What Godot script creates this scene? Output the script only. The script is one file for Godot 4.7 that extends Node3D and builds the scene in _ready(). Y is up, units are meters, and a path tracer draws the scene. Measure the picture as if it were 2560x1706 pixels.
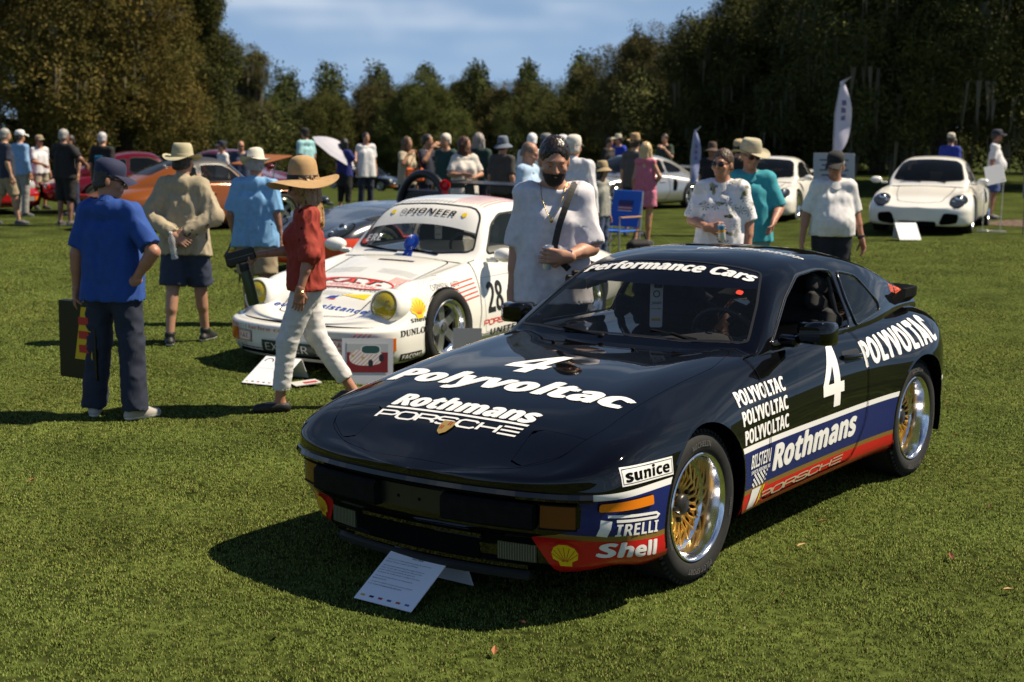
extends Node3D

const CARX := 0.143
const CARZ := -6.219
const CARYAW := 0.639
const W28X := -1.19
const W28Z := -11.466
const W28YAW := 0.5576
# ------------------------------------------------------------------ small tools
class Soup:
	var v := PackedVector3Array()
	var n := PackedVector3Array()
	func tri(a: Vector3, b: Vector3, c: Vector3, na: Vector3, nb: Vector3, nc: Vector3) -> void:
		v.append(a); v.append(b); v.append(c)
		n.append(na); n.append(nb); n.append(nc)
	func flat(a: Vector3, b: Vector3, c: Vector3) -> void:
		var q := (b - a).cross(c - a).normalized()
		tri(a, b, c, q, q, q)
	func quad(a: Vector3, b: Vector3, c: Vector3, d: Vector3) -> void:
		flat(a, b, c); flat(a, c, d)
	func add(o: Soup) -> void:
		v.append_array(o.v); n.append_array(o.n)

var taken := {}
var mats := {}

func numbered(called: String) -> String:
	var k: int = taken.get(called, 0)
	taken[called] = k + 1
	return called if k == 0 else "%s_%03d" % [called, k]

func mesh_of(s: Soup, uvs = null, cols = null) -> ArrayMesh:
	var m := ArrayMesh.new()
	if s.v.is_empty():
		return m
	var v := s.v
	var n := s.n
	for i in range(0, v.size(), 3):
		var q := (v[i + 1] - v[i]).cross(v[i + 2] - v[i])
		if q.dot(n[i] + n[i + 1] + n[i + 2]) > 0.0:
			var t := v[i + 1]; v[i + 1] = v[i + 2]; v[i + 2] = t
			t = n[i + 1]; n[i + 1] = n[i + 2]; n[i + 2] = t
			if uvs != null:
				var u: Vector2 = uvs[i + 1]; uvs[i + 1] = uvs[i + 2]; uvs[i + 2] = u
			if cols != null:
				var c: Color = cols[i + 1]; cols[i + 1] = cols[i + 2]; cols[i + 2] = c
	var a := []
	a.resize(Mesh.ARRAY_MAX)
	a[Mesh.ARRAY_VERTEX] = v
	a[Mesh.ARRAY_NORMAL] = n
	if uvs != null: a[Mesh.ARRAY_TEX_UV] = uvs
	if cols != null: a[Mesh.ARRAY_COLOR] = cols
	m.add_surface_from_arrays(Mesh.PRIMITIVE_TRIANGLES, a)
	return m

func put(called: String, mesh: Mesh, m: Material, parent: Node = self, at := Vector3.ZERO) -> MeshInstance3D:
	var o := MeshInstance3D.new()
	o.name = numbered(called) if parent == self else called
	o.mesh = mesh
	o.material_override = m
	o.position = at
	parent.add_child(o, true)
	return o

func part(called: String, s: Soup, m: Material, parent: Node = self) -> MeshInstance3D:
	if s.v.is_empty():
		return null
	return put(called, mesh_of(s), m, parent)

func tag(o: Node, label: String, category := "", group := "") -> Node:
	o.set_meta("label", label)
	if category: o.set_meta("category", category)
	if group: o.set_meta("group", group)
	return o

func thing(called: String, label: String, category: String, at := Vector3.ZERO, turn := 0.0, group := "") -> Node3D:
	var o := Node3D.new()
	o.name = numbered(called)
	add_child(o)
	o.position = at
	o.rotation.y = turn
	tag(o, label, category, group)
	return o

func lin(r: float, g: float, b: float) -> Color:
	return Color(r, g, b).linear_to_srgb()

func mat(c: Color, rough := 0.6, metal := 0.0, coat := 0.0) -> StandardMaterial3D:
	var key := [c, rough, metal, coat]
	if mats.has(key): return mats[key]
	var m := StandardMaterial3D.new()
	m.albedo_color = c
	m.roughness = rough
	m.metallic = metal
	if coat > 0.0:
		m.clearcoat_enabled = true
		m.clearcoat = coat
		m.clearcoat_roughness = 0.02
	mats[key] = m
	return m

func glass(c: Color, a: float) -> StandardMaterial3D:
	var m := StandardMaterial3D.new()
	m.albedo_color = Color(c.r, c.g, c.b, a)
	m.transparency = BaseMaterial3D.TRANSPARENCY_ALPHA
	m.roughness = 0.02
	m.metallic_specular = 0.3
	return m

# colour clouds multiplied on a base colour: a woven, worn or patchy look (world sized, no UVs)
func cloudy(c: Color, rough: float, scale: float, low: float, bump := 0.0, sd := 1, oct := 4, rim := 0.0) -> StandardMaterial3D:
	var key := ["cl", c, rough, scale, low, bump, sd, oct, rim]
	if mats.has(key): return mats[key]
	var m := StandardMaterial3D.new()
	m.albedo_color = c
	m.roughness = rough
	m.albedo_texture = noise_tex(low, sd, oct)
	m.uv1_triplanar = true
	m.uv1_scale = Vector3.ONE * scale
	if rim > 0.0:
		m.rim_enabled = true; m.rim = rim; m.rim_tint = 0.6
	if bump > 0.0:
		m.heightmap_enabled = true
		m.heightmap_scale = bump
		m.heightmap_texture = noise_tex(0.0, sd + 7, oct)
	mats[key] = m
	return m

var noises := {}
func noise_tex(low: float, sd: int, oct: int) -> NoiseTexture2D:
	var key := [low, sd, oct]
	if noises.has(key): return noises[key]
	var f := FastNoiseLite.new()
	f.seed = sd
	f.frequency = 0.02
	f.fractal_octaves = oct
	var t := NoiseTexture2D.new()
	t.width = 256; t.height = 256
	t.seamless = true
	t.noise = f
	var g := Gradient.new()
	g.set_color(0, Color(low, low, low)); g.set_color(1, Color.WHITE)
	t.color_ramp = g
	noises[key] = t
	return t

# ------------------------------------------------------------------ curves and lofts
func keyed(keys: Array, s: float) -> Vector2:          # keys: Vector3(s, w, y), s rising; cubic between the keys
	var last := keys.size() - 1
	if s <= keys[0].x: return Vector2(keys[0].y, keys[0].z)
	if s >= keys[last].x: return Vector2(keys[last].y, keys[last].z)
	var i := 0
	while keys[i + 1].x < s: i += 1
	var a: Vector3 = keys[i]
	var b: Vector3 = keys[i + 1]
	var h := b.x - a.x
	var t := (s - a.x) / h
	var pa := Vector2(a.y, a.z)
	var pb := Vector2(b.y, b.z)
	var sl := (pb - pa) / h
	var ma := sl
	var mb := sl
	if i > 0:
		var z: Vector3 = keys[i - 1]
		var h0 := a.x - z.x
		ma = ((pa - Vector2(z.y, z.z)) / h0 * h + sl * h0) / (h + h0)
	if i < last - 1:
		var z: Vector3 = keys[i + 2]
		var h1 := z.x - b.x
		mb = ((Vector2(z.y, z.z) - pb) / h1 * h + sl * h1) / (h + h1)
	var t2 := t * t
	var t3 := t2 * t
	return pa * (2 * t3 - 3 * t2 + 1) + ma * (h * (t3 - 2 * t2 + t)) + pb * (3 * t2 - 2 * t3) + mb * (h * (t3 - t2))

func smooth_line(p: PackedVector3Array, per: int) -> PackedVector3Array:     # chord length cubic through points
	var out := PackedVector3Array()
	var last := p.size() - 1
	for i in last:
		var h := maxf((p[i + 1] - p[i]).length(), 1e-5)
		var sl := (p[i + 1] - p[i]) / h
		var ma := sl
		var mb := sl
		if i > 0:
			var h0 := maxf((p[i] - p[i - 1]).length(), 1e-5)
			ma = ((p[i] - p[i - 1]) / h0 * h + sl * h0) / (h + h0)
		if i < last - 1:
			var h1 := maxf((p[i + 2] - p[i + 1]).length(), 1e-5)
			mb = ((p[i + 2] - p[i + 1]) / h1 * h + sl * h1) / (h + h1)
		for k in per:
			var t := float(k) / per
			var t2 := t * t
			var t3 := t2 * t
			out.append(p[i] * (2 * t3 - 3 * t2 + 1) + ma * (h * (t3 - 2 * t2 + t)) + p[i + 1] * (3 * t2 - 2 * t3) + mb * (h * (t3 - t2)))
	out.append(p[last])
	return out

# rows of a half body (left side, x >= 0, last row on the centre line) become a whole smooth skin
func skin(lines: Array, mirror := true) -> Soup:       # lines: one PackedVector3Array per station
	var nu := lines.size()
	var nv: int = lines[0].size()
	var nrm := []
	for i in nu:
		var row := PackedVector3Array()
		row.resize(nv)
		var a: PackedVector3Array = lines[maxi(i - 1, 0)]
		var b: PackedVector3Array = lines[mini(i + 1, nu - 1)]
		var c: PackedVector3Array = lines[i]
		for j in nv:
			var du := b[j] - a[j]
			var dv := c[mini(j + 1, nv - 1)] - c[maxi(j - 1, 0)]
			if mirror and j == nv - 1: dv = Vector3(-c[j - 1].x * 2.0, 0, 0)
			var q := du.cross(dv)
			if q.length_squared() < 1e-16:
				q = Vector3(0, 0, 1) if i > nu / 2 else Vector3(0, 0, -1)
			row[j] = q.normalized()
		nrm.append(row)
	var s := Soup.new()
	for i in nu - 1:
		var a: PackedVector3Array = lines[i]
		var b: PackedVector3Array = lines[i + 1]
		var na: PackedVector3Array = nrm[i]
		var nb: PackedVector3Array = nrm[i + 1]
		for j in nv - 1:
			s.tri(a[j], b[j], b[j + 1], na[j], nb[j], nb[j + 1])
			s.tri(a[j], b[j + 1], a[j + 1], na[j], nb[j + 1], na[j + 1])
	if mirror:
		var k := s.v.size()
		for i in k:
			s.v.append(Vector3(-s.v[i].x, s.v[i].y, s.v[i].z))
			s.n.append(Vector3(-s.n[i].x, s.n[i].y, s.n[i].z))
	return s

# ------------------------------------------------------------------ cutting
func cut(s: Soup, f: Callable, keep_out := true, ax := -1, lo := Vector2.ZERO, hi := Vector2.ZERO) -> Array:     # [inside f < 0, outside]; ax, lo, hi: where f can be negative at all
	var ins := Soup.new()
	var out := Soup.new()
	var v := s.v
	var n := s.n
	for i in range(0, v.size(), 3):
		if ax >= 0:
			var q := v[i]
			var p := Vector2(q.z, q.y) if ax == 0 else Vector2(q.z, q.x) if ax == 1 else Vector2(q.x, q.y)
			if p.x < lo.x or p.y < lo.y or p.x > hi.x or p.y > hi.y:
				out.tri(q, v[i + 1], v[i + 2], n[i], n[i + 1], n[i + 2])
				continue
		var d := [f.call(v[i]), f.call(v[i + 1]), f.call(v[i + 2])]
		var neg: int = int(d[0] < 0.0) + int(d[1] < 0.0) + int(d[2] < 0.0)
		if neg == 3:
			ins.tri(v[i], v[i + 1], v[i + 2], n[i], n[i + 1], n[i + 2])
		elif neg == 0:
			if keep_out: out.tri(v[i], v[i + 1], v[i + 2], n[i], n[i + 1], n[i + 2])
		else:
			var odd := 0                              # the corner alone on its side
			for k in 3:
				if (d[k] < 0.0) == (neg == 1): odd = k
			var i0 := i + odd
			var i1 := i + (odd + 1) % 3
			var i2 := i + (odd + 2) % 3
			var d0: float = d[odd]
			var t1: float = d0 / (d0 - d[(odd + 1) % 3])
			var t2: float = d0 / (d0 - d[(odd + 2) % 3])
			var p1 := v[i0].lerp(v[i1], t1)
			var p2 := v[i0].lerp(v[i2], t2)
			var n1 := n[i0].lerp(n[i1], t1)
			var n2 := n[i0].lerp(n[i2], t2)
			var one := ins if neg == 1 else out
			var two := out if neg == 1 else ins
			if neg == 1 or keep_out: one.tri(v[i0], p1, p2, n[i0], n1, n2)
			if neg == 2 or keep_out:
				two.tri(p1, v[i1], v[i2], n1, n[i1], n[i2])
				two.tri(p1, v[i2], p2, n1, n[i2], n2)
	return [ins, out]

func poly_dist(poly: PackedVector2Array, p: Vector2) -> float:
	var best := 1e9
	var inside := false
	var k := poly.size()
	var a := poly[k - 1]
	for i in k:
		var b := poly[i]
		var e := b - a
		var w := p - a
		var t := clampf(w.dot(e) / e.length_squared(), 0.0, 1.0)
		best = minf(best, (w - e * t).length_squared())
		if (a.y > p.y) != (b.y > p.y) and p.x < (b.x - a.x) * (p.y - a.y) / (b.y - a.y) + a.x:
			inside = not inside
		a = b
	return -sqrt(best) if inside else sqrt(best)

func rounded(pts: Array, r: float, per := 4) -> PackedVector2Array:           # polygon with rounded corners
	var out := PackedVector2Array()
	var k := pts.size()
	for i in k:
		var p: Vector2 = pts[i]
		var a: Vector2 = pts[(i + k - 1) % k]
		var b: Vector2 = pts[(i + 1) % k]
		var rr := minf(r, minf((a - p).length(), (b - p).length()) * 0.48)
		var p0 := p + (a - p).normalized() * rr
		var p1 := p + (b - p).normalized() * rr
		for j in per + 1:
			var t := float(j) / per
			out.append(p0.lerp(p, t).lerp(p.lerp(p1, t), t))
	return out

# a region seen along an axis: 0 from the side (z, y), 1 from above (z, x), 2 from the front (x, y); ok(v) limits where it counts
func region(poly: PackedVector2Array, axis: int, ok: Callable, grow := 0.0) -> Callable:
	var lo := Vector2(1e9, 1e9)
	var hi := Vector2(-1e9, -1e9)
	for p in poly:
		lo = lo.min(p); hi = hi.max(p)
	return func(v: Vector3) -> float:
		var p := Vector2(v.z, v.y) if axis == 0 else Vector2(v.z, v.x) if axis == 1 else Vector2(v.x, v.y)
		var far := maxf(maxf(lo.x - p.x, p.x - hi.x), maxf(lo.y - p.y, p.y - hi.y))
		if far > 0.1: return far
		var lim: float = ok.call(v)
		if lim > 0.05: return lim
		return maxf(poly_dist(poly, p) - grow, lim)

# cut a panel out of s and leave a dark shut line round it: [panel, rest, line]
func panel(s: Soup, poly: PackedVector2Array, axis: int, ok: Callable, gap := 0.0025) -> Array:
	var f := region(poly, axis, ok)
	var lo := Vector2(1e9, 1e9)
	var hi := -lo
	for p in poly:
		lo = lo.min(p); hi = hi.max(p)
	lo -= Vector2(0.09, 0.09); hi += Vector2(0.09, 0.09)
	var a := cut(s, func(v): return f.call(v) + gap, true, axis, lo, hi)
	var b := cut(a[1], func(v): return f.call(v) - gap, true, axis, lo, hi)
	var line: Soup = b[0]
	for i in line.v.size():
		line.v[i] -= line.n[i] * 0.006
	return [a[0], b[1], line]

func lifted(s: Soup, d: float) -> Soup:
	var o := Soup.new()
	o.v = s.v.duplicate(); o.n = s.n.duplicate()
	for i in o.v.size(): o.v[i] += o.n[i] * d
	return o

# ------------------------------------------------------------------ simple shapes (all into a Soup)
func add_box(s: Soup, c: Vector3, size: Vector3, b := Basis(), bev := 0.0) -> void:
	var h := size / 2.0
	bev = minf(bev, minf(h.x, minf(h.y, h.z)) * 0.9)
	if bev <= 0.0:
		for ax in 3:
			for sg in [-1.0, 1.0]:
				var n := Vector3.ZERO; n[ax] = sg
				var u := Vector3.ZERO; u[(ax + 1) % 3] = h[(ax + 1) % 3]
				var w := Vector3.ZERO; w[(ax + 2) % 3] = h[(ax + 2) % 3]
				var o := n * h[ax]
				s.quad(c + b * (o - u - w), c + b * (o + u - w), c + b * (o + u + w), c + b * (o - u + w)) if sg > 0 else s.quad(c + b * (o - u - w), c + b * (o - u + w), c + b * (o + u + w), c + b * (o + u - w))
		return
	var pts := []
	for iz in [-1, 1]:
		for iy in [-1, 1]:
			for ix in [-1, 1]:
				pts.append(Vector3(ix, iy, iz))
	# faces, edge strips and corner triangles of a chamfered box
	for ax in 3:
		for sg in [-1.0, 1.0]:
			var n := Vector3.ZERO; n[ax] = sg
			var a1 := (ax + 1) % 3
			var a2 := (ax + 2) % 3
			var q := []
			for k in [[-1, -1], [1, -1], [1, 1], [-1, 1]]:
				var p := n * h[ax]
				p[a1] = k[0] * (h[a1] - bev); p[a2] = k[1] * (h[a2] - bev)
				q.append(c + b * p)
			s.tri(q[0], q[1], q[2], b * n, b * n, b * n); s.tri(q[0], q[2], q[3], b * n, b * n, b * n)
			for sg2 in [-1.0, 1.0]:
				var n2 := Vector3.ZERO; n2[a1] = sg2
				var p0 := n * h[ax] + n2 * (h[a1] - bev)
				var p1 := n * (h[ax] - bev) + n2 * h[a1]
				var w := Vector3.ZERO; w[a2] = h[a2] - bev
				var bn := b * n
				var bn2 := b * n2
				s.tri(c + b * (p0 - w), c + b * (p0 + w), c + b * (p1 + w), bn, bn, bn2)
				s.tri(c + b * (p0 - w), c + b * (p1 + w), c + b * (p1 - w), bn, bn2, bn2)
	for p in pts:
		var pv: Vector3 = p
		var q0 := c + b * (pv * (h - Vector3(0, bev, bev)))
		var q1 := c + b * (pv * (h - Vector3(bev, 0, bev)))
		var q2 := c + b * (pv * (h - Vector3(bev, bev, 0)))
		s.tri(q0, q1, q2, b * Vector3(pv.x, 0, 0), b * Vector3(0, pv.y, 0), b * Vector3(0, 0, pv.z))

func add_tube(s: Soup, pts: PackedVector3Array, r: Array, sides := 8, caps := true, flat := Vector2.ONE) -> void:
	var rings := []
	var nr := []
	var side := Vector3.ZERO
	for i in pts.size():
		var d := (pts[mini(i + 1, pts.size() - 1)] - pts[maxi(i - 1, 0)]).normalized()
		if side == Vector3.ZERO:
			side = d.cross(Vector3.UP if absf(d.y) < 0.9 else Vector3.RIGHT).normalized()
		side = (side - d * side.dot(d)).normalized()
		var up := side.cross(d)
		var rad: float = r[mini(i, r.size() - 1)]
		var ring := PackedVector3Array()
		var n := PackedVector3Array()
		for k in sides + 1:
			var a := TAU * k / sides
			var q := side * cos(a) * flat.x + up * sin(a) * flat.y
			ring.append(pts[i] + q * rad)
			n.append((side * cos(a) * flat.y + up * sin(a) * flat.x).normalized())
		rings.append(ring); nr.append(n)
	for i in pts.size() - 1:
		for k in sides:
			s.tri(rings[i][k], rings[i + 1][k], rings[i + 1][k + 1], nr[i][k], nr[i + 1][k], nr[i + 1][k + 1])
			s.tri(rings[i][k], rings[i + 1][k + 1], rings[i][k + 1], nr[i][k], nr[i + 1][k + 1], nr[i][k + 1])
	if caps:
		for e in [0, pts.size() - 1]:
			var n: Vector3 = (pts[e] - pts[1 if e == 0 else e - 1]).normalized()
			for k in sides:
				s.tri(pts[e], rings[e][k], rings[e][k + 1], n, n, n)

func bar(s: Soup, a: Vector3, b: Vector3, r: float, sides := 6) -> void:
	add_tube(s, PackedVector3Array([a, b]), [r], sides)

# profile: Vector2(radius, height along axis); turned about an axis through c
func add_lathe(s: Soup, prof: Array, c: Vector3, b := Basis(), sides := 32, sharp := 0.5, stretch := Vector2.ONE) -> void:
	var k := prof.size()
	for i in k - 1:
		var p: Vector2 = prof[i]
		var q: Vector2 = prof[i + 1]
		var d := (q - p).normalized()
		var n0 := Vector2(d.y, -d.x)
		var na := n0
		var nb := n0
		if i > 0:
			var e: Vector2 = (p - prof[i - 1]).normalized()
			if e.dot(d) > sharp: na = (n0 + Vector2(e.y, -e.x)).normalized()
		if i < k - 2:
			var e: Vector2 = (prof[i + 2] - q).normalized()
			if e.dot(d) > sharp: nb = (n0 + Vector2(e.y, -e.x)).normalized()
		for j in sides:
			var a0 := TAU * j / sides
			var a1 := TAU * (j + 1) / sides
			var c0 := Vector3(cos(a0) * stretch.x, 0, sin(a0) * stretch.y)
			var c1 := Vector3(cos(a1) * stretch.x, 0, sin(a1) * stretch.y)
			var up := Vector3.UP
			var p0 := c + b * (c0 * p.x + up * p.y)
			var p1 := c + b * (c1 * p.x + up * p.y)
			var q0 := c + b * (c0 * q.x + up * q.y)
			var q1 := c + b * (c1 * q.x + up * q.y)
			s.tri(p0, q0, q1, b * (c0 * na.x + up * na.y), b * (c0 * nb.x + up * nb.y), b * (c1 * nb.x + up * nb.y))
			s.tri(p0, q1, p1, b * (c0 * na.x + up * na.y), b * (c1 * nb.x + up * nb.y), b * (c1 * na.x + up * na.y))

func ball(s: Soup, c: Vector3, r: Vector3, b := Basis(), seg := 12) -> void:
	var prof := []
	for i in seg + 1:
		var a := PI * i / seg - PI / 2
		prof.append(Vector2(cos(a), sin(a)))
	var t := Soup.new()
	add_lathe(t, prof, Vector3.ZERO, Basis(), seg * 2, -1.0)
	for i in t.v.size():
		t.n[i] = (b * (t.v[i] / r)).normalized()
		t.v[i] = c + b * (t.v[i] * r)
	s.add(t)

# flat outline with thickness (poly in x, y of basis b, thickness along z)
func add_slab(s: Soup, poly: PackedVector2Array, c: Vector3, b: Basis, thick: float) -> void:
	var idx := Geometry2D.triangulate_polygon(poly)
	for z in [-0.5, 0.5]:
		for i in range(0, idx.size(), 3):
			var q := []
			for k in 3: q.append(c + b * Vector3(poly[idx[i + k]].x, poly[idx[i + k]].y, z * thick))
			var n: Vector3 = b * Vector3(0, 0, z * 2)
			s.tri(q[0], q[1], q[2], n, n, n)
	var k := poly.size()
	var ccw := -1.0 if Geometry2D.is_polygon_clockwise(poly) else 1.0
	for i in k:
		var p := poly[i]
		var q := poly[(i + 1) % k]
		var e := (q - p).normalized()
		var n: Vector3 = b * Vector3(e.y, -e.x, 0) * ccw
		var h := thick * 0.5
		var a0 := c + b * Vector3(p.x, p.y, -h)
		var a1 := c + b * Vector3(p.x, p.y, h)
		var b0 := c + b * Vector3(q.x, q.y, -h)
		var b1 := c + b * Vector3(q.x, q.y, h)
		s.tri(a0, b0, b1, n, n, n); s.tri(a0, b1, a1, n, n, n)

# ------------------------------------------------------------------ lettering: flat triangles in (x right, y up), height 1 = capital letters
var fonts := {}
func letters(text: String, face := "Droid Sans", weight := 700) -> PackedVector2Array:
	var key := face + str(weight)
	if not fonts.has(key):
		var f := SystemFont.new()
		f.font_names = PackedStringArray([face])
		f.font_weight = weight
		fonts[key] = f
	var t := TextMesh.new()
	t.font = fonts[key]
	t.font_size = 64
	t.pixel_size = 1.0 / 46.0
	t.depth = 0.0
	t.curve_step = 3.0
	t.text = text
	var out := PackedVector2Array()
	var a := t.surface_get_arrays(0)
	var v: PackedVector3Array = a[Mesh.ARRAY_VERTEX]
	var n: PackedVector3Array = a[Mesh.ARRAY_NORMAL]
	var idx = a[Mesh.ARRAY_INDEX]
	var order: Array = Array(idx) if idx != null and idx.size() else range(v.size())
	var lo := Vector2(1e9, 1e9)
	var hi := Vector2(-1e9, -1e9)
	for i in order:
		if n[i].z < -0.5: continue
		out.append(Vector2(v[i].x, v[i].y))
		lo = lo.min(out[-1]); hi = hi.max(out[-1])
	for i in out.size(): out[i] -= lo
	return out

func extent(p: PackedVector2Array) -> Vector2:
	var hi := Vector2.ZERO
	for q in p: hi = hi.max(q)
	return hi

# lettering fitted into a box w x h (lower left corner at o), slanted, and made bolder by copies a hair apart
func fit_text(text: String, o: Vector2, w: float, h: float, slant := 0.0, face := "Droid Sans", weight := 700) -> PackedVector2Array:
	var p := letters(text, face, weight)
	var e := extent(p)
	for i in p.size():
		var q := Vector2(p[i].x / e.x * w, p[i].y / e.y * h)
		p[i] = o + q + Vector2((q.y - h * 0.5) * slant, 0)
	return p

func strip2(pts: Array, wid: float, closed := false) -> PackedVector2Array:     # a flat line of even width
	var out := PackedVector2Array()
	var k := pts.size()
	var l := []
	var r := []
	for i in k:
		var a: Vector2 = pts[(i + k - 1) % k] if closed else pts[maxi(i - 1, 0)]
		var b: Vector2 = pts[(i + 1) % k] if closed else pts[mini(i + 1, k - 1)]
		var p: Vector2 = pts[i]
		var d0 := (p - a).normalized() if p != a else (b - p).normalized()
		var d1 := (b - p).normalized() if p != b else d0
		var n := (d0 + d1).normalized().orthogonal()
		var m := wid * 0.5 / maxf(0.35, n.dot(d0.orthogonal()))
		l.append(p + n * m); r.append(p - n * m)
	for i in (k if closed else k - 1):
		var j := (i + 1) % k
		out.append_array([l[i], l[j], r[j], l[i], r[j], r[i]])
	return out

func fan2(poly: PackedVector2Array) -> PackedVector2Array:
	var out := PackedVector2Array()
	for i in Geometry2D.triangulate_polygon(poly): out.append(poly[i])
	return out

func finer(p: PackedVector2Array, most: float) -> PackedVector2Array:       # split triangles until no edge is longer than most
	var out := PackedVector2Array()
	var todo := p.duplicate()
	while todo.size():
		var k := todo.size()
		var a := todo[k - 3]
		var b := todo[k - 2]
		var c := todo[k - 1]
		todo.resize(k - 3)
		var la := (b - a).length()
		var lb := (c - b).length()
		var lc := (a - c).length()
		var m := maxf(la, maxf(lb, lc))
		if m <= most:
			out.append_array([a, b, c])
		elif m == la:
			var q := (a + b) / 2
			todo.append_array([a, q, c, q, b, c])
		elif m == lb:
			var q := (b + c) / 2
			todo.append_array([a, b, q, a, q, c])
		else:
			var q := (a + c) / 2
			todo.append_array([a, b, q, q, b, c])
	return out

# height map of a skin seen along an axis, for laying marks on it: axis 0 = from the left side (z, y) -> x, 1 = from above (z, x) -> y, 2 = from the front (x, y) -> z
class Relief:
	var lo: Vector2
	var nx: int
	var ny: int
	var c: float
	var h := PackedFloat32Array()
	var axis: int
	func flatten(v: Vector3) -> Vector2:
		return Vector2(v.z, v.y) if axis == 0 else Vector2(v.z, v.x) if axis == 1 else Vector2(v.x, v.y)
	func up(v: Vector3) -> float:
		return v.x if axis == 0 else v.y if axis == 1 else v.z
	func back(p: Vector2, q: float) -> Vector3:
		return Vector3(q, p.y, p.x) if axis == 0 else Vector3(p.y, q, p.x) if axis == 1 else Vector3(p.x, p.y, q)
	func make(s: Soup, ax: int, cell: float) -> void:
		axis = ax; c = cell
		lo = Vector2(1e9, 1e9)
		var hi := Vector2(-1e9, -1e9)
		for v in s.v:
			var p := flatten(v)
			lo = lo.min(p); hi = hi.max(p)
		nx = int((hi.x - lo.x) / c) + 2
		ny = int((hi.y - lo.y) / c) + 2
		h.resize(nx * ny)
		h.fill(-1e3)
		for i in range(0, s.v.size(), 3):
			var a := (flatten(s.v[i]) - lo) / c
			var b := (flatten(s.v[i + 1]) - lo) / c
			var d := (flatten(s.v[i + 2]) - lo) / c
			var ha := up(s.v[i])
			var hb := up(s.v[i + 1])
			var hd := up(s.v[i + 2])
			if maxf(ha, maxf(hb, hd)) < -0.2 and axis != 1: continue
			var den := (b - a).cross(d - a)
			if absf(den) < 1e-9: continue
			for y in range(maxi(0, ceili(minf(a.y, minf(b.y, d.y)) - 0.01)), mini(ny - 1, floori(maxf(a.y, maxf(b.y, d.y)) + 0.01)) + 1):
				for x in range(maxi(0, ceili(minf(a.x, minf(b.x, d.x)) - 0.01)), mini(nx - 1, floori(maxf(a.x, maxf(b.x, d.x)) + 0.01)) + 1):
					var p := Vector2(x, y)
					var wb := (p - a).cross(d - a) / den
					var wd := (b - a).cross(p - a) / den
					if wb < -0.01 or wd < -0.01 or wb + wd > 1.01: continue
					var q := ha + (hb - ha) * wb + (hd - ha) * wd
					if q > h[y * nx + x]: h[y * nx + x] = q
	func at(p: Vector2) -> float:
		var q := (p - lo) / c
		var x := clampi(int(q.x), 0, nx - 2)
		var y := clampi(int(q.y), 0, ny - 2)
		var fx := clampf(q.x - x, 0, 1)
		var fy := clampf(q.y - y, 0, 1)
		var i := y * nx + x
		var v := [h[i], h[i + 1], h[i + nx], h[i + nx + 1]]
		var m: float = maxf(maxf(v[0], v[1]), maxf(v[2], v[3]))
		for k in 4:
			if v[k] < m - 0.3: v[k] = m
		return lerpf(lerpf(v[0], v[1], fx), lerpf(v[2], v[3], fx), fy)
	func normal(p: Vector2) -> Vector3:
		var e := c * 1.5
		var gx := (at(p + Vector2(e, 0)) - at(p - Vector2(e, 0))) / (2 * e)
		var gy := (at(p + Vector2(0, e)) - at(p - Vector2(0, e))) / (2 * e)
		return back(Vector2(-gx, -gy), 1.0).normalized()

# lay flat triangles on a relief; place(p) turns lettering coordinates into relief coordinates; side -1 mirrors onto the right flank
func lay(r: Relief, tris: PackedVector2Array, place: Callable, off := 0.002, fine := 0.05, side := 1.0) -> Soup:
	var s := Soup.new()
	var f := finer(tris, fine)
	for i in range(0, f.size(), 3):
		var q := []
		var n := []
		for k in 3:
			var p: Vector2 = place.call(f[i + k])
			if r.at(p) < -100.0: break
			var nn := r.normal(p)
			var w := r.back(p, r.at(p)) + nn * off
			if side < 0.0:
				w.x = -w.x; nn.x = -nn.x
			q.append(w); n.append(nn)
		if q.size() == 3: s.tri(q[0], q[1], q[2], n[0], n[1], n[2])
	return s
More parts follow.
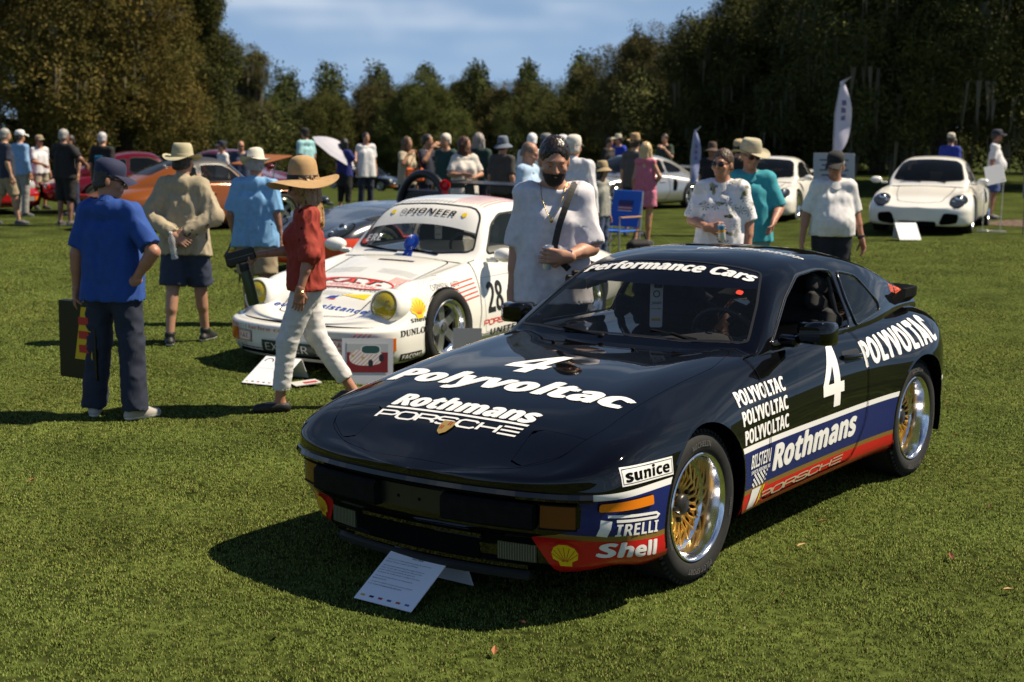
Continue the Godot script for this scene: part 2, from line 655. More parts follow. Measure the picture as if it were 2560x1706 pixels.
# ------------------------------------------------------------------ wheels (axis along +x = outboard, centre at the origin)
var tyre_mat: Material
var wheel_cache := {}
func wheel(style: String, r: float, rim: float, wide: float, face: float, parent: Node3D, at: Vector3, side: float, name_it := "wheel", steer := 0.0) -> Node3D:
	var key := [style, wide, face]
	if wheel_cache.has(key):
		var dup: Node3D = wheel_cache[key].duplicate()
		dup.name = name_it
		parent.add_child(dup, true)
		dup.position = at
		dup.rotation.y = (PI if side < 0 else 0.0) + steer
		return dup
	var w := Node3D.new()
	w.name = name_it
	parent.add_child(w, true)
	wheel_cache[key] = w
	w.position = at
	w.rotation.y = (PI if side < 0 else 0.0) + steer
	var b := Basis(Vector3(0, 1, 0), Vector3(1, 0, 0), Vector3(0, 0, -1))       # lathe axis y -> +x
	var s := Soup.new()
	var o := face                                                              # x of the outer rim edge
	var fine: bool = style == "mesh"
	var sides := 72 if fine else 40 if style != "far" else 24
	var sw := r - rim
	add_lathe(s, [Vector2(rim - 0.012, o - 0.012), Vector2(rim + 0.004, o + 0.003), Vector2(rim + sw * 0.22, o + 0.013), Vector2(rim + sw * 0.5, o + 0.017), Vector2(rim + sw * 0.78, o + 0.012), Vector2(rim + sw * 0.93, o - 0.004),
		Vector2(r - 0.003, o - 0.022), Vector2(r, o - 0.045), Vector2(r, o - wide * 0.5), Vector2(r, o - wide + 0.045), Vector2(r - 0.02, o - wide + 0.01), Vector2(rim, o - wide)], Vector3.ZERO, b, sides)
	var tyre := part("tyre", s, tyre_mat, w)
	if fine:
		s = Soup.new()                                                         # tread grooves and raised rings
		for k in 64:
			var a := TAU * k / 64.0
			var d := Vector3(0, cos(a), sin(a))
			var t := Vector3(0, -sin(a), cos(a))
			add_box(s, d * (r - 0.006) + Vector3(o - 0.024, 0, 0), Vector3(0.05, 0.018, 0.02), Basis(Vector3.RIGHT.rotated(t, 0.5), d.rotated(t, 0.5), t), 0.003)
		part("tread_block", s, tyre_mat, tyre).set_meta("kind", "stuff")
		s = Soup.new()
		for word in [["MICHELIN", 0.0, 0.62], ["PILOT SPORT", PI, 0.62], ["225/50 ZR16", 1.9, 0.3], ["TUBELESS", -1.75, 0.3]]:
			var f := finer(fit_text(word[0], Vector2.ZERO, 0.019 * extent(letters(word[0])).x * 1.25 * (1.0 if word[2] > 0.5 else 0.55), 0.024 if word[2] > 0.5 else 0.012), 0.02)
			var half := extent(f).x / 2
			for i in range(0, f.size(), 3):
				var q := []
				for k in 3:
					var rad: float = rim + sw * 0.34 + f[i + k].y
					var a: float = word[1] + (half - f[i + k].x) / (rim + sw * 0.5)
					q.append(Vector3(o + 0.0185, cos(a) * rad, sin(a) * rad))
				s.tri(q[0], q[1], q[2], Vector3.RIGHT, Vector3.RIGHT, Vector3.RIGHT)
		part("sidewall_lettering", s, mat(lin(0.075, 0.075, 0.075), 0.7), tyre)
	# rim
	var polished := mat(lin(0.82, 0.83, 0.85), 0.14, 1.0)
	var silver := mat(lin(0.45, 0.46, 0.47), 0.28, 0.9)
	s = Soup.new()
	var lipd := 0.085 if fine else 0.05 if style == "cup" else 0.022
	add_lathe(s, [Vector2(rim - 0.014, o - 0.004), Vector2(rim - 0.002, o + 0.002), Vector2(rim + 0.002, o + 0.007), Vector2(rim - 0.003, o + 0.011), Vector2(rim - 0.010, o + 0.007), Vector2(rim - 0.014, o - 0.010),
		Vector2(rim - 0.020, o - 0.03), Vector2(rim - 0.027, o - lipd), Vector2(rim - 0.05, o - lipd - 0.006), Vector2(rim - 0.05, o - wide + 0.02)], Vector3.ZERO, b, sides)
	var rimo := part("rim", s, polished if style != "far" else silver, w)
	var rf := rim - 0.028
	var zf := o - lipd + 0.004
	s = Soup.new()
	add_lathe(s, [Vector2(rim - 0.03, zf - 0.09), Vector2(0.02, zf - 0.09)], Vector3.ZERO, b, 24)
	add_lathe(s, [Vector2(0.145, zf - 0.075), Vector2(0.145, zf - 0.06), Vector2(0.05, zf - 0.055)], Vector3.ZERO, b, 24)
	part("brake_disc", s, mat(lin(0.03, 0.03, 0.032), 0.5, 0.6), w)
	s = Soup.new()
	if style == "mesh":
		var gold := mat(lin(0.72, 0.40, 0.075), 0.3, 0.65)
		for k in 20:
			for sg in [-1.0, 1.0]:
				var a0 := TAU * k / 20.0
				var a1: float = a0 + sg * TAU * 1.42 / 20.0
				var p0 := Vector3(zf - 0.012, cos(a0) * 0.058, sin(a0) * 0.058)
				var pm := Vector3(zf + 0.006, cos(lerpf(a0, a1, 0.45)) * 0.115, sin(lerpf(a0, a1, 0.45)) * 0.115)
				var p1 := Vector3(zf - 0.016 + sg * 0.001, cos(a1) * (rf - 0.004), sin(a1) * (rf - 0.004))
				add_tube(s, PackedVector3Array([p0, pm, p1]), [0.0084, 0.0076, 0.0096], 4, false)
		add_lathe(s, [Vector2(rf + 0.004, zf - 0.03), Vector2(rf + 0.002, zf - 0.012), Vector2(rf - 0.010, zf - 0.012), Vector2(rf - 0.014, zf - 0.03)], Vector3.ZERO, b, 60)
		add_lathe(s, [Vector2(0.075, zf - 0.03), Vector2(0.068, zf - 0.006), Vector2(0.045, zf - 0.004)], Vector3.ZERO, b, 30)
		part("spoke_lattice", s, gold, w)
		s = Soup.new()
		for k in 20:
			var a := TAU * (k + 0.5) / 20.0
			ball(s, Vector3(zf - 0.011, cos(a) * (rf - 0.008), sin(a) * (rf - 0.008)), Vector3.ONE * 0.0042, Basis(), 4)
		part("rim_bolts", s, mat(lin(0.5, 0.42, 0.25), 0.3, 1.0), w).set_meta("kind", "stuff")
		for k in 5:
			s = Soup.new()
			var a := TAU * (k + 0.3) / 5.0
			add_lathe(s, [Vector2(0.011, -0.01), Vector2(0.011, 0.012), Vector2(0.006, 0.014), Vector2(0.0, 0.014)], Vector3(zf, cos(a) * 0.066, sin(a) * 0.066), b, 6, 0.9)
			part("lug_nut", s, mat(lin(0.02, 0.02, 0.02), 0.4, 0.5), w)
		s = Soup.new()
		add_lathe(s, [Vector2(0.046, zf - 0.01), Vector2(0.044, zf + 0.016), Vector2(0.034, zf + 0.024), Vector2(0.0, zf + 0.026)], Vector3.ZERO, b, 28)
		part("centre_cap", s, mat(lin(0.05, 0.045, 0.04), 0.35, 0.6), w)
	else:
		var n := 5
		for k in n:
			var a0 := TAU * k / n + 0.3
			var twist := 0.0 if style == "cup" else 0.24
			var pts := []
			for side2 in [-1.0, 1.0]:
				var line := []
				for j in 6:
					var t := j / 5.0
					var rad := lerpf(0.05, rf, t)
					var hw := (0.030 + 0.012 * t * t + 0.008 * (1 - t)) if style == "cup" else (0.036 - 0.010 * t)
					line.append(Vector2(a0 + twist * t, 0) + Vector2(side2 * hw / rad, rad))
				if side2 > 0: line.reverse()
				pts.append_array(line)
			for lay_k in 1:
				var top := []
				var bot := []
				for p in pts:
					var rad: float = p.y
					var x := zf - 0.012 + 0.014 * sin(PI * clampf((rad - 0.04) / rf, 0, 1))
					top.append(Vector3(x, cos(p.x) * rad, sin(p.x) * rad))
					bot.append(Vector3(x - 0.035, cos(p.x) * rad * 0.99, sin(p.x) * rad * 0.99))
				var m: int = pts.size()
				for j in m / 2 - 1:
					var n0 := Vector3(1, 0, 0)
					s.tri(top[j], top[j + 1], top[m - 2 - j], n0, n0, n0)
					s.tri(top[j], top[m - 2 - j], top[m - 1 - j], n0, n0, n0)
				for j in m:
					s.quad(top[j], top[(j + 1) % m], bot[(j + 1) % m], bot[j])
		add_lathe(s, [Vector2(0.09, zf - 0.04), Vector2(0.075, zf - 0.008), Vector2(0.04, zf)], Vector3.ZERO, b, 20)
		part("spokes", s, silver if style != "chrome" else polished, w)
		s = Soup.new()
		add_lathe(s, [Vector2(0.036, zf - 0.01), Vector2(0.034, zf + 0.01), Vector2(0.0, zf + 0.014)], Vector3.ZERO, b, 16)
		part("centre_cap", s, mat(lin(0.2, 0.2, 0.2), 0.3, 0.8), w)
	return w

func arch_liner(s: Soup, zc: float, yc: float, r: float, x0: float, x1: float, side: float) -> void:
	for k in 20:
		var a0 := PI * (-0.12 + 1.24 * k / 20.0)
		var a1 := PI * (-0.12 + 1.24 * (k + 1) / 20.0)
		var p0 := Vector3(0, yc + sin(a0) * r, zc + cos(a0) * r)
		var p1 := Vector3(0, yc + sin(a1) * r, zc + cos(a1) * r)
		s.quad(p0 + Vector3(x0 * side, 0, 0), p1 + Vector3(x0 * side, 0, 0), p1 + Vector3(x1 * side, 0, 0), p0 + Vector3(x1 * side, 0, 0))
		s.flat(p0 + Vector3(x0 * side, 0, 0), p1 + Vector3(x0 * side, 0, 0), Vector3(x0 * side, yc, zc))

# a return lip round a wheel opening, following the skin
func arch_lip(s: Soup, r: Relief, zc: float, yc: float, rad: float, y_low: float, deep: float, side: float, grow := 0.0) -> void:
	var last := []
	for k in 49:
		var a := PI * (-0.25 + 1.5 * k / 48.0)
		var p := Vector2(zc + cos(a) * rad, yc + sin(a) * rad)
		if p.y < y_low: last = []; continue
		var x := r.at(p + Vector2(cos(a), sin(a)) * 0.012)
		var q := [Vector3((x + grow) * side, yc + sin(a) * (rad + 0.014), zc + cos(a) * (rad + 0.014)), Vector3((x + grow + 0.003) * side, p.y, p.x), Vector3((x - deep) * side, yc + sin(a) * (rad + 0.004), zc + cos(a) * (rad + 0.004))]
		if last.size():
			s.quad(last[0], q[0], q[1], last[1])
			s.quad(last[1], q[1], q[2], last[2])
		last = q

# bar bent along the nose: cross section polygon (d outward, y) swept over w from w0 to w1
func bent_bar(r: Relief, poly: Array, w0: float, w1: float, y_ref: float, steps := 14) -> Soup:
	var s := Soup.new()
	var rings := []
	for i in steps + 1:
		var w := lerpf(w0, w1, float(i) / steps)
		var z := r.at(Vector2(w, y_ref))
		var zl := r.at(Vector2(w - 0.01, y_ref))
		var zr := r.at(Vector2(w + 0.01, y_ref))
		var t := Vector3(0.02, 0, zr - zl).normalized()
		var n := Vector3(-t.z, 0, t.x)
		var ring := []
		for p in poly: ring.append(Vector3(w, p.y, z) + n * p.x)
		rings.append(ring)
	var m := poly.size()
	for i in steps:
		for j in m:
			s.quad(rings[i][j], rings[i + 1][j], rings[i + 1][(j + 1) % m], rings[i][(j + 1) % m])
	for e in [0, steps]:
		for j in range(1, m - 1): s.flat(rings[e][0], rings[e][j], rings[e][j + 1])
	return s

func body_lines(rows: Array, st: Array, nose: Callable, dz: Array, per := 4) -> Array:
	var lines := []
	for s in st:
		var f: Vector3 = nose.call(s)          # x width factor, y 0..1 blend of row offsets at the nose, z the same at the tail
		var p := PackedVector3Array()
		for k in rows.size():
			var q := keyed(rows[k], s)
			p.append(Vector3(q.x * f.x, q.y, s + dz[k] * f.y))
		lines.append(smooth_line(p, per))
	return lines

func stations(marks: Array) -> Array:          # [from, to, count, ...]
	var out := []
	for i in range(0, marks.size(), 3):
		for k in marks[i + 2]:
			out.append(lerpf(marks[i], marks[i + 1], float(k) / marks[i + 2]))
	out.append(marks[-2])
	return out

# ------------------------------------------------------------------ the black race car
func wide_letters(word: String) -> PackedVector2Array:        # letters drawn as even strokes in 1 x 1 cells, one cell every 1.18
	var out := PackedVector2Array()
	var x := 0.0
	var t := 0.17
	for ch in word:
		var o := Vector2(x, 0)
		var L := []
		if ch == "P": L = [[[0, 0], [0, 1], [0.82, 1], [1, 0.86], [1, 0.56], [0.82, 0.42], [0.1, 0.42]]]
		if ch == "O": L = [[[0.2, 0], [0.8, 0], [1, 0.2], [1, 0.8], [0.8, 1], [0.2, 1], [0, 0.8], [0, 0.2], [0.2, 0]]]
		if ch == "R": L = [[[0, 0], [0, 1], [0.82, 1], [1, 0.88], [1, 0.58], [0.82, 0.45], [0.1, 0.45]], [[0.7, 0.45], [1, 0.2], [1, 0]]]
		if ch == "S": L = [[[1, 0.86], [0.85, 1], [0.15, 1], [0, 0.86], [0, 0.64], [0.15, 0.52], [0.85, 0.5], [1, 0.38], [1, 0.14], [0.85, 0], [0.15, 0], [0, 0.14]]]
		if ch == "C": L = [[[1, 0.8], [0.82, 1], [0.18, 1], [0, 0.8], [0, 0.2], [0.18, 0], [0.82, 0], [1, 0.2]]]
		if ch == "H": L = [[[0, 0], [0, 1]], [[1, 0], [1, 1]], [[0, 0.5], [1, 0.5]]]
		if ch == "E": L = [[[0, 0], [1, 0]], [[0, 0.5], [1, 0.5]], [[0, 1], [1, 1]]]
		for l in L:
			var q := []
			for p in l: q.append(o + Vector2(p[0], lerpf(t / 2, 1 - t / 2, p[1])))
			out.append_array(strip2(q, t))
		x += 1.18
	return out

func boxed(p: PackedVector2Array, o: Vector2, w: float, h: float, slant := 0.0) -> PackedVector2Array:
	var e := extent(p)
	var r := PackedVector2Array()
	for q in p: r.append(o + Vector2(q.x / e.x * w + q.y / e.y * h * slant, q.y / e.y * h))
	return r

func scallop(c: Vector2, r: float, ribs_only := false) -> PackedVector2Array:      # a pecten shell
	var out := PackedVector2Array()
	var base := c + Vector2(0, -r * 0.75)
	if not ribs_only:
		var poly := PackedVector2Array()
		poly.append(c + Vector2(-r * 0.42, -r * 0.98)); poly.append(c + Vector2(r * 0.42, -r * 0.98)); poly.append(c + Vector2(r * 0.5, -r * 0.6))
		for k in 15:
			var a := -0.45 + (PI + 0.9) * k / 14.0
			var rr := r * (1.0 if k % 2 == 0 else 0.955)
			poly.append(c + Vector2(cos(a) * rr, sin(a) * rr * 0.93))
		poly.append(c + Vector2(-r * 0.5, -r * 0.6))
		return fan2(poly)
	for k in 7:
		var a := PI * (0.5 + (k - 3) * 0.145)
		var tip := c + Vector2(cos(a) * r * 1.05, sin(a) * r * 0.78 - 0.08 * r)
		out.append_array(strip2([base + (tip - base) * 0.12, tip], r * 0.055))
	return out

func four2() -> PackedVector2Array:              # a block figure 4 in a 1 x 1 cell
	var out := PackedVector2Array()
	for q in [[[0.55, 1], [0.82, 1], [0.82, 0], [0.5, 0]], [[0, 0.22], [1, 0.22], [1, 0.4], [0, 0.4]], [[0, 0.4], [0.24, 0.4], [0.82, 1], [0.55, 1]]]:
		var p := []
		for k in q: p.append(Vector2(k[0], k[1]))
		out.append_array([p[0], p[1], p[2], p[0], p[2], p[3]])
	return out

func zones(s: Soup) -> Array:                      # a band comes in pieces: each side, before, between and behind the wheels
	var out := {}
	for i in range(0, s.v.size(), 3):
		var c := (s.v[i] + s.v[i + 1] + s.v[i + 2]) / 3.0
		var key := int(c.x > 0.0) + 2 * (0 if c.z > 0.0 else 1 if c.z > -2.4 else 2)
		if c.z < -3.0: key = 4
		if not out.has(key): out[key] = Soup.new()
		out[key].tri(s.v[i], s.v[i + 1], s.v[i + 2], s.n[i], s.n[i + 1], s.n[i + 2])
	return out.values()

func race_car() -> void:
	var car := thing("race_car", "black low racing coupe with number 4, pop-up headlamps and gold mesh wheels", "car", Vector3(CARX, 0, CARZ), -CARYAW)
	car.basis = Basis(Vector3.UP, -CARYAW) * Basis(Vector3(0, 0, 1), 0.018)
	car.position += Vector3(0.0, -0.012, 0.0)
	var black := mat(lin(0.0025, 0.0026, 0.003), 0.025)
	var white := mat(lin(0.78, 0.78, 0.76), 0.4)
	var blue := mat(lin(0.010, 0.017, 0.115), 0.15)
	var gold := mat(lin(0.20, 0.12, 0.028), 0.3)
	var red := mat(lin(0.50, 0.012, 0.014), 0.2)
	var rubber := cloudy(lin(0.010, 0.010, 0.010), 0.6, 3.0, 0.7, 0.02, 3)
	rubber.metallic_specular = 0.18
	var dark := mat(lin(0.004, 0.004, 0.004), 0.8)
	dark.metallic_specular = 0.1
	var R := [
		[Vector3(-3.34, 0.5, 0.30), Vector3(-2.9, 0.6, 0.2), Vector3(-1.6, 0.64, 0.17), Vector3(-0.5, 0.64, 0.17), Vector3(0.5, 0.62, 0.16), Vector3(0.91, 0.62, 0.15)],
		[Vector3(-3.34, 0.74, 0.34), Vector3(-2.9, 0.81, 0.26), Vector3(-2.4, 0.845, 0.22), Vector3(-1.9, 0.805, 0.215), Vector3(-1.2, 0.79, 0.21), Vector3(-0.5, 0.80, 0.205), Vector3(0, 0.842, 0.2), Vector3(0.45, 0.838, 0.205), Vector3(0.70, 0.82, 0.235), Vector3(0.80, 0.81, 0.205), Vector3(0.91, 0.80, 0.175)],
		[Vector3(-3.34, 0.78, 0.36), Vector3(-2.85, 0.84, 0.32), Vector3(-2.4, 0.866, 0.315), Vector3(-1.95, 0.828, 0.315), Vector3(-1.2, 0.812, 0.315), Vector3(-0.5, 0.825, 0.315), Vector3(0, 0.862, 0.315), Vector3(0.45, 0.852, 0.315), Vector3(0.91, 0.81, 0.31)],
		[Vector3(-3.34, 0.79, 0.42), Vector3(-2.85, 0.85, 0.40), Vector3(-2.4, 0.871, 0.40), Vector3(-1.95, 0.832, 0.40), Vector3(-1.2, 0.820, 0.40), Vector3(-0.5, 0.832, 0.40), Vector3(0, 0.868, 0.40), Vector3(0.45, 0.856, 0.38), Vector3(0.7, 0.84, 0.356), Vector3(0.91, 0.83, 0.346)],
		[Vector3(-3.34, 0.79, 0.50), Vector3(-2.85, 0.855, 0.50), Vector3(-2.4, 0.873, 0.50), Vector3(-1.95, 0.835, 0.50), Vector3(-1.2, 0.825, 0.50), Vector3(-0.5, 0.836, 0.50), Vector3(0, 0.869, 0.50), Vector3(0.45, 0.856, 0.485), Vector3(0.7, 0.845, 0.476), Vector3(0.91, 0.83, 0.47)],
		[Vector3(-3.34, 0.79, 0.60), Vector3(-2.85, 0.855, 0.60), Vector3(-2.4, 0.872, 0.59), Vector3(-1.95, 0.836, 0.59), Vector3(-1.2, 0.826, 0.59), Vector3(-0.5, 0.832, 0.58), Vector3(0, 0.864, 0.575), Vector3(0.45, 0.853, 0.53), Vector3(0.7, 0.847, 0.50), Vector3(0.91, 0.835, 0.488)],
		[Vector3(-3.34, 0.78, 0.70), Vector3(-2.85, 0.845, 0.70), Vector3(-2.4, 0.862, 0.68), Vector3(-1.95, 0.828, 0.68), Vector3(-1.2, 0.815, 0.69), Vector3(-0.5, 0.815, 0.68), Vector3(0, 0.848, 0.65), Vector3(0.45, 0.844, 0.605), Vector3(0.7, 0.842, 0.55), Vector3(0.91, 0.84, 0.52)],
		[Vector3(-3.34, 0.74, 0.78), Vector3(-2.85, 0.81, 0.79), Vector3(-2.4, 0.825, 0.765), Vector3(-1.95, 0.795, 0.775), Vector3(-1.2, 0.782, 0.785), Vector3(-0.5, 0.775, 0.765), Vector3(0, 0.80, 0.725), Vector3(0.45, 0.812, 0.675), Vector3(0.7, 0.825, 0.60), Vector3(0.82, 0.84, 0.555), Vector3(0.91, 0.84, 0.532)],
		[Vector3(-3.34, 0.68, 0.81), Vector3(-2.85, 0.73, 0.85), Vector3(-2.4, 0.745, 0.835), Vector3(-1.95, 0.735, 0.845), Vector3(-1.2, 0.738, 0.855), Vector3(-0.5, 0.73, 0.825), Vector3(0, 0.735, 0.775), Vector3(0.3, 0.745, 0.735), Vector3(0.6, 0.765, 0.662), Vector3(0.75, 0.785, 0.60), Vector3(0.85, 0.81, 0.556), Vector3(0.91, 0.82, 0.538)],
		[Vector3(-3.34, 0.6, 0.82), Vector3(-2.85, 0.64, 0.88), Vector3(-2.4, 0.66, 0.885), Vector3(-1.95, 0.68, 0.885), Vector3(-1.2, 0.70, 0.878), Vector3(-0.7, 0.685, 0.868), Vector3(-0.3, 0.665, 0.845), Vector3(0, 0.665, 0.812), Vector3(0.3, 0.665, 0.762), Vector3(0.6, 0.665, 0.678), Vector3(0.8, 0.72, 0.582), Vector3(0.91, 0.8, 0.542)],
		[Vector3(-3.34, 0.3, 0.83), Vector3(-2.85, 0.32, 0.90), Vector3(-1.95, 0.36, 0.89), Vector3(-0.7, 0.36, 0.874), Vector3(-0.3, 0.37, 0.866), Vector3(0, 0.37, 0.840), Vector3(0.3, 0.37, 0.788), Vector3(0.6, 0.37, 0.697), Vector3(0.8, 0.4, 0.593), Vector3(0.91, 0.45, 0.544)],
		[Vector3(-3.34, 0, 0.83), Vector3(-2.85, 0, 0.905), Vector3(-1.95, 0, 0.89), Vector3(-0.7, 0, 0.875), Vector3(-0.3, 0, 0.87), Vector3(0, 0, 0.847), Vector3(0.3, 0, 0.794), Vector3(0.6, 0, 0.704), Vector3(0.8, 0, 0.602), Vector3(0.91, 0, 0.546)],
	]
	var nose := func(s: float) -> Vector3:
		var f := 1.0
		if s > 0.40: f = pow(1.0 - pow(clampf((s - 0.38) / 0.53, 0, 1), 5.0), 0.55)
		if s < -2.45: f = pow(1.0 - pow(clampf((-2.45 - s) / 0.89, 0, 1), 2.5), 0.45)
		return Vector3(f, smoothstep(0.35, 0.75, s), 0)
	var st := stations([-3.34, -3.3, 5, -3.3, -2.9, 8, -2.9, 0.5, 80, 0.5, 0.8, 14, 0.8, 0.88, 9, 0.88, 0.91, 11, 0.91, 0.91, 1])
	st.pop_back()
	var body := skin(body_lines(R, st, nose, [-0.16, -0.085, -0.055, -0.025, -0.02, 0.0, 0.0, 0, 0, 0, 0, 0], 4))
	var flank := Relief.new(); flank.make(body, 0, 0.012)
	var topr := Relief.new(); topr.make(body, 1, 0.012)
	var front := Relief.new(); front.make(body, 2, 0.01)
	for zc in [0.0, -2.4]:
		var rad := 0.348 if zc == 0.0 else 0.345
		body = cut(body, func(v): return maxf(Vector2(v.z - zc, v.y - 0.33).length() - rad, 0.5 - absf(v.x)), true, 0, Vector2(zc - 0.45, -1), Vector2(zc + 0.45, 0.8))[1]
	var lines := Soup.new()
	# hood and lamp covers
	var all := func(v): return 0.62 - v.y if v.z > 0.86 else (0.5 - v.y)
	var hood_poly := rounded([Vector2(-0.62, -0.62), Vector2(-0.66, 0.0), Vector2(-0.62, 0.62), Vector2(-0.35, 0.672), Vector2(0.5, 0.665), Vector2(0.72, 0.60), Vector2(0.815, 0.44), Vector2(0.865, 0.2), Vector2(0.875, 0.0), Vector2(0.865, -0.2), Vector2(0.815, -0.44), Vector2(0.72, -0.60), Vector2(0.5, -0.665), Vector2(-0.35, -0.672)], 0.05)
	var c := panel(body, hood_poly, 1, all, 0.0009)
	body = c[1]
	var hood: Soup = c[0]
	var lamp_covers := []
	for sg in [1.0, -1.0]:
		var lp := rounded([Vector2(0.59, 0.395 * sg), Vector2(0.59, 0.652 * sg), Vector2(0.70, 0.60 * sg), Vector2(0.79, 0.47 * sg), Vector2(0.80, 0.412 * sg)], 0.025)
		c = panel(hood, lp, 1, all, 0.0008)
		hood = c[1]; lamp_covers.append(c[0])
	# doors
	var door_poly := rounded([Vector2(-0.60, 0.95), Vector2(-0.60, 0.45), Vector2(-0.52, 0.235), Vector2(-1.55, 0.24), Vector2(-1.70, 0.42), Vector2(-1.72, 0.70), Vector2(-1.70, 0.95)], 0.07)
	var doors := []
	for sg in [1.0, -1.0]:
		c = panel(body, door_poly, 0, func(v): return 0.69 - v.x * sg)
		doors.append(c[0]); body = c[1]; lines.add(c[2])
	c = panel(body, PackedVector2Array([Vector2(-2.80, 0.66), Vector2(-3.2, 0.6), Vector2(-3.2, -0.6), Vector2(-2.80, -0.66)]), 1, func(v): return 0.78 - v.y)
	body = c[1]; lines.add(c[2])
	var hatch_lid: Soup = c[0]
	# painted bands
	var band_of := func(y: float) -> int:
		return 0 if y > 0.514 else 1 if y > 0.488 else 2 if y > 0.314 else 3 if y > 0.292 else 4
	var wrap := func(v: Vector3) -> float:
		var lim := 0.722
		if v.y < 0.37: lim = lerpf(0.53, 0.722, smoothstep(0.325, 0.372, v.y))
		if v.y < 0.30: lim = 0.53 + (0.30 - v.y) * 0.6
		return lim - absf(v.x) if v.z > 0.3 else 0.5 - absf(v.x)
	var paint := [black, white, blue, gold, red]
	var tops := [0.514, 0.488, 0.314, 0.292, 0.0]
	var band_parts := []
	for piece in [body, doors[0], doors[1]]:
		var got := []
		var low := cut(piece, func(v): return maxf(v.y - 0.514, wrap.call(v)), true, 0, Vector2(-9, -9), Vector2(9, 0.6))
		var rise := func(v: Vector3) -> float: return 0.11 * clampf(v.z - 0.42, 0.0, 0.4)
		var bk: Soup = low[1]
		var rest: Soup = low[0]
		got.append(bk)
		for k in [1, 2, 3]:
			c = cut(rest, func(v): return tops[k] + (rise.call(v) if k > 1 else 0.0) - v.y)
			got.append(c[0]); rest = c[1]
		got.append(rest)
		band_parts.append(got)
	var names := ["", "white_stripe", "blue_band", "gold_stripe", "red_band"]
	part("body_shell", band_parts[0][0], black, car)
	for k in [1, 2, 3, 4]:
		for z in zones(band_parts[0][k]): part(names[k], z, paint[k], car)
	var door_nodes := []
	for d in 2:
		var dn := part("door", band_parts[d + 1][0], black, car)
		door_nodes.append(dn)
		for k in [1, 2, 3, 4]: part(names[k], band_parts[d + 1][k], paint[k], dn)
	var hoodn := part("hood", hood, black, car)
	for l in lamp_covers: part("headlamp_cover", l, black, car)
	part("tailgate_skirt", hatch_lid, black, car)
	part("panel_gap", lines, dark, car)
	var s := Soup.new()
	for sg in [1.0, -1.0]:
		for zc in [0.0, -2.4]:
			s = Soup.new()
			arch_lip(s, flank, zc, 0.33, 0.347, 0.22, 0.05, sg)
			part("wheel_arch_lip", s, black, car)
	s = Soup.new()
	for sg in [1.0, -1.0]:
		arch_liner(s, 0.0, 0.33, 0.36, 0.52, 0.83, sg)
		arch_liner(s, -2.4, 0.33, 0.36, 0.52, 0.83, sg)
	add_box(s, Vector3(0, 0.21, -1.2), Vector3(1.25, 0.05, 3.6))
	add_box(s, Vector3(0, 0.2, 0.55), Vector3(1.1, 0.06, 0.3))
	part("underbody", s, dark, car)
	# greenhouse
	var G := [
		[Vector3(-3.02, 0.56, 0.84), Vector3(-2.6, 0.63, 0.86), Vector3(-2.2, 0.69, 0.865), Vector3(-1.7, 0.72, 0.85), Vector3(-0.9, 0.722, 0.84), Vector3(-0.62, 0.70, 0.835)],
		[Vector3(-3.02, 0.56, 0.87), Vector3(-2.6, 0.625, 0.90), Vector3(-2.2, 0.682, 0.91), Vector3(-1.7, 0.712, 0.90), Vector3(-0.9, 0.715, 0.87), Vector3(-0.70, 0.706, 0.86), Vector3(-0.62, 0.69, 0.85)],
		[Vector3(-3.02, 0.555, 0.895), Vector3(-2.6, 0.605, 0.965), Vector3(-2.2, 0.64, 1.02), Vector3(-1.7, 0.645, 1.045), Vector3(-1.1, 0.655, 1.01), Vector3(-0.80, 0.69, 0.92), Vector3(-0.70, 0.702, 0.866), Vector3(-0.62, 0.68, 0.855)],
		[Vector3(-3.02, 0.55, 0.905), Vector3(-2.6, 0.59, 1.01), Vector3(-2.25, 0.588, 1.105), Vector3(-1.95, 0.565, 1.165), Vector3(-1.6, 0.555, 1.19), Vector3(-1.35, 0.562, 1.185), Vector3(-1.15, 0.582, 1.135), Vector3(-0.80, 0.673, 0.938), Vector3(-0.70, 0.695, 0.872), Vector3(-0.62, 0.66, 0.858)],
		[Vector3(-3.02, 0.54, 0.912), Vector3(-2.6, 0.57, 1.035), Vector3(-2.25, 0.555, 1.145), Vector3(-1.95, 0.52, 1.21), Vector3(-1.6, 0.50, 1.235), Vector3(-1.35, 0.505, 1.225), Vector3(-1.15, 0.545, 1.165), Vector3(-0.80, 0.648, 0.95), Vector3(-0.70, 0.675, 0.882), Vector3(-0.62, 0.6, 0.86)],
		[Vector3(-3.02, 0.5, 0.917), Vector3(-2.6, 0.5, 1.052), Vector3(-2.25, 0.47, 1.17), Vector3(-1.95, 0.43, 1.24), Vector3(-1.6, 0.40, 1.262), Vector3(-1.35, 0.405, 1.25), Vector3(-1.17, 0.45, 1.20), Vector3(-0.80, 0.55, 0.975), Vector3(-0.68, 0.56, 0.893), Vector3(-0.62, 0.48, 0.865)],
		[Vector3(-3.02, 0.28, 0.925), Vector3(-2.6, 0.26, 1.072), Vector3(-2.25, 0.24, 1.192), Vector3(-1.95, 0.23, 1.258), Vector3(-1.6, 0.22, 1.282), Vector3(-1.35, 0.22, 1.272), Vector3(-1.18, 0.23, 1.238), Vector3(-0.80, 0.28, 1.0), Vector3(-0.65, 0.28, 0.898), Vector3(-0.60, 0.25, 0.868)],
		[Vector3(-3.02, 0, 0.928), Vector3(-2.6, 0, 1.078), Vector3(-2.25, 0, 1.2), Vector3(-1.95, 0, 1.265), Vector3(-1.6, 0, 1.287), Vector3(-1.35, 0, 1.278), Vector3(-1.18, 0, 1.248), Vector3(-0.80, 0, 1.008), Vector3(-0.64, 0, 0.9), Vector3(-0.60, 0, 0.872)],
	]
	var gst := stations([-3.02, -2.3, 20, -2.3, -1.05, 42, -1.05, -0.72, 14, -0.72, -0.60, 8])
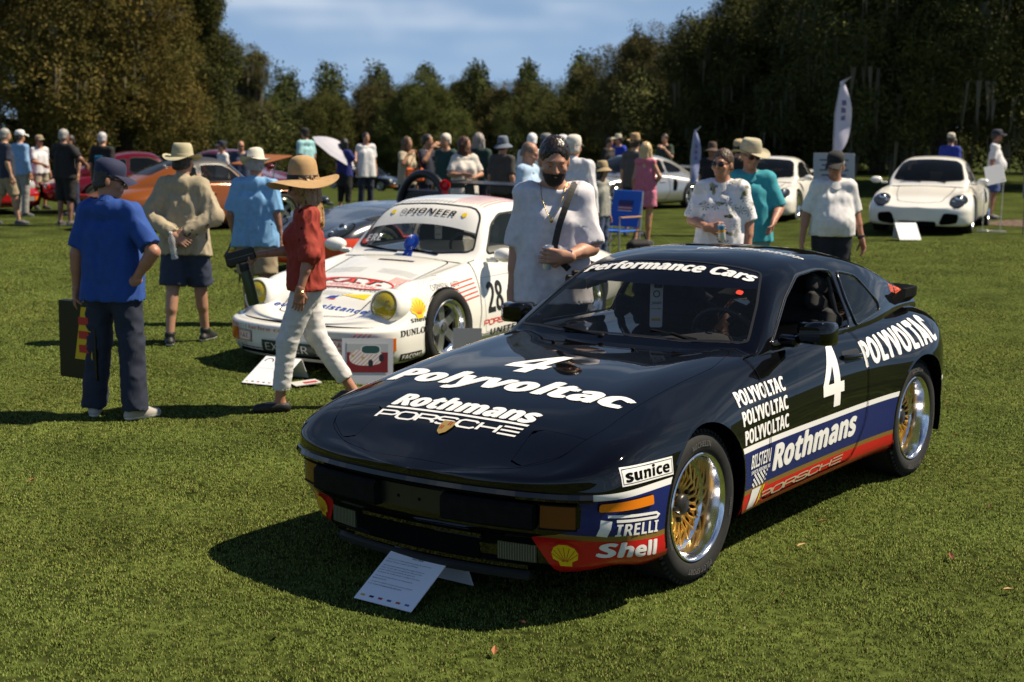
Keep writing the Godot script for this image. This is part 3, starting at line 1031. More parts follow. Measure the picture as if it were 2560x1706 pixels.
	var house := skin(body_lines(G, gst, func(_s): return Vector3(1, 0, 0), [0, 0, 0, 0, 0, 0, 0, 0], 5))
	var hroof := Relief.new(); hroof.make(house, 1, 0.012)
	var hside := Relief.new(); hside.make(house, 0, 0.012)
	lines = Soup.new()
	var pane := glass(lin(0.01, 0.012, 0.012), 0.30)
	var pane_dark := glass(lin(0.008, 0.01, 0.01), 0.62)
	var ws_poly := rounded([Vector2(-0.655, 0.0), Vector2(-0.665, 0.35), Vector2(-0.725, 0.645), Vector2(-0.95, 0.575), Vector2(-1.17, 0.485), Vector2(-1.15, 0.25), Vector2(-1.14, 0.0), Vector2(-1.15, -0.25), Vector2(-1.17, -0.485), Vector2(-0.95, -0.575), Vector2(-0.725, -0.645), Vector2(-0.665, -0.35)], 0.03)
	c = panel(house, ws_poly, 1, func(v): return 0.86 - v.y, 0.006)
	house = c[1]; lines.add(c[2])
	var band := cut(c[0], func(v): return 1.128 - v.y - 0.03 * (1.0 - pow(v.x / 0.55, 2.0)) * 0.0)
	var wind := part("windshield", band[1], pane, car)
	part("sun_band", lifted(band[0], 0.001), mat(lin(0.004, 0.004, 0.005), 0.05), wind)
	c = panel(house, rounded([Vector2(-1.93, 0.47), Vector2(-2.86, 0.535), Vector2(-2.9, 0.0), Vector2(-2.86, -0.535), Vector2(-1.93, -0.47), Vector2(-1.92, 0.0)], 0.05), 1, func(v): return 0.9 - v.y, 0.006)
	house = c[1]; lines.add(c[2])
	var hatch := part("hatch_glass", c[0], pane_dark, car)
	var dg := rounded([Vector2(-0.83, 0.892), Vector2(-1.16, 1.085), Vector2(-1.36, 1.172), Vector2(-1.60, 1.182), Vector2(-1.755, 1.168), Vector2(-1.715, 1.0), Vector2(-1.70, 0.884)], 0.04)
	var qg := rounded([Vector2(-1.82, 1.160), Vector2(-2.02, 1.125), Vector2(-2.19, 0.965), Vector2(-2.17, 0.925), Vector2(-1.79, 0.885), Vector2(-1.77, 1.0)], 0.04)
	for sg in [1.0, -1.0]:
		for w in 2:
			c = panel(house, dg if w == 0 else qg, 0, func(v): return 0.47 - v.x * sg, 0.007)
			house = c[1]; lines.add(c[2])
			if w == 1: part("quarter_window", c[0], pane_dark, car)
			elif sg < 0: part("door_window", c[0], pane, car)          # the driver's own window is wound down
	part("roof", house, black, car)
	part("window_seal", lifted(lines, 0.004), mat(lin(0.012, 0.012, 0.012), 0.35), car)
	# bright hairline of the window frame
	for sg in [1.0, -1.0]:
		s = Soup.new()
		for p in [dg, qg]:
			var ring := PackedVector3Array()
			for q in p + PackedVector2Array([p[0]]):
				ring.append(Vector3((hside.at(q) + 0.004) * sg, q.y, q.x))
			add_tube(s, ring, [0.006], 6, false)
		part("window_trim", s, mat(lin(0.01, 0.01, 0.01), 0.15, 0.0, 1.0), car)
	# nose: lip, bumper blade, pads, lamps, valance
	s = bent_bar(front, [Vector2(-0.02, 0.484), Vector2(0.010, 0.486), Vector2(0.016, 0.498), Vector2(0.010, 0.516), Vector2(-0.02, 0.524)], -0.77, 0.77, 0.5, 40)
	part("bumper_blade", s, black, car)
	for sg in [1.0, -1.0]:
		s = bent_bar(front, [Vector2(-0.03, 0.368), Vector2(0.035, 0.368), Vector2(0.046, 0.378), Vector2(0.046, 0.456), Vector2(0.03, 0.470), Vector2(-0.03, 0.470)], 0.17 if sg > 0 else -0.56, 0.56 if sg > 0 else -0.17, 0.42, 14)
		part("bumper_pad", s, rubber, car)
		s = bent_bar(front, [Vector2(-0.03, 0.376), Vector2(0.012, 0.376), Vector2(0.012, 0.464), Vector2(-0.03, 0.464)], 0.580 * sg, 0.705 * sg, 0.42, 8)
		var ts := part("turn_signal", s, mat(lin(0.13, 0.032, 0.003), 0.25), car)
		s = bent_bar(front, [Vector2(-0.03, 0.370), Vector2(0.016, 0.370), Vector2(0.016, 0.376), Vector2(-0.03, 0.376)], 0.575 * sg, 0.71 * sg, 0.42, 8)
		part("lamp_bezel", s, rubber, ts)
		s = (bent_bar(front, [Vector2(-0.03, 0.464), Vector2(0.016, 0.464), Vector2(0.016, 0.470), Vector2(-0.03, 0.470)], 0.575 * sg, 0.71 * sg, 0.42, 8))
		part("lamp_bezel", s, rubber, ts)
		s = bent_bar(front, [Vector2(-0.05, 0.220), Vector2(0.008, 0.220), Vector2(0.008, 0.292), Vector2(-0.05, 0.292)], 0.375 * sg, 0.535 * sg, 0.25, 6)
		var fog := part("fog_lamp", s, mat(lin(0.05, 0.055, 0.04), 0.2), car)
		s = Soup.new()
		for k in 15:
			var w: float = (0.38 + 0.15 * k / 14.0) * sg
			bar(s, Vector3(w, 0.224, front.at(Vector2(w, 0.25)) + 0.009), Vector3(w, 0.288, front.at(Vector2(w, 0.25)) + 0.009), 0.0022, 4)
		part("lens_rib", s, mat(lin(0.16, 0.17, 0.12), 0.3), fog).set_meta("kind", "stuff")
	s = bent_bar(front, [Vector2(-0.03, 0.376), Vector2(0.008, 0.376), Vector2(0.008, 0.468), Vector2(-0.03, 0.468)], -0.165, 0.165, 0.42, 8)
	var plate := part("plate_recess", s, mat(lin(0.008, 0.008, 0.008), 0.35), car)
	for w in [-0.07, 0.04]:
		s = Soup.new(); ball(s, Vector3(w, 0.42, front.at(Vector2(w, 0.42)) + 0.009), Vector3(0.007, 0.007, 0.003), Basis(), 5)
		part("screw_hole", s, dark, plate)
	s = bent_bar(front, [Vector2(-0.05, 0.205), Vector2(0.004, 0.205), Vector2(0.004, 0.30), Vector2(-0.05, 0.30)], -0.29, 0.29, 0.25, 10)
	part("air_intake", s, dark, car)
	s = bent_bar(front, [Vector2(-0.05, 0.298), Vector2(0.012, 0.298), Vector2(0.012, 0.312), Vector2(-0.05, 0.312)], -0.31, 0.31, 0.3, 12)
	part("valance_rib", s, black, car)
	s = (bent_bar(front, [Vector2(-0.05, 0.192), Vector2(0.014, 0.192), Vector2(0.014, 0.207), Vector2(-0.05, 0.207)], -0.50, 0.50, 0.22, 16))
	part("valance_rib", s, black, car)
	s = bent_bar(front, [Vector2(-0.05, 0.135), Vector2(0.012, 0.145), Vector2(0.014, 0.165), Vector2(0.0, 0.18)], -0.50, 0.50, 0.2, 36)
	part("chin_spoiler", s, mat(lin(0.004, 0.004, 0.004), 0.6), car)
	# side markers, handles, mirrors
	var amber := mat(lin(0.75, 0.20, 0.008), 0.1, 0.0, 1.0)
	for sg in [1.0, -1.0]:
		s = lay(flank, fan2(rounded([Vector2(0.46, 0.436), Vector2(0.71, 0.444), Vector2(0.715, 0.482), Vector2(0.465, 0.474)], 0.008)), func(p): return p, 0.012, 0.04, sg)
		var edge := strip2(Array(rounded([Vector2(0.46, 0.436), Vector2(0.71, 0.444), Vector2(0.715, 0.482), Vector2(0.465, 0.474)], 0.008)), 0.006, true)
		var sm := part("side_marker", s, amber, car)
		part("marker_rim", lay(flank, edge, func(p): return p, 0.006, 0.04, sg), rubber, sm)
		s = Soup.new()
		add_tube(s, PackedVector3Array([Vector3((flank.at(Vector2(-1.45, 0.765)) + 0.003) * sg, 0.768, -1.45), Vector3((flank.at(Vector2(-1.5, 0.765)) + 0.022) * sg, 0.767, -1.50), Vector3((flank.at(Vector2(-1.62, 0.76)) + 0.022) * sg, 0.758, -1.63), Vector3((flank.at(Vector2(-1.66, 0.76)) + 0.004) * sg, 0.756, -1.67)]), [0.012], 8, true, Vector2(1, 1))
		var dn: Node3D = door_nodes[0 if sg > 0 else 1]
		var hd := part("handle", s, black, dn)
		part("handle_recess", lay(flank, fan2(rounded([Vector2(-1.46, 0.735), Vector2(-1.665, 0.73), Vector2(-1.665, 0.79), Vector2(-1.46, 0.795)], 0.02)), func(p): return p, 0.001, 0.04, sg), mat(lin(0.002, 0.002, 0.002), 0.5), hd)
		s = Soup.new()
		var mc := Vector3(0.862 * sg, 0.945 if sg > 0 else 0.925, -0.985)
		var prof := []
		for k in 7:
			var t := k / 6.0
			var shape := sqrt(maxf(0.0, 1.0 - pow(1.0 - t, 2.2)))
			prof.append([0.055 - t * 0.10, 0.6 + 0.4 * shape])
		var rings := []
		for pr in prof:
			var ring := []
			for q in rounded([Vector2(-0.092, -0.056), Vector2(0.092, -0.056), Vector2(0.092, 0.056), Vector2(-0.092, 0.056)], 0.03, 4):
				ring.append(mc + Basis(Vector3.UP, -0.12 * sg) * Vector3(q.x * pr[1], q.y * pr[1], pr[0]))
			rings.append(ring)
		for i in rings.size() - 1:
			for j in rings[0].size():
				var jj: int = (j + 1) % rings[0].size()
				var n0: Vector3 = (rings[i][j] - mc).normalized()
				var n1: Vector3 = (rings[i][jj] - mc).normalized()
				var n2: Vector3 = (rings[i + 1][j] - mc).normalized()
				var n3: Vector3 = (rings[i + 1][jj] - mc).normalized()
				s.tri(rings[i][j], rings[i][jj], rings[i + 1][jj], n0, n1, n3); s.tri(rings[i][j], rings[i + 1][jj], rings[i + 1][j], n0, n3, n2)
		for e in [0]:
			for j in range(1, rings[e].size() - 1): s.tri(rings[e][0], rings[e][j], rings[e][j + 1], Vector3(0, 0, 1), Vector3(0, 0, 1), Vector3(0, 0, 1))
		add_box(s, Vector3(0.74 * sg, 0.905, -0.965), Vector3(0.10, 0.06, 0.08), Basis(), 0.02)
		var mir := part("mirror", s, black, car)
		s = Soup.new()
		for e in [rings.size() - 1]:
			for j in range(1, rings[e].size() - 1): s.tri(rings[e][0], rings[e][j], rings[e][j + 1], Vector3(0, 0, -1), Vector3(0, 0, -1), Vector3(0, 0, -1))
		part("mirror_glass", s, mat(lin(0.8, 0.8, 0.8), 0.02, 1.0), mir)
	# rear spoiler
	s = Soup.new()
	var ring0 := []
	for i in 33:
		var a := PI * i / 32.0
		var w := cos(a) * 0.66
		var z := -2.60 - 0.46 * pow(sin(a), 0.5)
		var y := 0.985 - 0.015 * sin(a)
		ring0.append([Vector3(w * 0.90, y - 0.10, z + 0.16), Vector3(w * 0.95, y - 0.005, z + 0.07), Vector3(w * 0.985, y + 0.022, z + 0.02), Vector3(w, y + 0.018, z - 0.005), Vector3(w, y - 0.03, z), Vector3(w * 0.97, y - 0.06, z + 0.05)])
	for i in 32:
		for j in 5:
			s.quad(ring0[i][j], ring0[i + 1][j], ring0[i + 1][j + 1], ring0[i][j + 1])
	for e in [0, 32]:
		for j in range(1, 5): s.flat(ring0[e][0], ring0[e][j], ring0[e][j + 1])
	part("rear_spoiler", s, rubber, car)
	s = Soup.new()
	add_box(s, Vector3(0, 0.30, -3.26), Vector3(0.8, 0.16, 0.1), Basis(), 0.03)
	part("rear_bumper", s, rubber, car)
	for sg in [1.0, -1.0]:
		s = Soup.new()
		add_box(s, Vector3(0.40 * sg, 0.66, -3.235), Vector3(0.34, 0.13, 0.04), Basis(Vector3.UP, 0.28 * sg), 0.02)
		part("tail_lamp", s, mat(lin(0.35, 0.01, 0.01), 0.15, 0.0, 1.0), car)
	# wipers
	for w in [[Vector3(0.42, 0.893, -0.695), Vector3(0.15, 0.925, -0.675)], [Vector3(-0.10, 0.893, -0.645), Vector3(-0.53, 0.90, -0.70)]]:
		s = Soup.new()
		bar(s, w[0], w[0].lerp(w[1], 0.55) + Vector3(0, 0.022, 0.01), 0.008, 6)
		bar(s, w[0].lerp(w[1], 0.12) + Vector3(0, 0.012, -0.02), w[1] + Vector3(0, 0.012, -0.02), 0.006, 4)
		ball(s, w[0], Vector3(0.02, 0.018, 0.02), Basis(), 6)
		part("wiper", s, rubber, car)
	for w in [0.2, -0.25]:
		s = Soup.new()
		add_box(s, Vector3(w, topr.at(Vector2(-0.45, w)) + 0.006, -0.45), Vector3(0.02, 0.012, 0.014), Basis(), 0.004)
		part("washer_jet", s, rubber, car)
	# cabin
	var cloth := cloudy(lin(0.012, 0.012, 0.013), 0.9, 6.0, 0.6, 0.05, 5, 4, 0.3)
	s = Soup.new()
	var dl := []
	for i in 9:
		var z := -0.62 - 0.36 * i / 8.0
		var p := PackedVector3Array()
		for j in 13:
			var x := -0.68 + 1.36 * j / 12.0
			p.append(Vector3(x, 0.862 + 0.015 * sin(PI * i / 8.0) + (0.05 * exp(-pow((x - 0.36) / 0.2, 2.0)) * smoothstep(0.3, 0.8, i / 8.0)) - (0.07 if i == 8 else 0.0), z))
		dl.append(p)
	s = skin(dl, false)
	add_box(s, Vector3(0, 0.66, -0.93), Vector3(1.3, 0.28, 0.1), Basis(), 0.03)
	part("dashboard", s, cloudy(lin(0.03, 0.03, 0.03), 0.85, 8.0, 0.75, 0.03, 9), car)
	s = Soup.new()
	var sr := PackedVector3Array()
	for k in 25: sr.append(Vector3(0.36, 0.86, -1.06) + Basis(Vector3.RIGHT, 0.42) * Vector3(cos(TAU * k / 24.0) * 0.18, sin(TAU * k / 24.0) * 0.18, 0))
	add_tube(s, sr, [0.014], 8, false)
	for a in [0.3, PI - 0.3, -PI / 2]: bar(s, Vector3(0.36, 0.86, -1.045), Vector3(0.36, 0.86, -1.06) + Basis(Vector3.RIGHT, 0.42) * Vector3(cos(a) * 0.175, sin(a) * 0.175, 0), 0.01)
	bar(s, Vector3(0.36, 0.86, -1.05), Vector3(0.36, 0.80, -0.9), 0.025)
	part("steering_wheel", s, mat(lin(0.012, 0.012, 0.012), 0.5), car)
	for sg in [1.0, -1.0]:
		s = Soup.new()
		var seat := []
		for k in 9:
			var t := k / 8.0
			seat.append(Vector3(0, 0.45 + t * 0.68, -1.62 - t * 0.2))
		for k in 8:
			var wd := [0.24, 0.25, 0.25, 0.27, 0.28, 0.26, 0.16, 0.15][k] as float
			var a: Vector3 = seat[k]
			add_box(s, Vector3(0.36 * sg, a.y + 0.045, a.z), Vector3(wd * 2, 0.1, 0.09), Basis(Vector3.RIGHT, -0.28), 0.03)
			for e in [-1.0, 1.0]: add_box(s, Vector3(0.36 * sg + e * wd, a.y + 0.045, a.z + 0.05), Vector3(0.07, 0.1, 0.2), Basis(Vector3.RIGHT, -0.28), 0.03)
		add_box(s, Vector3(0.36 * sg, 0.40, -1.42), Vector3(0.5, 0.14, 0.5), Basis(), 0.05)
		part("bucket_seat", s, cloth, car)
	s = Soup.new()
	var cage := [Vector3(0.56, 0.30, -1.95), Vector3(0.57, 0.80, -1.93), Vector3(0.50, 1.12, -1.88), Vector3(0.36, 1.17, -1.87), Vector3(-0.36, 1.17, -1.87), Vector3(-0.50, 1.12, -1.88), Vector3(-0.57, 0.80, -1.93), Vector3(-0.56, 0.30, -1.95)]
	for i in cage.size() - 1: bar(s, cage[i], cage[i + 1], 0.022, 8)
	bar(s, cage[2], Vector3(-0.5, 0.4, -1.95), 0.02, 8)
	bar(s, cage[2], Vector3(0.45, 0.75, -2.75), 0.02, 8); bar(s, cage[5], Vector3(-0.45, 0.75, -2.75), 0.02, 8)
	bar(s, Vector3(0.57, 0.78, -1.93), Vector3(-0.57, 0.78, -1.93), 0.02, 8)
	part("roll_cage", s, mat(lin(0.03, 0.03, 0.032), 0.3), car)
	s = Soup.new()
	add_box(s, Vector3(0, 0.62, -2.4), Vector3(1.1, 0.03, 1.0)); add_box(s, Vector3(0, 0.27, -1.3), Vector3(1.4, 0.03, 1.6))
	for sg in [1.0, -1.0]: add_box(s, Vector3(0.70 * sg, 0.56, -1.2), Vector3(0.04, 0.56, 1.2))
	part("cabin_trim", s, cloth, car)
	s = Soup.new()
	add_box(s, Vector3(0, 1.13, -1.20), Vector3(0.22, 0.05, 0.02), Basis(Vector3.RIGHT, 0.2), 0.01)
	part("rear_view_mirror", s, mat(lin(0.01, 0.01, 0.01), 0.3), car)
	# ---- marks
	var hood_txt := func(p: Vector2) -> Vector2: return Vector2(-p.y, p.x)      # lettering x = left side, y up = towards the windshield
	var mark := func(called: String, r: Relief, t: PackedVector2Array, place: Callable, m: Material, node: Node, off := 0.002, side := 1.0): part(called, lay(r, t, place, off, 0.05, side), m, node)
	var heavy := func(called: String, r: Relief, t: PackedVector2Array, place: Callable, m: Material, node: Node, e: Vector2, side := 1.0):
		var k := Soup.new()
		var i := 0
		for d in [Vector2.ZERO, Vector2(e.x, 0), Vector2(-e.x, 0), Vector2(0, e.y), Vector2(0, -e.y)]:
			var u := PackedVector2Array()
			for q in t: u.append(q + d)
			k.add(lay(r, u, place, 0.0016 + i * 0.0003, 0.05, side)); i += 1
		part(called, k, m, node)
	mark.call("number_lettering", topr, boxed(four2(), Vector2(-0.165, -0.135), 0.215, 0.29, 0.22), hood_txt, white, hoodn)
	heavy.call("sponsor_lettering", topr, fit_text("Polyvoltac", Vector2(-0.595, -0.385), 1.22, 0.185, 0.30), hood_txt, white, hoodn, Vector2(0.010, 0.005))
	heavy.call("sponsor_lettering", topr, fit_text("Rothmans", Vector2(-0.375, -0.570), 0.735, 0.098, 0.22), hood_txt, white, hoodn, Vector2(0.0065, 0.004))
	mark.call("underline", topr, PackedVector2Array([Vector2(-0.395, -0.592), Vector2(0.355, -0.592), Vector2(0.358, -0.580), Vector2(-0.395, -0.592), Vector2(0.358, -0.580), Vector2(-0.392, -0.580)]), hood_txt, white, hoodn)
	mark.call("maker_lettering", topr, boxed(wide_letters("PORSCHE"), Vector2(-0.402, -0.660), 0.745, 0.052, 0.16), hood_txt, white, hoodn, 0.0025)
	# crest
	var crest := [Vector2(-0.031, -0.637), Vector2(0.031, -0.637), Vector2(0.034, -0.668), Vector2(0.022, -0.700), Vector2(0, -0.715), Vector2(-0.022, -0.700), Vector2(-0.034, -0.668)]
	var cr := part("hood_crest", lay(topr, fan2(PackedVector2Array(crest)), hood_txt, 0.006), mat(lin(0.55, 0.36, 0.1), 0.35, 0.5), hoodn)
	var crs := Soup.new()
	for q in [[0.003, -0.638, 0.024, -0.662], [-0.024, -0.666, -0.003, -0.686]]:
		for k in 2:
			var x0: float = lerpf(q[0], q[2], k * 0.5 + 0.05)
			var x1: float = lerpf(q[0], q[2], k * 0.5 + 0.3)
			crs.add(lay(topr, PackedVector2Array([Vector2(x0, q[1]), Vector2(x1, q[1]), Vector2(x1, q[3]), Vector2(x0, q[1]), Vector2(x1, q[3]), Vector2(x0, q[3])]), hood_txt, 0.007))
	part("crest_bars", crs, mat(lin(0.25, 0.01, 0.01), 0.3), cr)
	# windshield band: laid on the glass seen from above
	var ws_txt := func(p: Vector2) -> Vector2: return Vector2(-1.06 + p.y * -0.0 - p.y * 0.82 + 0.00 * p.x, p.x)
	var bandn := wind
	var arc := func(p: Vector2) -> Vector2: return Vector2(-1.053 - p.y * 0.83 + 0.02 * cos(p.x * 2.6) - 0.02, p.x)
	heavy.call("banner_lettering", hroof, fit_text("Performance Cars", Vector2(-0.485, 0.010), 0.97, 0.08, 0.22), arc, white, bandn, Vector2(0.005, 0.003))
	part("red_dot", lay(hroof, fan2(rounded([Vector2(-0.018, -0.014), Vector2(0.018, -0.014), Vector2(0.018, 0.014), Vector2(-0.018, 0.014)], 0.014)), func(p): return Vector2(-0.985 - p.y, 0.465 + p.x), 0.004), mat(lin(0.7, 0.05, 0.02), 0.5), wind)
	# script on the roof and on the hatch
	var roof_txt := func(p: Vector2) -> Vector2: return Vector2(-1.45 - p.y, p.x)
	var script := fit_text("Cam Champion", Vector2(0.02, -0.02), 0.48, 0.13, 0.5, "Droid Serif", 400)
	mark.call("roof_script", hroof, script, func(p): return Vector2(-1.38 - p.y * 0.8 - (p.x - 0.08) * 0.35, p.x), white, car)
	mark.call("roof_script", hroof, fit_text("Cam Champion", Vector2(0, 0), 0.36, 0.075, 0.5, "Droid Serif", 400), func(p): return Vector2(-1.40 - p.y * 0.8 - p.x * 0.1, -0.48 + p.x), white, car)
	mark.call("hatch_lettering", hside, fit_text("CAM CHAMPION", Vector2(0, 0), 0.29, 0.045, 0.15), func(p): return Vector2(-2.50 - p.x, 0.995 + p.y - p.x * 0.20), mat(lin(0.7, 0.09, 0.015), 0.5), hatch)
	# flanks, both sides
	for sg in [1.0, -1.0]:
		var dn: Node3D = door_nodes[0 if sg > 0 else 1]
		var at := func(z0: float, y0: float, rise: float) -> Callable:
			return func(p: Vector2) -> Vector2: return Vector2(z0 - p.x, y0 + p.y + p.x * rise) if sg > 0 else Vector2(z0 - p.x, y0 + p.y + p.x * rise)
		var t := func(a: PackedVector2Array, w: float) -> PackedVector2Array:       # the right flank reads the other way round
			if sg > 0: return a
			var o := PackedVector2Array()
			for q in a: o.append(Vector2(w - q.x, q.y))
			return o
		for k in 3:
			heavy.call("flank_lettering", flank, t.call(fit_text("POLYVOLTAC", Vector2.ZERO, 0.475 - 0.008 * k, 0.062), 0.475), at.call(-0.322 - 0.006 * k, 0.690 - 0.083 * k, 0.02), white, car, Vector2(0.003, 0.001), sg)
		heavy.call("flank_lettering", flank, t.call(fit_text("POLYVOLTAC", Vector2.ZERO, 0.93, 0.125), 0.93), at.call(-1.70, 0.690, 0.045), white, car, Vector2(0.006, 0.003), sg)
		mark.call("door_number", flank, t.call(boxed(four2(), Vector2.ZERO, 0.24, 0.285, 0.10), 0.24), at.call(-1.165, 0.548, 0.0), white, dn, 0.002, sg)
		heavy.call("door_lettering", flank, t.call(fit_text("Rothmans", Vector2.ZERO, 0.92, 0.125, 0.18), 0.92), at.call(-0.655, 0.350, 0.018), white, dn, Vector2(0.007, 0.004), sg)
		mark.call("sill_lettering", flank, t.call(boxed(wide_letters("PORSCHE"), Vector2.ZERO, 0.90, 0.036, 0.6), 0.90), at.call(-0.53, 0.236, 0.014), mat(lin(0.42, 0.36, 0.24), 0.4), car, 0.003, sg)
		mark.call("flank_lettering", flank, t.call(fit_text("BILSTEIN", Vector2.ZERO, 0.205, 0.064, 0.1), 0.205), at.call(-0.405, 0.404, 0.0), white, car, 0.003, sg)
		mark.call("flank_lettering", flank, t.call(fit_text("SHOCK ABSORBERS", Vector2.ZERO, 0.20, 0.017, 0.1), 0.20), at.call(-0.410, 0.378, 0.0), white, car, 0.003, sg)
		var chk := PackedVector2Array()
		for a in 9:
			for b2 in 6:
				if (a + b2) % 2 == 0:
					var o := Vector2(0.03 + a * 0.016 - b2 * 0.004, 0.06 - b2 * 0.010)
					chk.append_array([o, o + Vector2(0.016, 0), o + Vector2(0.014, 0.010), o, o + Vector2(0.014, 0.010), o + Vector2(-0.002, 0.010)])
		mark.call("chequer_mark", flank, t.call(chk, 0.205), at.call(-0.415, 0.306, 0.0), white, car, 0.003, sg)
		var stripes := [[lin(0.7, 0.7, 0.68), 0.0, 0.10], [lin(0.75, 0.5, 0.02), 0.10, 0.14], [lin(0.6, 0.02, 0.02), 0.14, 0.175]]
		for q in stripes:
			mark.call("badge_stripe", flank, t.call(PackedVector2Array([Vector2(q[1] - 0.02, 0), Vector2(q[2] - 0.05, 0), Vector2(q[2] + 0.01, 0.085), Vector2(q[1] - 0.02, 0), Vector2(q[2] + 0.01, 0.085), Vector2(q[1] + 0.012, 0.085)]), 0.205), at.call(-0.425, 0.222, 0.0), mat(q[0], 0.4), car, 0.003, sg)
		# front corner: a clothing maker's box, a tyre maker's and an oil company's words
		var box := [Vector2(0, 0), Vector2(0.335, 0), Vector2(0.335, 0.072), Vector2(0, 0.072)]
		var fp := at.call(0.64, 0.534, -0.03) as Callable
		var sb := part("sponsor_box", lay(flank, t.call(fan2(PackedVector2Array(box)), 0.335), fp, 0.002, 0.05, sg), white, car)
		part("box_border", lay(flank, t.call(strip2([Vector2(0.008, 0.008), Vector2(0.327, 0.008), Vector2(0.327, 0.064), Vector2(0.008, 0.064)], 0.002, true), 0.335), fp, 0.003, 0.05, sg), dark, sb)
		heavy.call("box_lettering", flank, t.call(fit_text("sunice", Vector2(0.025, 0.014), 0.285, 0.046), 0.335), func(p): return fp.call(p), dark, sb, Vector2(0.003, 0.001), sg)
		var pz := at.call(0.715, 0.348, -0.11) as Callable
		var pir := PackedVector2Array()
		pir.append_array(strip2([Vector2(0.018, 0), Vector2(0.026, 0.062)], 0.036))
		pir.append_array(strip2([Vector2(0.03, 0.0785), Vector2(0.285, 0.0785), Vector2(0.302, 0.07), Vector2(0.29, 0.06), Vector2(0.06, 0.06)], 0.011))
		pir.append_array(fit_text("IRELLI", Vector2(0.062, 0.0), 0.24, 0.048))
		mark.call("sponsor_lettering", flank, t.call(pir, 0.305), pz, white, car, 0.003, sg)
		var she := at.call(0.675, 0.255, -0.12) as Callable
		heavy.call("sponsor_lettering", flank, t.call(fit_text("Shell", Vector2.ZERO, 0.26, 0.060), 0.26), she, white, car, Vector2(0.004, 0.002), sg)
		# the scallop sits where the corner turns, so it is laid from the front
		var cs := Vector2(0.64 * sg, 0.262)
		var pec := part("scallop_mark", lay(front, scallop(cs, 0.058), func(p): return p, 0.003, 0.03), red, car)
		part("shell", lay(front, scallop(cs, 0.048), func(p): return p, 0.004, 0.03), mat(lin(0.72, 0.50, 0.01), 0.4), pec)
		part("rib", lay(front, scallop(cs, 0.045, true), func(p): return p, 0.005, 0.03), mat(lin(0.45, 0.05, 0.01), 0.4), pec)
	# wheels
	var wheels := [[0.0, 1.0, 0.80], [0.0, -1.0, 0.80], [-2.4, 1.0, 0.805], [-2.4, -1.0, 0.805]]
	for w in wheels:
		wheel("mesh", 0.317, 0.228, 0.225, w[2], car, Vector3(0, 0.317, w[0]), w[1])
# ------------------------------------------------------------------ sky, sun, lawn
func make_sky() -> void:
	var w := WorldEnvironment.new()
	w.name = "world_environment"
	var e := Environment.new()
	e.background_mode = Environment.BG_SKY
	e.tonemap_mode = Environment.TONE_MAPPER_LINEAR
	e.tonemap_exposure = 1.6
	e.sdfgi_enabled = true
	e.ssao_enabled = true
	e.ssil_enabled = true
	var sm := PanoramaSkyMaterial.new()
	sm.panorama = sky_picture()
	var sky := Sky.new()
	sky.sky_material = sm
	e.sky = sky
	w.environment = e
	add_child(w)
	var sun := DirectionalLight3D.new()
	sun.name = "sun"
	sun.light_energy = 1.6
	sun.light_color = Color(1.0, 0.94, 0.84)
	sun.light_angular_distance = 0.5
	sun.shadow_enabled = true
	var d := Vector3(1.0, tan(deg_to_rad(53.0)) * 1.02, -0.12).normalized()      # towards the sun
	sun.basis = Basis.looking_at(-d)
	add_child(sun)

func sky_picture() -> ImageTexture:
	var wd := 1024
	var ht := 512
	var im := Image.create(wd, ht, false, Image.FORMAT_RGBF)
	var f := FastNoiseLite.new()
	f.seed = 21; f.frequency = 1.0; f.fractal_octaves = 6; f.fractal_gain = 0.55
	var g := FastNoiseLite.new()
	g.seed = 5; g.frequency = 0.5; g.fractal_octaves = 3
	for y in ht:
		var el := PI / 2 - PI * (y + 0.5) / ht
		for x in wd:
			var az := TAU * (x + 0.5) / wd
			var d := Vector3(sin(az) * cos(el), sin(el), -cos(az) * cos(el))
			var h := maxf(0.0, d.y)
			var c := Vector3(0.215, 0.325, 0.475).lerp(Vector3(0.008, 0.028, 0.10), pow(h, 0.60))
			if d.y < 0.0: c = Vector3(0.04, 0.05, 0.02)
			else:
				var p := Vector2(d.x, d.z) / (h + 0.10)
				var n := f.get_noise_2d(p.x * 1.1 + 3.0, p.y * 2.6) * 0.9 + g.get_noise_2d(p.x * 0.7, p.y * 0.9 + 4.0) * 0.7
				var cl := smoothstep(-0.05, 0.75, n) * smoothstep(0.02, 0.12, h)
				c = c.lerp(Vector3(0.56, 0.59, 0.63), cl * (0.8 - 0.55 * smoothstep(0.1, 0.5, h)))
			im.set_pixel(x, y, Color(c.x, c.y, c.z))
	return ImageTexture.create_from_image(im)


func terrain(x: float, z: float) -> float:            # the lawn falls away gently beyond the cars, left of the middle
	var far := clampf(-z - 35.0, 0.0, 75.0)
	var side := 1.0 - smoothstep(0.02, 0.10, x / maxf(-z, 1.0)) * smoothstep(-20.0, -35.0, z)
	return -0.038 * far * side + 0.17 * smoothstep(3.5, 7.5, x) * smoothstep(14.0, 24.0, -z)

func grass_mat() -> StandardMaterial3D:
	var m := StandardMaterial3D.new()
	m.vertex_color_use_as_albedo = true
	m.roughness = 0.9
	m.metallic_specular = 0.12
	m.backlight_enabled = true
	m.backlight = Color(0.10, 0.14, 0.02)
	return m

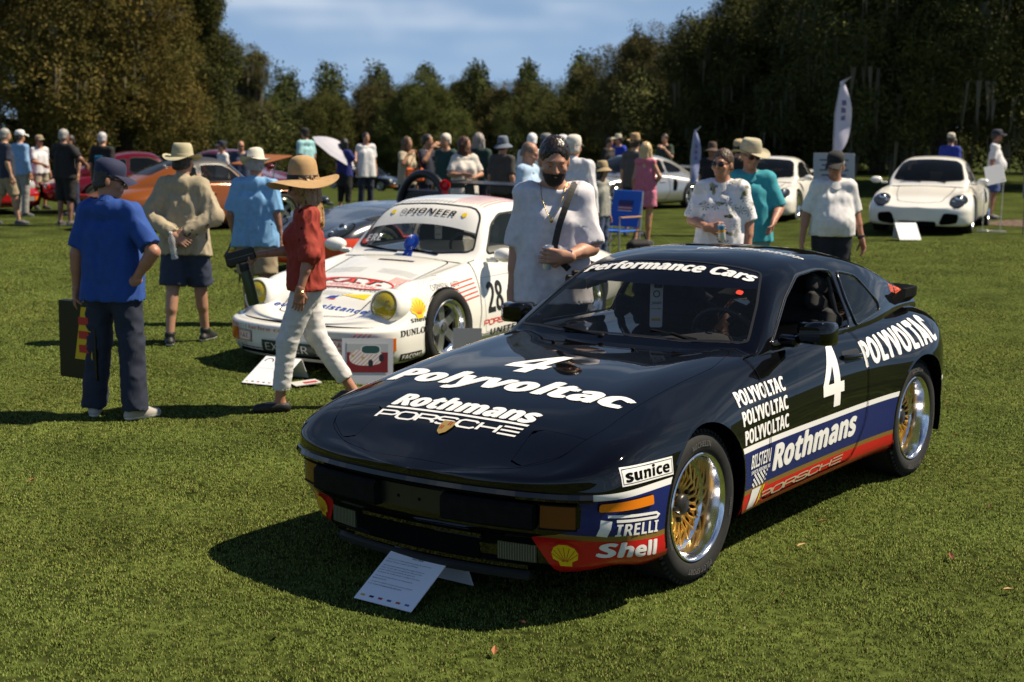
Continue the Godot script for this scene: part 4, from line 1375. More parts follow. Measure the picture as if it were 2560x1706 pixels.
func ground() -> void:
	var s := Soup.new()
	var xs := []
	var zs := []
	for i in 121: xs.append(signf(i - 60) * (absf(i - 60) * 0.5 + pow(absf(i - 60) / 60.0, 4.0) * 230.0))
	for i in 80: zs.append(10.0 - (0.8 * i + 0.07 * i * i + pow(i / 80.0, 6.0) * 200.0))
	var lines := []
	for z in zs:
		var p := PackedVector3Array()
		for x in xs: p.append(Vector3(x, terrain(x, z), z))
		lines.append(p)
	s = skin(lines, false)
	for i in s.n.size(): s.n[i] = s.n[i] * signf(s.n[i].y)
	var m := StandardMaterial3D.new()
	m.albedo_color = lin(0.142, 0.185, 0.042)
	m.roughness = 0.95
	m.metallic_specular = 0.1
	m.albedo_texture = noise_tex(0.62, 4, 5)
	m.uv1_triplanar = true
	m.uv1_world_triplanar = true
	m.uv1_scale = Vector3.ONE * 0.21
	m.detail_enabled = true
	m.detail_blend_mode = BaseMaterial3D.BLEND_MODE_MUL
	m.detail_albedo = noise_tex(0.45, 8, 5)
	m.detail_uv_layer = BaseMaterial3D.DETAIL_UV_2
	m.uv2_triplanar = true
	m.uv2_world_triplanar = true
	m.uv2_scale = Vector3.ONE * 2.3
	part("ground", s, m).set_meta("kind", "structure")
	# mulch under the trees on the right
	s = Soup.new()
	var edge := PackedVector2Array([Vector2(8.6, -26.9), Vector2(9.6, -25.9), Vector2(12.0, -25.2), Vector2(22, -25.0), Vector2(22, -29.5), Vector2(12, -29.0), Vector2(9.8, -28.2)])
	var idx := Geometry2D.triangulate_polygon(edge)
	for i in range(0, idx.size(), 3):
		var q := []
		for k in 3: q.append(Vector3(edge[idx[i + k]].x, 0.178, edge[idx[i + k]].y))
		s.tri(q[0], q[1], q[2], Vector3.UP, Vector3.UP, Vector3.UP)
	part("mulch_path", s, cloudy(lin(0.20, 0.125, 0.075), 0.95, 1.4, 0.35, 0.5, 31)).set_meta("kind", "structure")
	# mown blades
	var r := RandomNumberGenerator.new()
	r.seed = 44
	var t := Soup.new()
	var col := PackedColorArray()
	for k in 60:
		var a := r.randf() * TAU
		var p := Vector3(r.randf_range(-0.048, 0.048), 0, r.randf_range(-0.048, 0.048))
		var h := r.randf_range(0.004, 0.011)
		var lean := Vector3(cos(a), 0, sin(a)) * h * r.randf_range(0.2, 1.1)
		var w := Vector3(-sin(a), 0, cos(a)) * r.randf_range(0.0012, 0.0022)
		var mid := p + lean * 0.4 + Vector3(0, h * 0.62, 0)
		var tip := p + lean + Vector3(0, h, 0)
		var n := (Vector3(0, 0.8, 0) + Vector3(cos(a), 0, sin(a)) * -0.5).normalized()
		t.tri(p - w, p + w, mid + w * 0.8, n, n, n); t.tri(p - w, mid + w * 0.8, mid - w * 0.8, n, n, n); t.tri(mid - w * 0.8, mid + w * 0.8, tip, n, n, n)
		var c := Color(0.100, 0.142, 0.028).lerp(Color(0.165, 0.192, 0.052), r.randf())
		if r.randf() < 0.10: c = Color(0.26, 0.22, 0.10)
		c = c * r.randf_range(0.75, 1.15)
		c.a = 1.0
		for j in 9: col.append(c)
	var mm := MultiMesh.new()
	mm.transform_format = MultiMesh.TRANSFORM_3D
	mm.use_colors = true
	mm.mesh = mesh_of(t, null, col)
	var spots := []
	var z := -4.2
	while z > -23.0:
		var step := 0.062 + 0.0060 * maxf(0.0, -z - 6.0)
		var x := z * 0.40 - 0.4
		while x < -z * 0.40 + 0.4:
			spots.append([Vector3(x + r.randf_range(-0.5, 0.5) * step, 0, z + r.randf_range(-0.5, 0.5) * step), step / 0.062])
			x += step
		z -= step
	mm.instance_count = spots.size()
	var tone := FastNoiseLite.new()
	tone.seed = 3; tone.frequency = 0.9; tone.fractal_octaves = 3
	for i in spots.size():
		var p: Vector3 = spots[i][0]
		p.y = terrain(p.x, p.z)
		var k: float = r.randf_range(0.8, 1.2)
		mm.set_instance_transform(i, Transform3D(Basis(Vector3.UP, r.randf() * TAU) * Basis.from_scale(Vector3(k * pow(spots[i][1], 0.8), k, k * pow(spots[i][1], 0.8))), p))
		var g := 1.0 + 0.35 * tone.get_noise_2d(p.x, p.z)
		mm.set_instance_color(i, Color(g * (1.0 + 0.12 * tone.get_noise_2d(p.x * 0.4 + 9.0, p.z * 0.4)), g, g, 1))
	var o := MultiMeshInstance3D.new()
	o.name = "grass"
	o.multimesh = mm
	o.material_override = grass_mat()
	add_child(o)
	o.set_meta("kind", "stuff")
	o.set_meta("label", "short mown lawn grass under and around the show cars")
	o.set_meta("category", "grass")
	# fallen leaves
	var leaf_spots := [Vector3(-3.55, 0, -7.05), Vector3(-1.5, 0, -7.6), Vector3(-2.5, 0, -7.2), Vector3(-0.85, 0, -5.0), Vector3(-0.05, 0, -4.85), Vector3(1.32, 0, -6.2), Vector3(1.95, 0, -6.05), Vector3(2.4, 0, -6.9), Vector3(2.75, 0, -8.6), Vector3(1.1, 0, -5.5), Vector3(0.05, 0, -5.15), Vector3(-1.75, 0, -8.8), Vector3(2.3, 0, -8.1), Vector3(1.5, 0, -6.6), Vector3(-2.25, 0, -5.9), Vector3(-1.5, 0, -10.9), Vector3(3.0, 0, -9.6), Vector3(2.05, 0, -5.6)]
	var where := ["farthest left in the sunlit foreground", "just left of the black car's shadow", "left of the black car, near its nose", "before the printed tent card", "nearest of all, below the car's bumper", "right of the front gold wheel", "second from the front gold wheel", "between the two gold wheels' shadows", "far right, level with the rear wheel", "in front of the front tyre", "at the lower edge of the car's shadow", "between the blue-shirted and walking persons", "right of the rear gold wheel", "beside the sill's shadow", "alone in the lower left lawn", "under the white race car's nose", "behind the black car's tail", "lower right corner of the lawn"]
	for i in leaf_spots.size():
		var lf := Soup.new()
		var l := r.randf_range(0.017, 0.03)
		var up := r.randf_range(0.006, 0.014)
		for sg in [-1.0, 1.0]:
			lf.flat(Vector3(-l, 0, 0), Vector3(-l * 0.2, up, sg * l * 0.42), Vector3(l * 0.4, up * 0.3, 0))
			lf.flat(Vector3(-l * 0.2, up, sg * l * 0.42), Vector3(l * 0.7, up * 1.2, sg * l * 0.2), Vector3(l * 0.4, up * 0.3, 0))
			lf.flat(Vector3(l * 0.4, up * 0.3, 0), Vector3(l * 0.7, up * 1.2, sg * l * 0.2), Vector3(l * 1.1, up, 0))
		var ln := part("fallen_leaf", lf, mat([lin(0.28, 0.10, 0.03), lin(0.34, 0.20, 0.07), lin(0.20, 0.06, 0.025), lin(0.12, 0.05, 0.025)][i % 4], 0.7))
		ln.position = leaf_spots[i] + Vector3(0, 0.022, 0)
		ln.rotation = Vector3(r.randf_range(-0.2, 0.2), r.randf() * TAU, r.randf_range(-0.2, 0.2))
		tag(ln, "dry fallen leaf on the lawn, " + where[i], "leaf", "fallen leaves on the lawn")

# ------------------------------------------------------------------ trees
func leaf_clump(sd: int, count: int, rad: float, leaf: float, droop := 0.0) -> ArrayMesh:
	var r := RandomNumberGenerator.new()
	r.seed = sd
	var s := Soup.new()
	var col := PackedColorArray()
	for k in count:
		var c := Vector3(r.randfn(), r.randfn(), r.randfn()).normalized() * rad * pow(r.randf(), 0.45)
		var u := Vector3(r.randfn(), r.randfn() - droop, r.randfn()).normalized() * leaf * r.randf_range(0.6, 1.25)
		var w := u.cross(Vector3(r.randfn(), r.randfn(), r.randfn())).normalized() * leaf * 0.42
		var n := u.cross(w).normalized()
		var f := n * leaf * 0.12
		s.flat(c - u, c + w + f, c + u)
		s.flat(c - u, c + u, c - w + f)
		var g := r.randf_range(0.6, 1.3)
		for j in 6: col.append(Color(g, g, g * 0.95, 1))
	return mesh_of(s, null, col)

var leaf_mats := {}
func leaf_mat() -> StandardMaterial3D:
	if leaf_mats.has(0): return leaf_mats[0]
	var m := StandardMaterial3D.new()
	m.vertex_color_use_as_albedo = true
	m.roughness = 0.7
	m.metallic_specular = 0.2
	m.backlight_enabled = true
	m.backlight = Color(0.06, 0.07, 0.02)
	leaf_mats[0] = m
	return m

var clumps := {}
func scatter(called: String, spots: Array, cols: Array, size: float, leaf: float, per: int, parent: Node, sd: int) -> MultiMeshInstance3D:
	var r := RandomNumberGenerator.new()
	r.seed = sd
	var key := [per, leaf]
	if not clumps.has(key): clumps[key] = leaf_clump(77, per, 0.5, leaf)
	var mm := MultiMesh.new()
	mm.transform_format = MultiMesh.TRANSFORM_3D
	mm.use_colors = true
	mm.mesh = clumps[key]
	mm.instance_count = spots.size()
	for i in spots.size():
		var k := size * r.randf_range(0.7, 1.35)
		mm.set_instance_transform(i, Transform3D(Basis(Vector3(r.randfn(), r.randfn(), r.randfn()).normalized(), r.randf() * TAU) * Basis.from_scale(Vector3(k, k * 0.85, k)), spots[i]))
		mm.set_instance_color(i, cols[i])
	var o := MultiMeshInstance3D.new()
	o.name = called if parent != self else numbered(called)
	o.multimesh = mm
	o.material_override = leaf_mat()
	parent.add_child(o, true)
	return o

func make_tree(called: String, label: String, at: Vector3, high: float, rad: float, base: Color, second: Color, sd: int, clump_n: int, group: String, low := 0.18, moss := false, slim := false) -> void:
	var r := RandomNumberGenerator.new()
	r.seed = sd
	var t := thing(called, label, "tree", at, 0.0, group)
	var bark := cloudy(lin(0.075, 0.06, 0.045), 0.95, 1.2, 0.4, 1.5, 23)
	var s := Soup.new()
	var lobes := []
	var n := 15 if not slim else 11
	for k in n:
		var f := float(k) / (n - 1)
		var y := high * lerpf(low + 0.10, 0.90, f) + r.randf_range(-0.04, 0.04) * high
		var env := rad * (sqrt(maxf(0.05, 1.0 - pow(2.0 * f - 0.75, 2.0) * 0.55)) if not slim else lerpf(0.9, 0.35, f))
		var a := k * 2.4 + r.randf() * 0.8
		var d := env * r.randf_range(0.35, 0.68)
		lobes.append([Vector3(cos(a) * d, y, sin(a) * d), env * r.randf_range(0.36, 0.56)])
	lobes.append([Vector3(0, high * 0.86, 0), rad * 0.45])
	var fork := high * (low + 0.10)
	var tr := maxf(0.22, high * 0.028)
	add_tube(s, PackedVector3Array([Vector3(0, -0.3, 0), Vector3(0.05, 0.3, 0), Vector3(r.randf_range(-0.2, 0.2), fork * 0.6, r.randf_range(-0.2, 0.2)), Vector3(0, fork, 0), Vector3(0.2, high * 0.7, 0.1)]), [tr * 1.6, tr * 1.15, tr, tr * 0.85, tr * 0.3], 9)
	for l in lobes:
		var e: Vector3 = l[0]
		var st := Vector3(0, fork * r.randf_range(0.7, 1.1), 0)
		add_tube(s, PackedVector3Array([st, st.lerp(e, 0.5) + Vector3(r.randf_range(-0.4, 0.4), r.randf_range(-0.3, 0.5), r.randf_range(-0.4, 0.4)), e]), [tr * 0.5, tr * 0.32, tr * 0.12], 6)
	part("trunk", s, bark, t)
	var spots := []
	var cols := []
	var moss_spots := []
	for k in clump_n:
		var l: Array = lobes[r.randi() % lobes.size()]
		var dir := Vector3(r.randfn(), r.randfn() * 0.9 + 0.15, r.randfn()).normalized()
		var p: Vector3 = l[0] + dir * (l[1] as float) * pow(r.randf(), 0.28) * Vector3(1.1, 0.85, 1.1).length() / 1.73
		if p.y < 0.4: continue
		spots.append(p)
		var c := base.lerp(second, clampf(r.randf() * 0.9 + r.randfn() * 0.12, 0, 1)) * r.randf_range(0.7, 1.25)
		cols.append(Color(c.r, c.g, c.b, 1))
		if moss and r.randf() < 0.10: moss_spots.append(p + Vector3(0, -0.3, 0))
	scatter("crown", spots, cols, rad * 0.19, 0.072, 64, t, sd + 1).set_meta("kind", "stuff")
	if moss:
		s = Soup.new()
		for p in moss_spots:
			for j in 3:
				var q: Vector3 = p + Vector3(r.randf_range(-0.3, 0.3), 0, r.randf_range(-0.3, 0.3))
				var l := r.randf_range(0.5, 1.3)
				var a := r.randf() * TAU
				var w := Vector3(cos(a), 0, sin(a)) * r.randf_range(0.03, 0.09)
				s.flat(q - w, q + w, q + Vector3(r.randf_range(-0.1, 0.1), -l, 0.0))
		part("hanging_moss", s, mat(lin(0.10, 0.088, 0.06), 0.95), t).set_meta("kind", "stuff")

func bushes(called: String, label: String, from: Vector3, to: Vector3, deep: float, high: float, count: int, a: Color, b: Color, sd: int, size: float) -> void:
	var r := RandomNumberGenerator.new()
	r.seed = sd
	var spots := []
	var cols := []
	for k in count:
		var p := from.lerp(to, r.randf()) + Vector3(0, 0, r.randf_range(-deep, deep))
		p.y = terrain(p.x, p.z) + high * pow(r.randf(), 0.8) * (0.7 + 0.3 * sin(p.x * 1.3))
		spots.append(p)
		var c := a.lerp(b, r.randf()) * r.randf_range(0.6, 1.2)
		cols.append(Color(c.r, c.g, c.b, 1))
	var o := scatter(called, spots, cols, size, 0.115, 26, self, sd)
	o.set_meta("kind", "stuff")
	o.set_meta("label", label)
	o.set_meta("category", "undergrowth")

func trees() -> void:
	var brown := Color(0.20, 0.145, 0.04)
	var olive := Color(0.095, 0.098, 0.026)
	var dark := Color(0.055, 0.064, 0.022)
	var green := Color(0.10, 0.125, 0.032)
	var left := "tall trees at the left edge of the lawn"
	var right := "dark oaks at the right edge of the lawn"
	make_tree("oak_tree", "huge brownish olive oak filling the picture's upper left corner", Vector3(-24.5, terrain(-24.5, -72), -72), 16.5, 6.6, brown, olive, 101, 5000, left, 0.12, true)
	make_tree("oak_tree", "brownish oak between the corner oak and the dark green slope-sided one", Vector3(-20.4, terrain(-20.4, -75), -75), 16.0, 5.0, brown, olive, 102, 4000, left, 0.12)
	make_tree("oak_tree", "dark green tree whose right side slopes down to the open sky, left of the gap", Vector3(-18.0, terrain(-18.0, -80), -80), 13.2, 4.6, olive, dark, 103, 4200, left, 0.10, false, true)
	make_tree("oak_tree", "leaning grey-green tree at the foot of the left slope, mossy at its right edge", Vector3(-15.8, terrain(-15.8, -86), -86), 8.4, 2.9, Color(0.14, 0.13, 0.06), olive, 104, 1500, left, 0.08, true, true)
	make_tree("oak_tree", "broad dark oak right of the sky gap, behind the silver car", Vector3(11.3, 0, -66), 8.0, 4.9, olive, dark, 111, 4200, right, 0.12, true)
	make_tree("oak_tree", "shadowy oak rising over the turbo-grey gap behind the tall feather flag", Vector3(15.2, 0, -60), 10.2, 5.4, olive, dark, 112, 4200, right, 0.14, true)
	make_tree("oak_tree", "mossy oak with a visible trunk behind the white car on the right", Vector3(12.4, 0, -42), 10.0, 4.6, olive, dark, 113, 3000, right, 0.2, true)
	make_tree("oak_tree", "darkest oak filling the picture's upper right corner", Vector3(17.6, 0, -47), 12.5, 5.6, dark, olive, 114, 3400, right, 0.2, true)
	var mid := "trees of the far treeline across the lawn"
	var row := [[-22.8, -128, 7.8, 3.2, "low olive tree at the left end of the far treeline, under the open sky"], [-17.6, -130, 7.6, 3.4, "rounded olive tree of the far treeline above the walking woman's hat"], [-13.0, -134, 8.8, 3.8, "brownish tree of the far treeline over the pale grey umbrella"], [-8.4, -130, 9.4, 3.6, "highest bright-topped tree of the far treeline, left of its middle"], [-4.4, -136, 9.6, 3.6, "green domed tree of the far treeline over the white-topped woman"],
		[-0.4, -132, 9.0, 3.4, "dark tree of the far treeline left of the bearded one's head"], [3.2, -128, 8.4, 3.4, "olive tree of the far treeline right above the bearded one's head"], [6.6, -120, 8.6, 3.8, "tree of the far treeline over the person in straw hat"], [10.6, -112, 9.2, 4.2, "tall right-hand end tree of the far treeline, over the silver car's nose"]]
	var i := 0
	for q in row:
		make_tree("treeline_oak", q[4], Vector3(q[0], terrain(q[0], q[1]) - 0.2, q[1]), q[2] * 0.93, q[3] * 1.45, [green, olive, Color(0.14, 0.115, 0.045)][i % 3], dark if i % 2 == 0 else olive, 130 + i, 1900, mid, 0.05)
		i += 1
	bushes("undergrowth", "dark undergrowth below the tall trees on the left", Vector3(-34, 0, -80), Vector3(-13, 0, -84), 5.0, 4.6, 1500, dark, olive, 61, 1.15)
	bushes("woodland", "far woodland mass between the crowns of the far treeline", Vector3(-30, 0, -146), Vector3(18, 0, -130), 5.0, 10.6, 7500, green, dark, 65, 1.5)
	bushes("undergrowth", "dark undergrowth below the far treeline", Vector3(-26, 0, -138), Vector3(14, 0, -126), 4.0, 4.2, 1500, olive, dark, 62, 1.35)
	bushes("undergrowth", "dark undergrowth behind the oaks on the right", Vector3(5.5, 0, -72), Vector3(30, 0, -56), 3.0, 4.6, 2200, dark, olive, 63, 1.1)
# ------------------------------------------------------------------ smooth bodies: distance fields on a grid, meshed as surface nets
class Field:
	var o: Vector3
	var c: float
	var nx: int
	var ny: int
	var nz: int
	var d := PackedFloat32Array()
	func _init(lo: Vector3, hi: Vector3, cell: float) -> void:
		o = lo; c = cell
		nx = int((hi.x - lo.x) / c) + 2
		ny = int((hi.y - lo.y) / c) + 2
		nz = int((hi.z - lo.z) / c) + 2
		d.resize(nx * ny * nz)
		d.fill(0.5)
	func span(lo: Vector3, hi: Vector3) -> PackedInt32Array:
		var a := (lo - o) / c
		var b := (hi - o) / c
		return PackedInt32Array([maxi(0, int(a.x)), maxi(0, int(a.y)), maxi(0, int(a.z)), mini(nx - 1, int(b.x) + 1), mini(ny - 1, int(b.y) + 1), mini(nz - 1, int(b.z) + 1)])
	func cap(a: Vector3, b: Vector3, ra: float, rb: float, k := 0.03, stop := false) -> void:
		var m := maxf(ra, rb) + k + c * 2.0
		var e := Vector3(m, m, m)
		var r := span(a.min(b) - e, a.max(b) + e)
		var ba := b - a
		var l2 := maxf(ba.length_squared(), 1e-8)
		var len := sqrt(l2)
		for z in range(r[2], r[5] + 1):
			for y in range(r[1], r[4] + 1):
				var i := (z * ny + y) * nx + r[0]
				var p := o + Vector3(r[0], y, z) * c - a
				for x in range(r[0], r[3] + 1):
					var t0 := p.dot(ba) / l2
					var t := clampf(t0, 0.0, 1.0)
					var q := (p - ba * t).length() - (ra + (rb - ra) * t)
					if stop: q = maxf(q, (t0 - 1.0) * len)
					var w := d[i]
					var h := k - absf(w - q)
					d[i] = minf(w, q) - (h * h / (4.0 * k) if h > 0.0 else 0.0)
					i += 1
					p.x += c
	func ell(cen: Vector3, rad: Vector3, b := Basis(), k := 0.02, carve := false) -> void:
		var m := maxf(rad.x, maxf(rad.y, rad.z)) + k + c * 2.0
		var e := Vector3(m, m, m)
		var r := span(cen - e, cen + e)
		var inv := b.transposed()
		for z in range(r[2], r[5] + 1):
			for y in range(r[1], r[4] + 1):
				var i := (z * ny + y) * nx + r[0]
				var p := o + Vector3(r[0], y, z) * c - cen
				for x in range(r[0], r[3] + 1):
					var s := inv * p
					var u := s / rad
					var k0 := u.length()
					var q := k0 * (k0 - 1.0) / maxf((u / rad).length(), 1e-5)
					var w := d[i]
					if carve:
						var h2 := k - absf(w + q)
						d[i] = maxf(w, -q) + (h2 * h2 / (4.0 * k) if h2 > 0.0 else 0.0)
					else:
						var h := k - absf(w - q)
						d[i] = minf(w, q) - (h * h / (4.0 * k) if h > 0.0 else 0.0)
					i += 1
					p.x += c
	func slice(p0: Vector3, n: Vector3) -> void:             # keep what lies behind the plane
		var i := 0
		for z in nz:
			for y in ny:
				var q := (o + Vector3(0, y, z) * c - p0).dot(n)
				var st := n.x * c
				for x in nx:
					if q > d[i]: d[i] = q
					q += st
					i += 1
	func ruffle(f: FastNoiseLite, sc: Vector3, amp: float) -> void:
		var i := 0
		var near := amp * 1.2 + c * 1.1
		for z in nz:
			for y in ny:
				for x in nx:
					if absf(d[i]) < near:
						var p := (o + Vector3(x, y, z) * c) * sc
						d[i] += amp * (absf(f.get_noise_3d(p.x, p.y, p.z)) * 1.7 - 0.7)
					i += 1
	func net(s: Soup) -> void:
		var id := PackedInt32Array()
		id.resize(d.size())
		id.fill(-1)
		var v := PackedVector3Array()
		var nn := PackedVector3Array()
		var sy := nx
		var sz := nx * ny
		var lim := c * 1.9
		var live := PackedInt32Array()
		for z in nz - 1:
			for y in ny - 1:
				var i := (z * ny + y) * nx - 1
				for x in nx - 1:
					i += 1
					var d0 := d[i]
					if d0 > lim or d0 < -lim: continue
					var d1 := d[i + 1]
					var d2 := d[i + sy]
					var d3 := d[i + sy + 1]
					var d4 := d[i + sz]
					var d5 := d[i + sz + 1]
					var d6 := d[i + sz + sy]
					var d7 := d[i + sz + sy + 1]
					var cnt := int(d0 < 0.0) + int(d1 < 0.0) + int(d2 < 0.0) + int(d3 < 0.0) + int(d4 < 0.0) + int(d5 < 0.0) + int(d6 < 0.0) + int(d7 < 0.0)
					if cnt == 0 or cnt == 8: continue
					var sum := Vector3.ZERO
					var k := 0
					if (d0 < 0.0) != (d1 < 0.0): sum += Vector3(d0 / (d0 - d1), 0, 0); k += 1
					if (d2 < 0.0) != (d3 < 0.0): sum += Vector3(d2 / (d2 - d3), 1, 0); k += 1
					if (d4 < 0.0) != (d5 < 0.0): sum += Vector3(d4 / (d4 - d5), 0, 1); k += 1
					if (d6 < 0.0) != (d7 < 0.0): sum += Vector3(d6 / (d6 - d7), 1, 1); k += 1
					if (d0 < 0.0) != (d2 < 0.0): sum += Vector3(0, d0 / (d0 - d2), 0); k += 1
					if (d1 < 0.0) != (d3 < 0.0): sum += Vector3(1, d1 / (d1 - d3), 0); k += 1
					if (d4 < 0.0) != (d6 < 0.0): sum += Vector3(0, d4 / (d4 - d6), 1); k += 1
					if (d5 < 0.0) != (d7 < 0.0): sum += Vector3(1, d5 / (d5 - d7), 1); k += 1
					if (d0 < 0.0) != (d4 < 0.0): sum += Vector3(0, 0, d0 / (d0 - d4)); k += 1
					if (d1 < 0.0) != (d5 < 0.0): sum += Vector3(1, 0, d1 / (d1 - d5)); k += 1
					if (d2 < 0.0) != (d6 < 0.0): sum += Vector3(0, 1, d2 / (d2 - d6)); k += 1
					if (d3 < 0.0) != (d7 < 0.0): sum += Vector3(1, 1, d3 / (d3 - d7)); k += 1
					id[i] = v.size()
					live.append(i)
					v.append(o + (Vector3(x, y, z) + sum / k) * c)
					nn.append(Vector3(d1 + d3 + d5 + d7 - d0 - d2 - d4 - d6, d2 + d3 + d6 + d7 - d0 - d1 - d4 - d5, d4 + d5 + d6 + d7 - d0 - d1 - d2 - d3).normalized())
		var st := [1, sy, sz]
		for i in live:
			var d0 := d[i]
			for ax in 3:
				if (d0 < 0.0) == (d[i + st[ax]] < 0.0): continue
				var u: int = st[(ax + 1) % 3]
				var w: int = st[(ax + 2) % 3]
				if i < u + w: continue
				var a := id[i]
				var b := id[i - u]
				var e := id[i - u - w]
				var f := id[i - w]
				if b < 0 or e < 0 or f < 0: continue
				s.tri(v[a], v[b], v[e], nn[a], nn[b], nn[e])
				s.tri(v[a], v[e], v[f], nn[a], nn[e], nn[f])

var wrinkle: FastNoiseLite

# a hand: palm, four fingers of their own lengths, thumb from the side of the palm
func add_hand(s: Soup, wrist: Vector3, dir: Vector3, palm: Vector3, thumb_side: float, curl: float, cell: float, k := 1.0) -> void:
	var d := dir.normalized()
	var n := (palm - d * palm.dot(d)).normalized()
	var t := d.cross(n) * thumb_side
	var mid := wrist + (d * 0.08 + n * 0.02) * k
	var f := Field.new(mid - Vector3.ONE * 0.135 * k, mid + Vector3.ONE * 0.135 * k, cell)
	var r := 0.0092 * k
	for j in 4:
		var off := (1.5 - j) * 0.021 * k
		f.cap(wrist - d * 0.02 * k + t * off * 0.5, wrist + d * 0.088 * k + t * off, 0.017 * k, 0.0125 * k, 0.012)
	f.cap(wrist - d * 0.03 * k, wrist + d * 0.02 * k, 0.024 * k, 0.026 * k, 0.02)
	var lens := [0.072, 0.080, 0.074, 0.058]
	for j in 4:
		var off := (1.5 - j) * 0.0215 * k
		var p := wrist + d * 0.090 * k + t * off
		var fan := (1.5 - j) * 0.05
		var a := curl * (0.55 + 0.08 * j)
		for sgm in 3:
			var l: float = lens[j] * k * ([0.48, 0.30, 0.24][sgm] as float)
			var q := p + (d * cos(a) + n * sin(a) + t * fan).normalized() * l
			f.cap(p, q, r * (1.0 - sgm * 0.08), r * (0.95 - sgm * 0.1), 0.004)
			p = q
			a += curl * (0.75 - sgm * 0.1)
	var p0 := wrist + d * 0.022 * k + t * 0.026 * k
	var td := (d * 0.75 + t * 0.75 + n * (0.25 + curl * 0.25)).normalized()
	var p1 := p0 + td * 0.042 * k
	f.cap(p0, p1, 0.015 * k, 0.0115 * k, 0.012)
	var td2 := (d * (0.9 - curl * 0.2) + t * (0.3 - curl * 0.4) + n * (0.3 + curl * 0.5)).normalized()
	var p2 := p1 + td2 * 0.032 * k
	f.cap(p1, p2, 0.0105 * k, 0.0095 * k, 0.004)
	f.cap(p2, p2 + td2 * 0.022 * k, 0.0095 * k, 0.008 * k, 0.004)
	f.net(s)

func head_basis(q: Dictionary) -> Basis:
	return Basis(Vector3.UP, q.get("turn", 0.0)) * Basis(Vector3.RIGHT, q.get("nod", 0.0)) * Basis(Vector3(0, 0, 1), q.get("tilt", 0.0))

